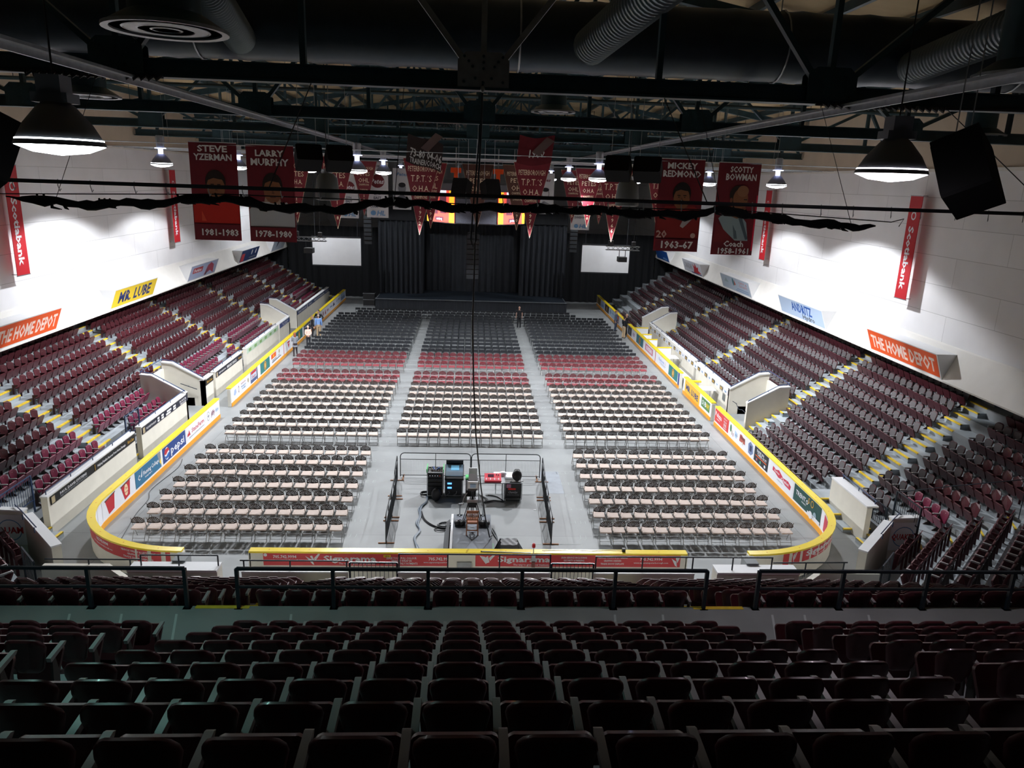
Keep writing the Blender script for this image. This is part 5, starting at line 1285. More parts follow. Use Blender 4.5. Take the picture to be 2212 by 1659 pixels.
pennant('large maroon pennant on the right, year ending 66, by the grey horn', 7.63, 42.4, 13.18, TPT, year='1966', w_=2.01276, h_=4.04202)
pennant('maroon pennant half hidden by the first coach-side banner', 10.67, 44, 13.29, TPT, year='1968', w_=1.9663, h_=3.94872)
def rect_banner(name, label, x, y, z, w_, h_, bg, items, cat='banner'):
    t = thing(name, label, cat, (x, y, z), random.gauss(0, .03))
    def fn(u, v, off): return (u-w_/2, -.006*math.sin(u*3.1+v*1.2)-off, v-h_)
    mb = MB(); mb.grid(lambda a, b: fn(a*w_, b*h_, 0), 10, 14, bg); mb.grid(lambda a, b: fn(a*w_, b*h_, -.008), 10, 14, bg); mb.build('cloth', t, True)
    mb = MB()
    k = 0
    for it in items:
        k += 1; off = .016+.003*k
        if it[0] == 't':
            _, s, a, b, h, m, o = it; o = dict(o)
            if 'width' in o: o['width'] *= w_
            text_into(mb, s, fn, a*w_, b*h_, h*h_, m, off=off, **o)
        elif it[0] == 'r':
            _, a, b, c, d, m = it
            mb.grid(lambda p, q: fn((a+(b-a)*p)*w_, (c+(d-c)*q)*h_, off), 8, 4, m)
        elif it[0] == 'e':
            _, a, b, ru, rv, m = it
            c0 = [fn(a*w_+ru*h_*math.cos(2*pi*i/20)*r, b*h_+rv*h_*math.sin(2*pi*i/20)*r, off) for r in (1, .5) for i in range(20)]
            mb.raw(c0+[fn(a*w_, b*h_, off)], [(i, (i+1) % 20, 20+(i+1) % 20, 20+i) for i in range(20)]+[(20+i, 20+(i+1) % 20, 40) for i in range(20)], m)
        elif it[0] == 'p': mb.face([fn(p[0]*w_, p[1]*h_, off) for p in it[1]], it[2])
    mb.build('print', t)
    mb = MB(); mb.tube([(-w_/2, 0, .01), (w_/2, 0, .01)], .02, M_galv, 6); mb.tube([(-w_/2+.1, 0, 0), (-w_/2+.1, 0, max(.02, PCZ+.03-z))], .006, M_galv, 4); mb.tube([(w_/2-.1, 0, 0), (w_/2-.1, 0, max(.02, PCZ+.03-z))], .006, M_galv, 4); mb.build('hanging_rod', t)
sk1, sk2, hr, hr2 = C('8a5a3c'), C('7c4a34'), C('241812'), C('17100e')
def face(x, y, rx, ry, skin, hair, side=0):
    return [('e', x+.0, y+.045, rx*1.12, ry*1.02, hair), ('e', x+side*.01, y-.01, rx, ry, skin), ('p', [(x-rx*1.9, y+ry*.50), (x-rx*1.3, y+ry*1.12), (x+rx*.6, y+ry*1.22), (x+rx*1.8, y+ry*.62), (x+rx*.9, y+ry*.62), (x-rx*.4, y+ry*.72)], hair),
            ('r', x-rx*1.1, x-rx*.35, y+ry*.16, y+ry*.24, hair), ('r', x+rx*.35, x+rx*1.1, y+ry*.16, y+ry*.24, hair), ('e', x-rx*.72, y+ry*.05, .008, .005, hr2), ('e', x+rx*.72, y+ry*.05, .008, .005, hr2),
            ('p', [(x-.02, y-ry*.30), (x+.0, y+ry*.05), (x+.045, y-ry*.32)], C('6e4430')), ('r', x-rx*.6, x+rx*.7, y-ry*.62, y-ry*.54, C('5a2c28'))]
rect_banner('player_banner', 'maroon player banner with a face above a bright red jersey, dates 1981-1983', -11.48, 34.5, 13.46, 2.03038, 4.15981, M_bann,
  [('p', [(.02, .18), (.02, .40), (.25, .48), (.78, .48), (.99, .40), (.99, .18)], C('c8281c')), ('p', [(.18, .2), (.20, .46), (.32, .2)], C('e2553a')), ('p', [(.36, .46), (.5, .32), (.68, .46), (.66, .56), (.38, .56)], sk2), ('p', [(.42, .42), (.52, .37), (.62, .42), (.52, .40)], hr2)]+face(.52, .555, .095, .125, sk1, hr)+
  [('r', .02, .99, .02, .17, M_bann), T_('STEVE', .5, .94, .062, M_silver, width=.62, bold=.03), T_('YZERMAN', .5, .855, .062, M_silver, width=.80, bold=.03), T_('1981-1983', .56, .085, .065, M_silver, width=.78, bold=.03)])
rect_banner('player_banner', 'maroon player banner with a face above a white jersey with red collar', -9.05, 34.5, 13.43, 2.04689, 4.12679, M_bann,
  [('p', [(.02, .16), (.02, .34), (.2, .42), (.82, .42), (.98, .34), (.98, .16)], C('b9bcc0')), ('p', [(.24, .42), (.50, .24), (.80, .42), (.72, .42), (.50, .29), (.32, .42)], C('a82a30')), ('p', [(.34, .42), (.5, .31), (.70, .42), (.66, .50), (.38, .50)], C('a58a78'))]+face(.53, .545, .095, .13, sk1, hr)+
  [('r', .02, .98, .02, .15, M_bann), ('r', .02, .98, .15, .158, C('3a0b14')), T_('LARRY', .5, .92, .062, M_silver, width=.60, bold=.03), T_('MURPHY', .5, .83, .068, M_silver, width=.80, bold=.03), T_('1978-1980', .52, .085, .065, M_silver, width=.78, bold=.03)])
rect_banner('player_banner', 'maroon player banner with a moustached face and red jersey numbered 20', 9.19, 34.5, 13.48, 2.04689, 4.07727, M_bann,
  [('p', [(.02, .15), (.03, .36), (.2, .50), (.85, .50), (.98, .44), (.98, .15)], C('8a1f1e')), ('p', [(.40, .46), (.56, .40), (.70, .46), (.66, .54), (.42, .54)], sk2)]+face(.54, .59, .09, .12, sk1, hr2)+
  [('e', .54, .555, .030, .008, hr2), ('p', [(.55, .28), (.62, .36), (.88, .40), (.70, .30), (.62, .26)], C('b0a8a8')), T_('20', .15, .19, .075, C('c9a8a0'), width=.24, bold=.03), ('e', .86, .18, .028, .028, C('c9a8a0')),
   ('r', .02, .98, .02, .135, M_bann), T_('MICKEY', .5, .93, .062, M_silver, width=.66, bold=.03), T_('REDMOND', .5, .845, .066, M_silver, width=.84, bold=.03), T_('1963-67', .52, .075, .075, M_silver, width=.72, bold=.03)])
rect_banner('player_banner', 'maroon coach banner with a balding man in a checked shirt, outermost on the right', 11.83, 34.5, 13.41, 1.96435, 4.09378, M_bann,
  [('p', [(.03, .14), (.05, .36), (.25, .30), (.5, .14)], C('7a1a20')), ('p', [(.10, .40), (.22, .46), (.60, .46), (.78, .36), (.86, .16), (.55, .16), (.25, .28)], C('93a7ad')), ('p', [(.42, .44), (.48, .42), (.60, .18), (.52, .18)], C('5a6c74')), ('p', [(.55, .44), (.66, .42), (.86, .18), (.80, .17)], C('4b5d66')), ('p', [(.30, .44), (.55, .40), (.76, .46), (.7, .56), (.4, .56)], sk1)]+
  [('e', .50, .66, .09, .10, hr), ('e', .58, .62, .085, .11, sk1), ('e', .62, .70, .065, .06, C('9a6a4c')), ('r', .66, .74, .605, .615, hr2), ('p', [(.76, .60), (.80, .55), (.74, .55)], C('6e4430')), ('e', .36, .60, .016, .028, sk2), ('r', .64, .76, .515, .523, C('5a2c28')),
   ('r', .955, .985, .05, .66, C('e01a4a')), T_('SCOTTY', .54, .93, .060, M_silver, width=.54, bold=.03), T_('BOWMAN', .54, .85, .066, M_silver, width=.72, bold=.03), T_('Coach', .52, .125, .062, M_silver, width=.48, bold=.03), T_('1958-1961', .53, .045, .062, M_silver, width=.74, bold=.03)])  # crimson edge strip paints in the glow of back light through the folds
LOGO = [('e', .5, .66, .13, .12, MRN), T_('Petes', .5, .66, .085, WHT, width=.62, shear=.3, bold=.03)]
OH = [('e', .30, .085, .05, .045, LBL), T_('HL', .66, .085, .085, LBL, width=.40, shear=.2, bold=.03)]
rect_banner('division_banner', 'white rectangular division banner with a maroon round logo, left of centre', -7.23, 57.4, 13.27, 1.58564, 3.96409, M_whiteb, [T_('PETERBOROUGH', .5, .93, .035, NAVY, width=.8)]+LOGO+[T_('2005', .5, .44, .045, NAVY), T_('EAST', .5, .36, .045, NAVY), T_('DIVISION', .5, .28, .045, NAVY, width=.6), T_('CHAMPIONS', .5, .20, .035, NAVY, width=.7)]+OH)
rect_banner('division_banner', 'white division banner partly behind the maroon league pennant on the left', -9.45, 58.2, 12.6, 1.40806, 3.44194, M_whiteb, LOGO+[T_('1996', .5, .44, .045, NAVY), T_('EAST', .5, .36, .045, NAVY), T_('DIVISION', .5, .28, .045, NAVY, width=.6)]+OH)
rect_banner('portrait_banner', 'white banner with a grey portrait of a man, left of the largest left pennant', -5.59, 59.2, 12.91, 1.40211, 3.03789, M_whiteb, [('e', .5, .52, .10, .13, GRY), ('e', .5, .60, .09, .06, BLK), ('p', [(.1, .05), (.15, .28), (.5, .38), (.85, .28), (.9, .05)], C('6a6e78')), T_('Petes', .5, .86, .08, LBL, width=.6, shear=.3)])
rect_banner('portrait_banner', 'white banner with an outline portrait, right of the largest right pennant', 5.31, 59.2, 12.91, 1.48, 3.03789, M_whiteb, [('e', .55, .5, .10, .14, GRY), ('e', .55, .5, .08, .12, M_whiteb), ('e', .55, .6, .09, .05, BLK), ('p', [(.2, .05), (.25, .24), (.5, .32), (.85, .24), (.9, .05)], C('8a8e98')), T_('Petes', .5, .84, .08, MRN, width=.6, shear=.3)])
rect_banner('division_banner', 'white division banner low between two maroon pennants on the right', 8.3, 60, 12.14, 1.48438, 3.4375, M_whiteb, LOGO+[T_('1995', .5, .44, .045, NAVY), T_('EAST', .5, .36, .045, NAVY), T_('DIVISION', .5, .28, .045, NAVY, width=.6)]+OH)
# two banners flung up over the cables
for x, nm, txt in ((-2.37, 'dark crumpled banner flung over the wires, showing 04-06 above the left pennant', ('73-80 04-06', 'TRAINER/COACH')), (2.58, 'crumpled maroon banner flung over the wires above the right pennant, showing 1960', ('1960', ''))):
    t = thing('flung_banner', nm, 'banner', (x, 34.98, 13.48))
    t.scale = (1.65, 1.65, 1.65)
    def fn(u, v, off):
        return (-.48+u+.10*v, -.02*math.sin(u*9)-off-.1*v, v+.05*math.sin(u*5+x)-.34*(u/.95)*(1 if x < 0 else .0)+.02)
    mb = MB(); mb.grid(lambda a, b: fn(a*.95, -.28+b*.72, 0), 14, 8, mat('dark_banner', (.035, .018, .018), .6) if x < 0 else M_bann); mb.build('cloth', t, True)
    mb = MB()
    text_into(mb, txt[0], lambda u, v, o: fn(u+.52, v+.03, .02), 0, 0, .20, M_silver, width=.84 if x < 0 else .42, bold=.02)
    if txt[1]: text_into(mb, txt[1], lambda u, v, o: fn(u+.52, v-.17, .02), 0, 0, .14, M_silver, width=.84, bold=.02)
    mb.build('lettering', t)
    mb = MB(); mb.grid(lambda a, b: (-.1+.2*a+b*.4, -.06-.05*a, .05+.40*b-.1*a), 4, 6, mat('banner_back', (.20, .14, .15), .6)); mb.build('folded_corner', t, True)
# ================================================================== video cube
t = thing('video_cube', 'hanging video cube with red lit side screens and dark front, centre of the roof', 'scoreboard', (0.05, 49, 9.5))
mb = MB(); mb.prism([(-1.35, 0), (1.35, 0), (3.2, 1.9), (3.2, 4.6), (1.35, 6.5), (-1.35, 6.5), (-3.2, 4.6), (-3.2, 1.9)], 0, 2.5, mat('cube_housing', (.05, .052, .06), .6)); mb.build('housing', t)
mb = MB(); mb.box(-1.3, 1.3, -.03, .0, .05, 2.1, mat('dark_led_panel', (.09, .095, .12), .35, noise=.25, nscale=25)); mb.build('front_panel', t)
E1 = mat('screen_red_lit', (.85, .07, .05), .5, emit=1.1); E2 = mat('screen_orange_lit', (.95, .42, .02), .5, emit=1.3); E3 = mat('screen_dark_lit', (.12, .03, .05), .5, emit=.6); E4 = mat('screen_white_lit', (.8, .82, 1), .5, emit=1.0)
for sd in (-1, 1):
    o = Vector((sd*1.36, -.02, .05)); u = Vector((sd*1.85, 1.9, 0)); L = u.length; u.normalize(); nn = Vector((sd*1, -.97, 0)).normalized()
    def fn(a, b, off): p = o+u*a+nn*(off+.02); return (p.x, p.y, p.z+b)
    mb = MB(); W, H = L, 2.0
    decorate(mb, fn, W, H, [R_(0, 1, 0, 1, E1), R_(.02, .20, 0, 1, E2), R_(.90, 1, 0, 1, E2), R_(.30, .55, .62, .88, E3), R_(.62, .85, .60, .85, E3), R_(.30, .52, .28, .50, E3), R_(.60, .84, .25, .48, E3), R_(.40, .70, .05, .17, E3), T_('petes', .55, .11, .07, E4, width=.2, bold=.04), T_('petes', .72, .55, .06, E4, width=.16, bold=.04), R_(.3, .88, .92, 1.0, E4)])
    mb.build('side_screen', t)
    mb = MB(); mb.box(sd*1.3-.32, sd*1.3+.32, -1.3, -1.0, 3.15, 3.45, C('e8521a')); mb.box(sd*1.3-.12, sd*1.3+.12, -1.28, -1.02, 2.6, 3.2, C('e8521a')); mb.tube([(sd*1.3, -1.15, 3.4), (sd*1.3, -1.15, 6)], .04, M_galv, 5); mb.build('chain_hoist', t)
mb = MB()
for x in (-2.6, 2.6):
    for y in (1.5, 5): mb.tube([(x, y, 2.5), (x, y, 6.2)], .03, M_galv, 5)
mb.build('suspension_cable', t)
for sd in (-1, 1):
    roof_speaker('grey wedge speaker hung in front of the video cube, %s of centre' % ('left' if sd < 0 else 'right'), sd*.85, 46.0, 11.75, .95, 1.0, .8, R(-20), 0, R(25*sd))
# ================================================================== rails in the stands
def long_rail(label, x0, x1, y, zb, z1, zm, posts, foot=.0):
    t = thing('guard_rail', label, 'railing', (0, y, zb), group='walkway guard rails')
    mb = MB(); mb.bar((x0, 0, z1-zb), (x1, 0, z1-zb), .05, .05, M_rail); mb.bar((x0, 0, zm-zb), (x1, 0, zm-zb), .04, .04, M_rail); mb.build('rail', t)
    for x in posts:
        mb = MB(); mb.bar((x, 0, -.02), (x, 0, z1-zb), .06, .06, M_rail); mb.box(x-.07, x+.07, -.06, .06, -.03, .0, M_rail); mb.build('post', t)
    return t
zt = 5.87
long_rail('black walkway guard rail filling the middle between the two stairs', -4.02, 4.03, 11.5, 5.13, zt, 5.53, [-4.02, -2.42, -.81, .8, 2.42, 4.03])
long_rail('black walkway guard rail running off to the left of the left stair', -24, -4.88, 11.5, 5.13, zt, 5.53, [-4.88, -6.46, -8.05, -9.6, -11.2])
long_rail('black walkway guard rail running off to the right of the right stair', 4.96, 24, 11.5, 5.13, zt, 5.53, [4.96, 6.48, 8.02, 9.6, 11.2])
def picket_rail(label, a, b, zb, z1, m=M_navy):
    a, b = Vector(a), Vector(b); L = (b-a).length; t = thing('picket_rail', label, 'railing', tuple(a), math.atan2(b.y-a.y, b.x-a.x))
    dz = b.z-a.z
    mb = MB(); mb.bar((0, 0, z1), (L, 0, z1+dz), .035, .035, m); mb.bar((0, 0, zb), (L, 0, zb+dz), .03, .03, m)
    mb.build('rail', t)
    for x in (0, L):
        mb = MB(); mb.bar((x, 0, -.35), (x, 0, z1+dz*x/L), .05, .05, m); mb.build('post', t)
    n = int(L/.125)
    for i in range(1, n):
        mb = MB(); x = L*i/n; mb.bar((x, 0, zb+dz*x/L), (x, 0, z1+dz*x/L), .012, .012, m); mb.build('picket', t)
    return t
picket_rail('navy picket rail above the front wall between two maroon seat groups, left stand', (-15.05, 31.6, .88), (-15.05, 32.95, .88), .12, 1.0)
picket_rail('navy picket rail at the lower left edge of the view, left stand', (-15.3, 23.1, .9), (-15.3, 24.9, .9), .1, 1.0)
picket_rail('dark picket rail beside the right corner stair, in front of maroon seats', (15.25, 24.15, .95), (15.25, 22.65, .95), .35, 1.06, M_rail)
picket_rail('small dark picket gate at the foot of the right corner seats', (15.1, 25.2, .2), (15.1, 24.3, .2), .2, 1.05, M_rail)
def handrail(label, pts, posts, m=M_navy, r=.02):
    t = thing('handrail', label, 'railing')
    mb = MB(); mb.tube(pts, r, m, 6); mb.build('rail', t, True)
    mb = MB()
    for a, b in posts: mb.tube([a, b], r*.9, m, 6)
    mb.build('bracket', t, True); return t
for y0, y1, lb in [(24.3, 30.8, 'left front wall, first stretch by the corner'), (31.65, 36.9, 'left front wall, stretch before the near tunnel'), (41.3, 46.1, 'left front wall, stretch after the near tunnel'), (47.3, 55.0, 'left front wall, stretch over the green sign')]:
    ys = [y0+(y1-y0)*i/max(1, round((y1-y0)/1.6)) for i in range(round((y1-y0)/1.6)+1)]
    handrail('low navy tube rail on top of the '+lb, [(-14.5, y0, 1.58), (-14.5, y1, 1.58)], [((-14.5, y, 1.44), (-14.5, y, 1.58)) for y in ys])
handrail('low navy tube rail on top of the right front wall above the benches', [(14.5, 39.8, 1.58), (14.5, 59.2, 1.58)], [((14.5, 39.8+1.6*i, 1.44), (14.5, 39.8+1.6*i, 1.58)) for i in range(13)])
handrail('dark tube rail stepping down the raked corner wall on the right', [(14.40, 26.75, 1.30), (14.36, 25.9, 1.18), (14.36, 25.0, .80), (14.36, 24.35, .52)], [((14.44, 25.9, 1.1), (14.36, 25.9, 1.16))], M_rail)
handrail('navy tube rail along the coping of the raked corner wall on the right', [(14.6, 26.8, 1.56), (14.6, 24.2, 1.56)], [((14.6, y, 1.4), (14.6, y, 1.56)) for y in (26.7, 25.5, 24.3)])
for sd in (-1, 1):
    nm = 'left' if sd < 0 else 'right'
    handrail('navy tube rail on the slanting %s corner wall by the stair' % nm, [(sd*14.85, 23.15, 1.62), (sd*14.40, 22.72, 1.60), (sd*13.35, 21.62, 1.58)], [((sd*x, y, 1.4), (sd*x, y, 1.58)) for x, y in ((14.25, 22.5), (13.4, 21.6))])
    t = thing('corner_gate', 'dark mesh-like gate leaning behind the %s slanting corner wall' % nm, 'gate', (sd*12.75, 20.05, 0), sd*R(47))
    mb = MB(); mb.bar((-.6, 0, 1.5), (.6, 0, 1.5), .04, .04, M_rail); mb.bar((-.6, 0, .5), (.6, 0, .5), .03, .03, M_rail); mb.bar((-.6, 0, 0), (-.6, 0, 1.5), .05, .05, M_rail); mb.bar((.6, 0, 0), (.6, 0, 1.5), .05, .05, M_rail); mb.build('frame', t)
    for i in range(1, 9):
        mb = MB(); mb.bar((-.6+.133*i, 0, .5), (-.6+.133*i, 0, 1.5), .012, .012, M_rail); mb.build('picket', t)
handrail('long thin dark rail slanting up across the right corner rows', [(15.25, 24.1, 1.98), (16.4, 22.9, 2.75), (17.8, 21.5, 3.6)], [((15.25, 24.1, .95), (15.25, 24.1, 1.98)), ((17.8, 21.5, 2.2), (17.8, 21.5, 3.6))], M_rail, .016)
handrail('black grab rail fixed to the cream tunnel wall past the left gate', [(-14.75, 39.35, .95), (-15.6, 39.35, 1.25)], [((-15.2, 39.45, 1.1), (-15.2, 39.35, 1.1))], M_rail)
handrail('black zigzag cable clipped to the cream wall of the right tunnel', [(14.36, 38.9, .95), (14.34, 38.3, 1.0), (14.34, 37.8, .82), (14.34, 37.3, .95), (14.34, 36.95, .92), (14.6, 36.9, 1.3)], [((14.39, 38.3, 1.0), (14.34, 38.3, 1.0))], M_rail, .018)
mb = MB(); mb.box(-.02, .0, -.22, .22, -.2, .2, M_galv); o = mb.build('wall_cabinet'); o.location = (14.38, 40.4, .75); tag(o, 'grey square metal cabinet on the cream wall beside the right tunnel', 'cabinet')
# ------------------------------------------------------------------ player benches on the right
for i, (y, x1) in enumerate(((59.55, 14.35), (56.85, 14.0), (54.95, 14.0), (52.15, 14.35))):
    t = thing('bench_divider', 'white divider with a yellow top in the penalty boxes, %s from the stage' % ordw(i+1), 'partition', (13.25, y, 0))
    mb = MB(); mb.box(0, x1-13.25, -.04, .04, 0, 1.0, M_white); mb.build('panel', t)
    mb = MB(); mb.box(0, x1-13.25, -.07, .07, 1.0, 1.06, M_yel); mb.build('cap_rail', t)
def table(name, label, cat, x, y, w_, d_, h, m, rz=0, tm=M_galv):
    t = thing(name, label, cat, (x, y, 0), rz)
    mb = MB(); mb.box(-w_/2, w_/2, -d_/2, d_/2, h-.035, h, m); mb.build('table_top', t)
    for a in (-1, 1):
        for b in (-1, 1):
            q = MB(); q.tube([(a*(w_/2-.08), b*(d_/2-.07), 0), (a*(w_/2-.08), b*(d_/2-.07), h-.03)], .015, tm, 5); q.build('leg', t)
    return t
table('bench_table', 'white table in the players area nearer the right gate', 'table', 13.8, 41.7, .8, .9, .9, M_white)
table('bench_table', 'white table in the players area beyond the yellow door flap', 'table', 13.75, 49.8, .8, 1.0, .9, M_white)
table('bench_table', 'long white player bench table behind the gold round advert', 'table', 13.65, 46.6, .5, 2.6, .55, M_white)
mb = MB(); mb.box(13.22, 13.75, 42.75, 43.0, .95, 1.03, M_yel); o = mb.build('door_flap'); tag(o, 'yellow flap of the open bench door on the right', 'door flap')
t = thing('cardboard_box', 'small brown box standing on the floor of the right penalty boxes', 'box', (13.85, 57.2, 0)); mb = MB(); mb.box(-.2, .2, -.2, .2, 0, .8, mat('cardboard', (.45, .25, .13), .8)); mb.build('carton', t); mb = MB(); mb.box(-.02, .02, -.201, .201, .0, .805, GLD); mb.build('tape', t)
# ================================================================== mixing position on the floor
t = None
def barricade(label, a, b):
    a, b = Vector((*a, 0)), Vector((*b, 0)); L = (b-a).length; d = b-a
    t = thing('crowd_barrier', label, 'barrier', tuple(a), math.atan2(d.y, d.x), 'crowd barriers round the mixing position')
    mb = MB(); r = .16
    pts = [(0, 0, .04), (0, 0, 1.1-r)]+[(r-r*math.cos(q), 0, 1.1-r+r*math.sin(q)) for q in (pi/6, pi/3, pi/2)]+[(L-r+r*math.sin(q), 0, 1.1-r+r*math.cos(q)) for q in (0, pi/6, pi/3, pi/2)]+[(L, 0, .04)]
    mb.tube(pts, .02, M_frd, 7); mb.tube([(0, 0, .82), (L, 0, .82)], .013, M_frd, 6); mb.tube([(0, 0, .10), (L, 0, .10)], .013, M_frd, 6); mb.tube([(L/2, 0, .10), (L/2, 0, 1.1)], .015, M_frd, 6)
    mb.build('frame', t, True)
    n = int(L/.06)
    mb = MB()
    for i in range(1, n): mb.bar((L*i/n, 0, .10), (L*i/n, 0, .82), .006, .006, M_frd)
    mb.build('wire_mesh', t)
    for x in (.12, L-.12):
        mb = MB(); mb.bar((x, -.28, .02), (x, .28, .02), .05, .02, mat('rusty_foot', (.28, .12, .05), .8)); mb.bar((x, 0, .02), (x, 0, .12), .04, .04, M_frd); mb.build('foot', t)
barricade('black crowd barrier at the back of the mixing position, left half', (-3.02, 29.75), (-.06, 29.75))
barricade('black crowd barrier at the back of the mixing position, right half', (-.02, 29.75), (2.9, 29.75))
for sd, nm, xs in ((-1, 'left', (-3.08, -3.0, -2.98)), (1, 'right', (2.92, 2.88, 2.82))):
    for i, (y0, y1) in enumerate(((27.65, 29.5), (25.7, 27.6), (23.65, 25.65))):
        barricade('black crowd barrier on the %s side of the mixing position, %s from the back' % (nm, ordw(i+1)), (xs[i]+(.05*sd if i == 0 else 0), y1), (xs[i]-.03*sd, y0))
def flight_case(name, label, cat, x, y, w_, d_, h, face, rz=0, open_front=False, lid=None):
    t = thing(name, label, cat, (x, y, 0), rz)
    mb = MB(); wz = .10
    mb.box(-w_/2+.02, w_/2-.02, -d_/2+.02, d_/2-.02, wz+.01, h-.01, face); mb.build('case_body', t)
    mb = MB(); e = .028
    for a in (-1, 1):
        for b in (-1, 1): mb.box(a*w_/2-e/2, a*w_/2+e/2, b*d_/2-e/2, b*d_/2+e/2, wz, h, M_galv)
    for z in (wz, h):
        for a in (-1, 1): mb.box(-w_/2, w_/2, a*d_/2-e/2, a*d_/2+e/2, z-e/2, z+e/2, M_galv); mb.box(a*w_/2-e/2, a*w_/2+e/2, -d_/2, d_/2, z-e/2, z+e/2, M_galv)
    mb.build('metal_edging', t)
    for a in (-1, 1):
        for b in (-1, 1):
            q = MB(); q.lathe([(.045, -.02), (.045, .02)], (a*(w_/2-.08), b*(d_/2-.08), .047), M_blk, 10, lathe_T(0, pi/2)); q.build('caster', t)
    return t
LED = mat('blue_led', (.1, .35, 1.0), .4, emit=2.5)
GRE = mat('green_case_edge', (.05, .5, .12), .5)
t = flight_case('equipment_rack', 'black equipment rack with small lamps at the left of the mixing desk', 'rack', -1.46, 27.95, .62, .62, 1.08, M_blks)
mb = MB()
for z, s in ((.92, .09), (.78, .09), (.6, .12), (.35, .3)): mb.box(-.26, .26, -.335, -.31, z-s/2, z+s/2, M_blk)
for x in (-.2, -.1, .0, .1): mb.box(x-.012, x+.012, -.34, -.33, .95, .965, E4)
mb.box(.18, .2, -.34, -.33, .95, .965, E1); mb.build('rack_unit', t)
mb = MB(); mb.box(-.34, -.31, -.32, .32, 1.08, 1.22, GRE); mb.box(.31, .34, -.32, .32, 1.08, 1.22, GRE); mb.build('lid_edge', t)
t = thing('cable_heap', 'heap of dark headsets and leads lying on top of the left equipment rack', 'cables', (-1.46, 27.95, 1.10))
mb = MB()
for i in range(7): 
    a = i*.9; mb.tube([(-.24+.07*i, .1*math.cos(a), .02), (-.15+.07*i, .12*math.sin(a), .07), (-.1+.06*i, -.15*math.cos(a), .025)], .022, [M_blk, BLUE, M_frd][i % 3], 5)
mb.build('lead', t, True)
t = flight_case('mixing_desk_rack', 'open black rack with two blue lit units under the tilted mixing desk', 'rack', -.72, 27.95, .70, .55, .82, M_blks)
mb = MB(); mb.box(-.32, .32, -.285, -.26, .14, .78, M_blk); mb.build('rack_opening', t)
for z in (.62, .44):
    mb = MB(); mb.box(-.25, -.08, -.30, -.284, z-.03, z+.03, LED); mb.build('lit_unit', t)
mb = MB(); mb.tube([(-.25, -.3, .14), (-.15, -.33, .24), (-.2, -.3, .3)], .012, M_galv, 5); mb.tube([(.0, -.3, .14), (.1, -.34, .2), (.12, -.3, .3)], .012, M_galv, 5); mb.build('white_lead', t, True)
t = thing('mixing_desk', 'tilted audio mixing desk with a blue lit surface and raised meter bridge', 'mixing desk', (-.70, 27.9, .99))
T4 = Matrix.Rotation(R(24), 4, 'X')
mb = MB(); mb.box(-.37, .37, -.42, .36, .0, .10, M_blks, T4); mb.build('desk_body', t)
mb = MB(); mb.box(-.34, .34, -.30, .34, .10, .115, mat('desk_surface', (.16, .26, .36), .4), T4); mb.build('control_surface', t)
mb = MB(); mb.box(-.14, .18, .02, .28, .115, .122, mat('desk_screen', (.15, .4, .6), .3, emit=.6), T4); mb.build('desk_display', t)
mb = MB()
for i in range(16): mb.box(-.35+.045*i, -.335+.045*i, -.27, -.05, .115, .128, GRY, T4)
mb.build('fader', t)
mb = MB(); mb.box(-.34, .34, .36, .42, .0, .36, M_blk, Matrix.Rotation(R(10), 4, 'X')); mb.build('meter_bridge', t)
# desk on the right
table('folding_table', 'grey folding table carrying the red lighting desk', 'table', .75, 27.75, 1.1, .6, .75, M_galv)
table('folding_table', 'white folding table behind the flight case, with papers on it', 'table', 1.45, 28.36, 1.12, .58, .74, M_white)
t = thing('lighting_desk', 'red lighting desk with a small dark screen on the folding table', 'lighting desk', (.83, 27.72, .825))
T4 = Matrix.Rotation(R(16), 4, 'X'); mb = MB(); mb.box(-.33, .33, -.24, .24, .0, .08, mat('desk_red', (.72, .04, .07), .35), T4); mb.build('desk_body', t)
mb = MB(); mb.box(-.2, .04, .0, .17, .08, .09, mat('desk_lcd', (.06, .02, .04), .2), T4); mb.build('screen', t)
mb = MB()
for i in range(10): mb.box(-.28+.055*i, -.25+.055*i, -.18, -.06, .08, .09, WHT if i % 3 == 0 else C('e0707c'), T4)
for x, y in ((.15, .1), (.22, .1), (.15, .17), (.22, .03)): mb.lathe([(.02, .08), (.02, .10)], (x, y, .04), M_blk, 8)
mb.build('button', t)
t = flight_case('flight_case', 'black flight case with red label and script lettering on the floor', 'flight case', 1.64, 27.62, .68, .45, .78, M_blks)
mb = MB()
def fnc(u, v, off): return (-.30+u, -.208-off-.01, .14+v)
decorate(mb, fnc, .60, .60, [R_(.04, .34, .72, .98, C('c98aa8')), R_(.16, .66, .58, .70, C('e8281c')), T_('ChamSys', .48, .42, .15, WHT, width=.6, shear=.3, bold=-.01), T_('PROFESSIONAL LIGHTING', .5, .22, .05, GRY)])
mb.build('case_label', t)
t = thing('backpack', 'bulky black backpack sitting on the flight case', 'bag', (1.78, 27.62, .80))
mb = MB(); mb.blob((0, 0, .22), (.20, .15, .23), M_blk, 12, 8); mb.blob((0, -.12, .15), (.14, .07, .13), mat('bag_pocket', (.02, .02, .022), .7), 10, 6); mb.build('bag_body', t, True)
mb = MB(); mb.tube([(-.12, .05, .40), (-.06, .02, .47), (.06, .02, .47), (.12, .05, .40)], .012, M_blk, 5); mb.tube([(-.2, -.1, .02), (-.28, -.2, .012), (-.1, -.2, .012), (.1, -.22, .012), (.25, -.1, .012)], .015, M_blk, 5); mb.build('strap', t, True)
t = thing('white_helmet', 'rounded white hood-like cover lying on the white folding table', 'cover', (1.25, 28.25, .745)); mb = MB(); mb.blob((0, 0, .08), (.16, .13, .10), WHT, 12, 7); mb.build('shell', t, True); mb = MB(); mb.blob((-.22, -.05, .05), (.07, .06, .06), M_blk, 8, 5); mb.build('cup', t, True)
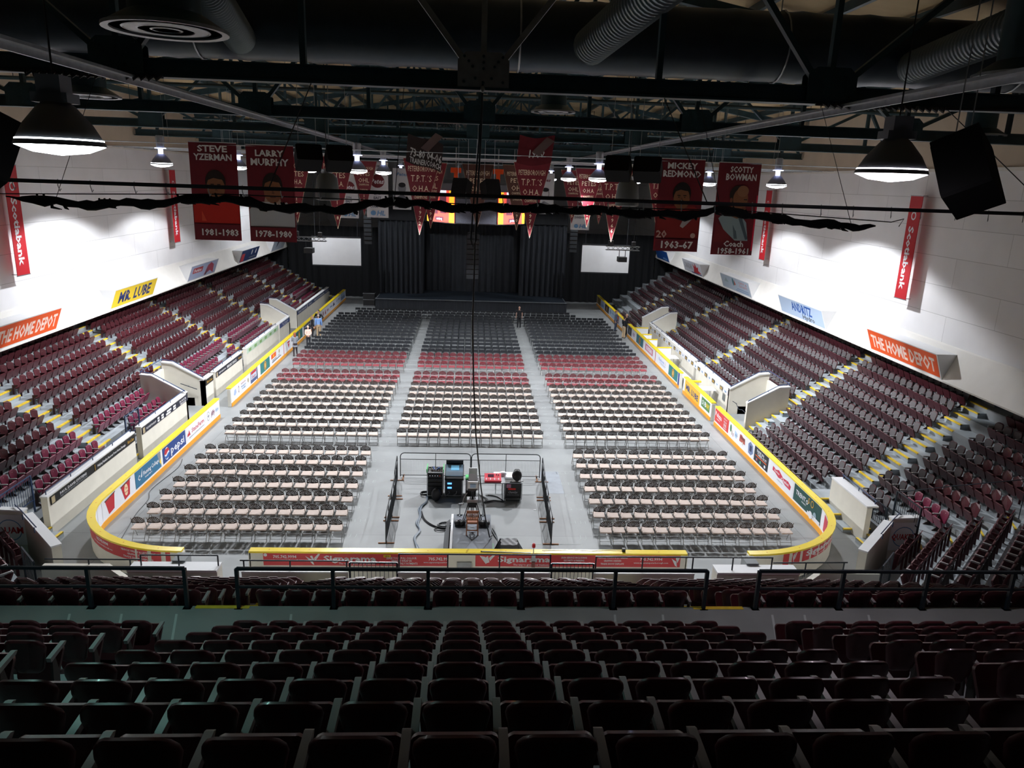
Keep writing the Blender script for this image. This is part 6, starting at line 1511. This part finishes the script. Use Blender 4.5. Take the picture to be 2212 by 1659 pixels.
t = thing('paper_sheet', 'white papers spread at the right end of the folding table', 'paper', (1.80, 28.34, .745)); mb = MB(); mb.box(-.17, .15, -.2, .2, 0, .008, WHT); mb.build('sheet', t); mb = MB(); mb.box(-.12, .1, -.25, .1, .008, .012, WHT, Matrix.Rotation(.3, 4, 'Z')); mb.build('top_sheet', t)
t = thing('work_bench', 'low green-edged case between the mixing desk and the camera tripod', 'case', (-.08, 28.05, 0)); mb = MB(); mb.box(-.17, .25, -.2, .2, 0, .72, M_blks); mb.build('case_body', t); mb = MB(); mb.box(-.18, .26, -.21, .21, .72, .76, GRE); mb.build('case_lid', t)
t = thing('monitor_box', 'small white computer on the green-edged case behind the tripod', 'computer', (.0, 28.05, .76)); mb = MB(); mb.box(-.12, .2, -.02, .02, .02, .38, M_white); mb.build('monitor_shell', t); mb = MB(); mb.box(-.02, .1, -.08, .08, .0, .02, M_galv); mb.build('stand', t); mb = MB(); mb.tube([(.3, 0, 0), (.3, 0, .7)], .008, M_blk, 4); mb.build('aerial', t)
t = thing('black_bag', 'upright black soft bag on the floor before the left equipment rack', 'bag', (-1.40, 27.35, 0)); mb = MB(); mb.blob((0, 0, .27), (.19, .13, .28), M_blk, 12, 8); mb.build('bag_body', t, True); mb = MB(); mb.tube([(-.06, 0, .52), (0, 0, .60), (.06, 0, .52)], .012, M_blk, 5); mb.build('handle', t)
def coil(label, x, y, r, n, m, z=.02, el=.7):
    t = thing('cable_coil', label, 'cable coil', (x, y, 0)); 
    mb = MB(); pts = []
    for i in range(n*12+1):
        a = 2*pi*i/12; rr = r*(1-.06*math.sin(i*.7)); pts.append((rr*math.cos(a), rr*el*math.sin(a), z+.012*(i/12)+.01*math.sin(i)))
    mb.tube(pts, .016, m, 5); mb.build('coil', t, True); return t
coil('coil of black and blue cable hung against the left rack', -1.83, 27.9, .22, 5, M_blk, .05)
coil('loose round coil of grey cable on the floor left of the platform', -.98, 25.2, .26, 3, mat('grey_cable', (.12, .13, .14), .5))
coil('second loose coil of grey cable beside the platform edge', -1.12, 24.85, .22, 2, MATS['grey_cable'])
def floor_cable(label, pts, r, m, n=1):
    t = thing('floor_cable', label, 'cable')
    for k in range(n):
        mb = MB(); q = []
        P = [Vector((x+random.uniform(-.05, .05), y, .018+.02*(k % 2))) for x, y in pts]
        for i in range(len(P)-1):
            a, b, c, d = P[max(i-1, 0)], P[i], P[i+1], P[min(i+2, len(P)-1)]
            for j in range(6):
                s = j/6; q.append(.5*((2*b)+(-a+c)*s+(2*a-5*b+4*c-d)*s*s+(-a+3*b-3*c+d)*s**3))
        q.append(P[-1]); mb.tube(q, r, m, 5); mb.build('cable_strand', t, True)
    return t
floor_cable('thick blue-grey cable bundle running along the floor to the near boards', [(-1.78, 27.8), (-1.75, 27.2), (-1.98, 26.6), (-1.92, 25.9), (-2.0, 25.3), (-1.88, 24.7), (-1.98, 24.1), (-1.82, 23.3), (-1.75, 22.6), (-1.72, 21.5)], .028, mat('bluegrey_cable', (.17, .21, .26), .5), 4)
floor_cable('black cable curving from the bundle towards the platform coil', [(-1.9, 26.3), (-1.75, 25.6), (-1.4, 25.1), (-1.0, 24.9), (-.75, 24.95)], .022, M_blk, 2)
floor_cable('tangle of thin black leads under the grey folding table', [(.35, 27.9), (.6, 27.5), (.45, 27.2), (.9, 27.4), (1.25, 27.3), (1.0, 27.8), (.6, 27.9)], .012, M_blk, 3)
floor_cable('dark cable lying along the right edge of the platform', [(.72, 24.9), (.86, 24.4), (.98, 23.8), (.92, 23.2), (.95, 22.4), (.85, 21.6)], .022, MATS['grey_cable'], 3)
floor_cable('thin dark cable along the foot of the left boards', [(-12.7, 31.5), (-12.55, 30.4), (-12.7, 28.2), (-12.45, 27.2), (-12.3, 26.0), (-12.2, 24.9), (-12.0, 24.0)], .014, M_blk, 1)
t = thing('camera_platform', 'low dark grey platform with a white edge strip near the boards', 'platform', (0, 24.1, 0))
mb = MB(); mb.box(-.66, .70, -2.45, 1.4, .24, .31, mat('platform_top', (.10, .12, .15), .55, noise=.25, nscale=2.5)); mb.build('deck', t)
mb = MB(); mb.box(-.74, -.66, -2.4, 1.35, .24, .345, M_white); mb.build('edge_strip', t)
mb = MB()
for x in (-.55, .6):
    for y in (-2.3, -.5, 1.25): mb.tube([(x, y, 0), (x, y, .24)], .03, M_galv, 6)
mb.build('leg', t)
mb = MB(); mb.slab([(0, 0), (3.6, 0), (3.6, .24), (0, .24)], (-.97, -2.3, .0), (0, 1, 0), (.26, 0, .24), .01, mat('ramp_grey', (.14, .15, .16), .7)); mb.build('side_skirt', t)
mb = MB(); mb.box(.72, .75, -2.4, -.9, .30, .33, mat('green_tape', (.25, .6, .35), .6)); mb.build('tape_edge', t)
# wooden chair on the platform
t = thing('wooden_chair', 'varnished brown wooden chair with slatted back on the camera platform', 'chair', (.02, 24.0, .31))
mb = MB(); mb.box(-.20, .20, -.12, .30, .42, .46, M_wood); mb.build('seat', t)
for x in (-.19, .19):
    mb = MB(); mb.bar((x, .28, 0), (x, .28, .42), .04, .04, M_wood); mb.build('leg', t)
    mb = MB(); mb.bar((x*1.05, -.20, 0), (x, -.10, .44), .04, .045, M_wood); mb.bar((x, -.10, .44), (x, -.18, .92), .04, .035, M_wood); mb.build('leg', t)
mb = MB(); mb.box(-.21, .21, -.20, -.165, .83, .93, M_wood); mb.box(-.19, .19, -.14, -.11, .54, .59, M_wood)
for i in range(5): mb.bar((-.12+.06*i, -.13, .58), (-.12+.06*i, -.18, .85), .034, .012, M_wood, (0, 1, 0))
mb.build('backrest', t)
mb = MB(); mb.bar((-.19, -.17, .18), (.19, -.17, .18), .03, .03, M_wood); mb.bar((-.19, .28, .22), (.19, .28, .22), .03, .03, M_wood); mb.bar((-.19, -.15, .26), (-.19, .28, .26), .025, .03, M_wood); mb.bar((.19, -.15, .26), (.19, .28, .26), .025, .03, M_wood); mb.build('stretcher', t)
# follow camera on its tripod with sandbags
t = thing('tripod_spotlight', 'tall black tripod rig with a white-fronted spotlight head behind the chair', 'spotlight', (.02, 25.15, .31))
mb = MB(); mb.tube([(0, 0, .5), (0, 0, 1.15)], .05, M_blk, 10); mb.lathe([(.10, 1.12), (.10, 1.2)], (0, 0, 0), M_galv, 12); mb.build('column', t, True)
for a, nm in ((R(-125), 'a'), (R(-55), 'b'), (R(90), 'c')):
    mb = MB(); r_ = .62 if nm != 'c' else .4
    ex, ey = r_*math.cos(a), r_*math.sin(a)
    for o_ in (-.03, .03): mb.tube([(o_, 0, 1.0), (ex+o_, ey, .02)], .018, M_blk, 6)
    mb.tube([(ex*.5-.03, ey*.5, .5), (ex*.5+.03, ey*.5, .5)], .012, M_galv, 5); mb.build('leg', t, True)
mb = MB(); mb.box(-.16, .16, -.30, .35, 1.25, 1.62, M_blks); mb.box(-.13, .13, -.5, -.3, 1.30, 1.56, M_blks); mb.build('lamp_house', t)
mb = MB(); mb.box(-.18, .18, -.56, -.50, 1.42, 1.68, M_white); mb.box(-.1, .1, -.6, -.56, 1.47, 1.6, SKY); mb.build('hood', t)
mb = MB()
for s in (-1, 1): mb.bar((s*.2, 0, 1.12), (s*.2, 0, 1.5), .03, .06, M_galv); mb.tube([(s*.2, -.2, 1.1), (s*.32, -.3, .95), (s*.36, -.35, .75)], .018, M_galv, 6); mb.lathe([(.05, -.02), (.05, .02)], (s*.36, -.35, .75), M_galv, 10)
mb.build('yoke', t, True)
mb = MB(); mb.box(-.2, .2, -.18, .1, .70, .82, M_galv); mb.box(-.14, .14, -.25, -.1, .55, .70, M_blk); mb.build('counterweight', t)
for nm, x, y in (('left', -.42, 24.62), ('right', .45, 24.60), ('rear middle', .02, 25.05)):
    t = thing('sandbag', 'black saddle sandbag weighing down the %s tripod leg' % nm, 'sandbag', (x, y, .31))
    mb = MB(); mb.blob((-.09, 0, .09), (.13, .16, .095), M_blk, 12, 7); mb.blob((.09, 0, .09), (.13, .16, .095), M_blk, 12, 7); mb.build('bag', t, True)
    mb = MB(); mb.tube([(-.06, 0, .17), (0, 0, .21), (.06, 0, .17)], .012, M_frd, 5); mb.build('strap', t)
for nm, x in (('left', -.44), ('right', .42)):
    t = thing('grip_stand', 'small chrome clamp stand at the %s back corner of the platform' % nm, 'stand', (x, 25.42, .31))
    mb = MB(); mb.tube([(0, 0, 0), (0, 0, .42)], .02, M_galv, 6); mb.build('post', t); mb = MB(); mb.blob((0, 0, .42), (.07, .05, .06), M_galv, 8, 6); mb.tube([(-.1, 0, .02), (.1, 0, .02)], .02, M_galv, 5); mb.tube([(0, -.1, .02), (0, .1, .02)], .02, M_galv, 5); mb.build('clamp', t, True)
t = thing('covered_box', 'low box under a draped black cloth right of the platform', 'box', (1.27, 22.95, 0))
mb = MB(); n = 9; 
def clo(u, v):
    x = (u-.5); y = (v-.5); e = max(abs(x), abs(y)); z = .52 if e < .36 else .52-(e-.36)/.14*.50
    k = 1+.25*max(0, e-.36)/.14
    return (x*.80*k+.015*math.sin(v*20), y*.70*k+.015*math.sin(u*17), max(.01, z+.006*math.sin(u*23+v*11)))
mb.grid(clo, 20, 20, mat('tarp_black', (.018, .02, .024), .45)); mb.build('cloth_cover', t, True); mb = MB(); mb.box(-.27, .27, -.23, .23, 0, .50, M_blks); mb.build('crate', t)
t = thing('red_goal_lamp', 'small red goal lamp on a bracket standing on the near board cap', 'lamp', (1.93, 21.10, 1.06)); mb = MB(); mb.lathe([(.05, .22), (.055, .28), (.045, .34), (.01, .36)], (0, 0, 0), C('d8202c'), 12); mb.build('red_globe', t, True); mb = MB(); mb.tube([(0, 0, 0), (0, 0, .22)], .012, M_galv, 6); mb.box(-.06, .06, -.10, -.03, -.22, .0, M_galv); mb.box(-.05, .05, -.14, -.05, -.40, -.22, mat('lamp_box', (.2, .06, .05), .5)); mb.build('bracket', t)
t = thing('small_camera', 'tiny dark camera clamped on the near board cap, right part', 'camera', (4.82, 21.3, 1.06)); mb = MB(); mb.box(-.05, .05, -.05, .05, .0, .1, M_blk); mb.build('body', t); mb = MB(); mb.tube([(-.05, 0, .02), (-.5, .05, .01), (-1.0, -.02, .01), (-1.7, .04, .01), (-2.6, .0, .01)], .006, M_blk, 4); mb.build('lead', t)
t = thing('board_pole', 'thin pale pole lying along the near board cap', 'pole', (0, 21.2, 1.075)); mb = MB(); mb.tube([(.3, .0, 0), (1.85, -.05, -.02)], .015, M_galv, 6); mb.build('tube', t); mb = MB(); mb.blob((.3, 0, 0), (.02, .02, .02), M_blk, 6, 4); mb.build('end_cap', t)
# ================================================================== people
def limb(mb, pts, rr, m, n=10): mb.tube(pts, rr, m, n)
def person(label, x, y, rz, skin, top, bottom, hair, h=1.76, long_hair=False, sleeves=True, arms='down', coat=False, bald=False, shoes=None, cap=None, female=False):
    t = thing('person', label, 'person', (x, y, 0), rz, None); k = h/1.76; sw = .175 if female else .205
    S = lambda p: (p[0]*k, p[1]*k, p[2]*k)
    ak = {'down': ([(-1, 0, 1.43), (-1.16, -.02, 1.14), (-1.20, .06, .88)]), 'behind': ([(-1, 0, 1.43), (-1.25, -.06, 1.16), (-.25, -.17, 1.02)]), 'front': ([(-1, 0, 1.43), (-1.2, .02, 1.16), (-.4, .22, 1.12)]), 'hip': ([(-1, 0, 1.43), (-1.7, -.05, 1.2), (-1.0, .05, 1.02)])}[arms]
    armp = {s: [(s*abs(a)*sw*(1 if a > -9 else 1), b, c) for a, b, c in ak] for s in (-1, 1)}
    body = MB()       # one continuous body: legs, trunk, neck, head, arms, hands
    limb(body, [S(p) for p in [(0, .0, .86), (0, 0, .98), (0, .0, 1.12), (0, -.005, 1.30), (0, -.01, 1.42), (0, 0, 1.48), (0, .005, 1.56)]], [.10*k, .10*k, .09*k, .10*k, .08*k, .052*k, .048*k], skin, 14)
    body.blob(S((0, .012, 1.645)), (.078*k, .096*k, .115*k), skin, 14, 10)
    body.blob(S((0, .108, 1.635)), (.014*k, .02*k, .02*k), skin, 6, 5)
    for s in (-1, 1):
        body.blob(S((s*.078, .0, 1.64)), (.012*k, .02*k, .03*k), skin, 6, 5)
        limb(body, [S(p) for p in [(s*.085, 0, .94), (s*.095, .01, .72), (s*.10, .015, .48), (s*.105, -.01, .28), (s*.108, -.02, .08)]], [.088*k, .078*k, .055*k, .052*k, .036*k], skin, 10)
        A = armp[s]; limb(body, [S((s*.06, 0, 1.42)), S(A[0])]+[tuple(Vector(S(A[0])).lerp(Vector(S(A[1])), .5)), S(A[1]), tuple(Vector(S(A[1])).lerp(Vector(S(A[2])), .4)), S(A[2])], [.06*k, .055*k, .047*k, .038*k, .038*k, .026*k], skin, 9)
        hd = (Vector(A[2])-Vector(A[1])).normalized(); hp = Vector(A[2])
        limb(body, [S(hp), S(hp+hd*.05), S(hp+hd*.09)], [.026*k, .038*k, .030*k], skin, 8)
        side = Vector((0, 1, 0)) if arms == 'down' else Vector((0, 0, 1))
        for i, ln in enumerate((.065, .075, .07, .055)):
            b0 = hp+hd*.085+side*(.027-.018*i); limb(body, [S(b0), S(b0+hd*ln*.5), S(b0+hd*ln+Vector((-s*.015, 0, 0)))], [.009*k, .009*k, .007*k], skin, 5)
        b0 = hp+hd*.03+side*.03; limb(body, [S(b0), S(b0+side*.03+hd*.02), S(b0+side*.035+hd*.05)], [.011*k, .010*k, .008*k], skin, 5)
    for s in (-1, 1): body.blob(S((s*.03, .100, 1.66)), (.012*k, .006*k, .006*k), M_blk, 6, 4)
    body.blob(S((0, .102, 1.592)), (.024*k, .006*k, .006*k), C('8a4a44'), 6, 4)
    body.build('body', t, True)
    mb = MB()         # top
    prof = [(0, 0, .90), (0, 0, 1.0), (0, 0, 1.12), (0, -.005, 1.28), (0, -.01, 1.40), (0, 0, 1.46)]
    if coat: prof = [(0, 0, .72), (0, 0, .84)]+prof
    for a, b in zip([S(p) for p in prof], [S(p) for p in prof][1:]): pass
    rings = []; W = ([.19, .185] if coat else [])+[.165, .162, .150 if not female else .135, .178, .19 if not female else .165, .075]; D = ([.15, .14] if coat else [])+[.125, .122, .112, .125, .115, .07]
    b = len(mb.v); n = 16
    for (px, py, pz), w_, d_ in zip(prof, W, D):
        for j in range(n): a = 2*pi*j/n; mb.v.append(S((px+w_*math.cos(a), py+d_*math.sin(a), pz)))
    ki = mb.mi(top)
    for i in range(len(prof)-1):
        for j in range(n): mb.f.append((b+i*n+j, b+i*n+(j+1) % n, b+(i+1)*n+(j+1) % n, b+(i+1)*n+j)); mb.m.append(ki)
    mb.f.append(tuple(b+j for j in range(n))[::-1]); mb.m.append(ki); mb.f.append(tuple(b+(len(prof)-1)*n+j for j in range(n))); mb.m.append(ki)
    for s in (-1, 1):
        A = armp[s]; L_ = [Vector((s*.10, 0, 1.40)), Vector(A[0]), Vector(A[0]).lerp(Vector(A[1]), .55), Vector(A[1])]
        rr = [.085, .072, .062, .055]
        if sleeves: L_ += [Vector(A[1]).lerp(Vector(A[2]), .9)]; rr += [.042]
        else: L_ = L_[:3]; rr = [.085, .074, .068]
        limb(mb, [S(p) for p in L_], [r*k for r in rr], top, 10)
    mb.build('jacket' if sleeves else 'shirt', t, True)
    mb = MB()
    limb(mb, [S((0, 0, .84)), S((0, 0, .92)), S((0, 0, 1.0))], [.155*k, .158*k, .15*k], bottom, 14)
    for s in (-1, 1): limb(mb, [S(p) for p in [(s*.075, 0, .92), (s*.092, .01, .72), (s*.10, .015, .48), (s*.106, -.01, .26), (s*.11, -.02, .06)]], [.105*k, .094*k, .072*k, .066*k, .06*k] if not female else [.10*k, .085*k, .062*k, .055*k, .045*k], bottom, 10)
    mb.build('trousers', t, True)
    for s in (-1, 1):
        mb = MB(); mb.blob(S((s*.11, .035, .045)), (.05*k, .135*k, .045*k), shoes or M_blk, 10, 6); mb.build('shoe', t, True)
    if not bald:
        mb = MB(); mb.blob(S((0, -.012, 1.675)), (.088*k, .10*k, .105*k), hair, 14, 8)
        if long_hair: mb.blob(S((0, -.06, 1.56)), (.09*k, .06*k, .16*k), hair, 12, 8)
        mb.build('hair', t, True)
    if cap:
        mb = MB(); mb.lathe([(.09*k, 0), (.088*k, .05*k), (.05*k, .09*k), (.002, .095*k)], S((0, 0, 1.69)), cap, 14); mb.slab([(-.07*k, 0), (.07*k, 0), (.05*k, .09*k), (-.05*k, .09*k)], S((0, .07, 1.69)), (1, 0, 0), (0, 1, 0), .01, cap); mb.build('cap', t, True)
    return t
KHA = C('b09a7c'); JEAN = C('2c3444')
person('person in a black T-shirt and trousers standing in the aisle before the stage', 4.0, 63.7, R(5), M_skin, M_crowd, M_crowd, C('8a8078'), 1.86, sleeves=False, arms='down', bald=True)
person('person in a grey knee-length coat with reddish hair by the left boards', -12.30, 51.35, R(25), M_skin, C('7d828a'), C('2a2228'), C('8a4a34'), 1.68, coat=True, arms='front', female=True, long_hair=True)
person('person in a pale pink top with hands clasped behind the back', -11.95, 54.0, R(15), M_skin, C('e8c9bd'), C('22242c'), C('d9c4b4'), 1.66, arms='behind', female=True)
person('person in black with long blond hair beside the left boards', -12.45, 57.9, R(-70), M_skin, M_crowd, M_crowd, C('b08a5a'), 1.70, long_hair=True, female=True, arms='down')
person('person in a light blue shirt and khaki trousers seen from behind', -11.98, 57.9, R(20), M_skin, C('7fa4dc'), KHA, C('b8a89c'), 1.80, arms='down')
person('person in a dark jacket facing the camera behind the blue-shirted person', -12.30, 59.6, R(165), M_skin, C('191a20'), C('1d1e26'), C('2a201c'), 1.84, arms='hip')
person('person in blue-grey work clothes and cap standing by the right boards', 12.35, 63.2, R(-120), M_skin, C('5d6a80'), C('3c465c'), C('3a2a22'), 1.78, cap=C('b87a4a'))
person('person in a dark jacket and khaki trousers leaning by the right board end', 12.50, 60.3, R(-60), M_skin, C('16181e'), KHA, C('2a1c18'), 1.78, arms='front')
person('person in a black jacket at the end of the right boards, nearer the seats', 12.98, 61.75, R(60), M_skin, M_crowd, C('1c1e26'), C('c9a890'), 1.76, arms='front')
# low sign stand on the floor and small litter
mb = MB(); mb.box(-.05, .05, -.03, .03, 0, .01, WHT); o = mb.build('paper_scrap'); o.location = (2.45, 26.6, 0); tag(o, 'tiny white scrap of paper on the floor right of the flight case', 'paper')
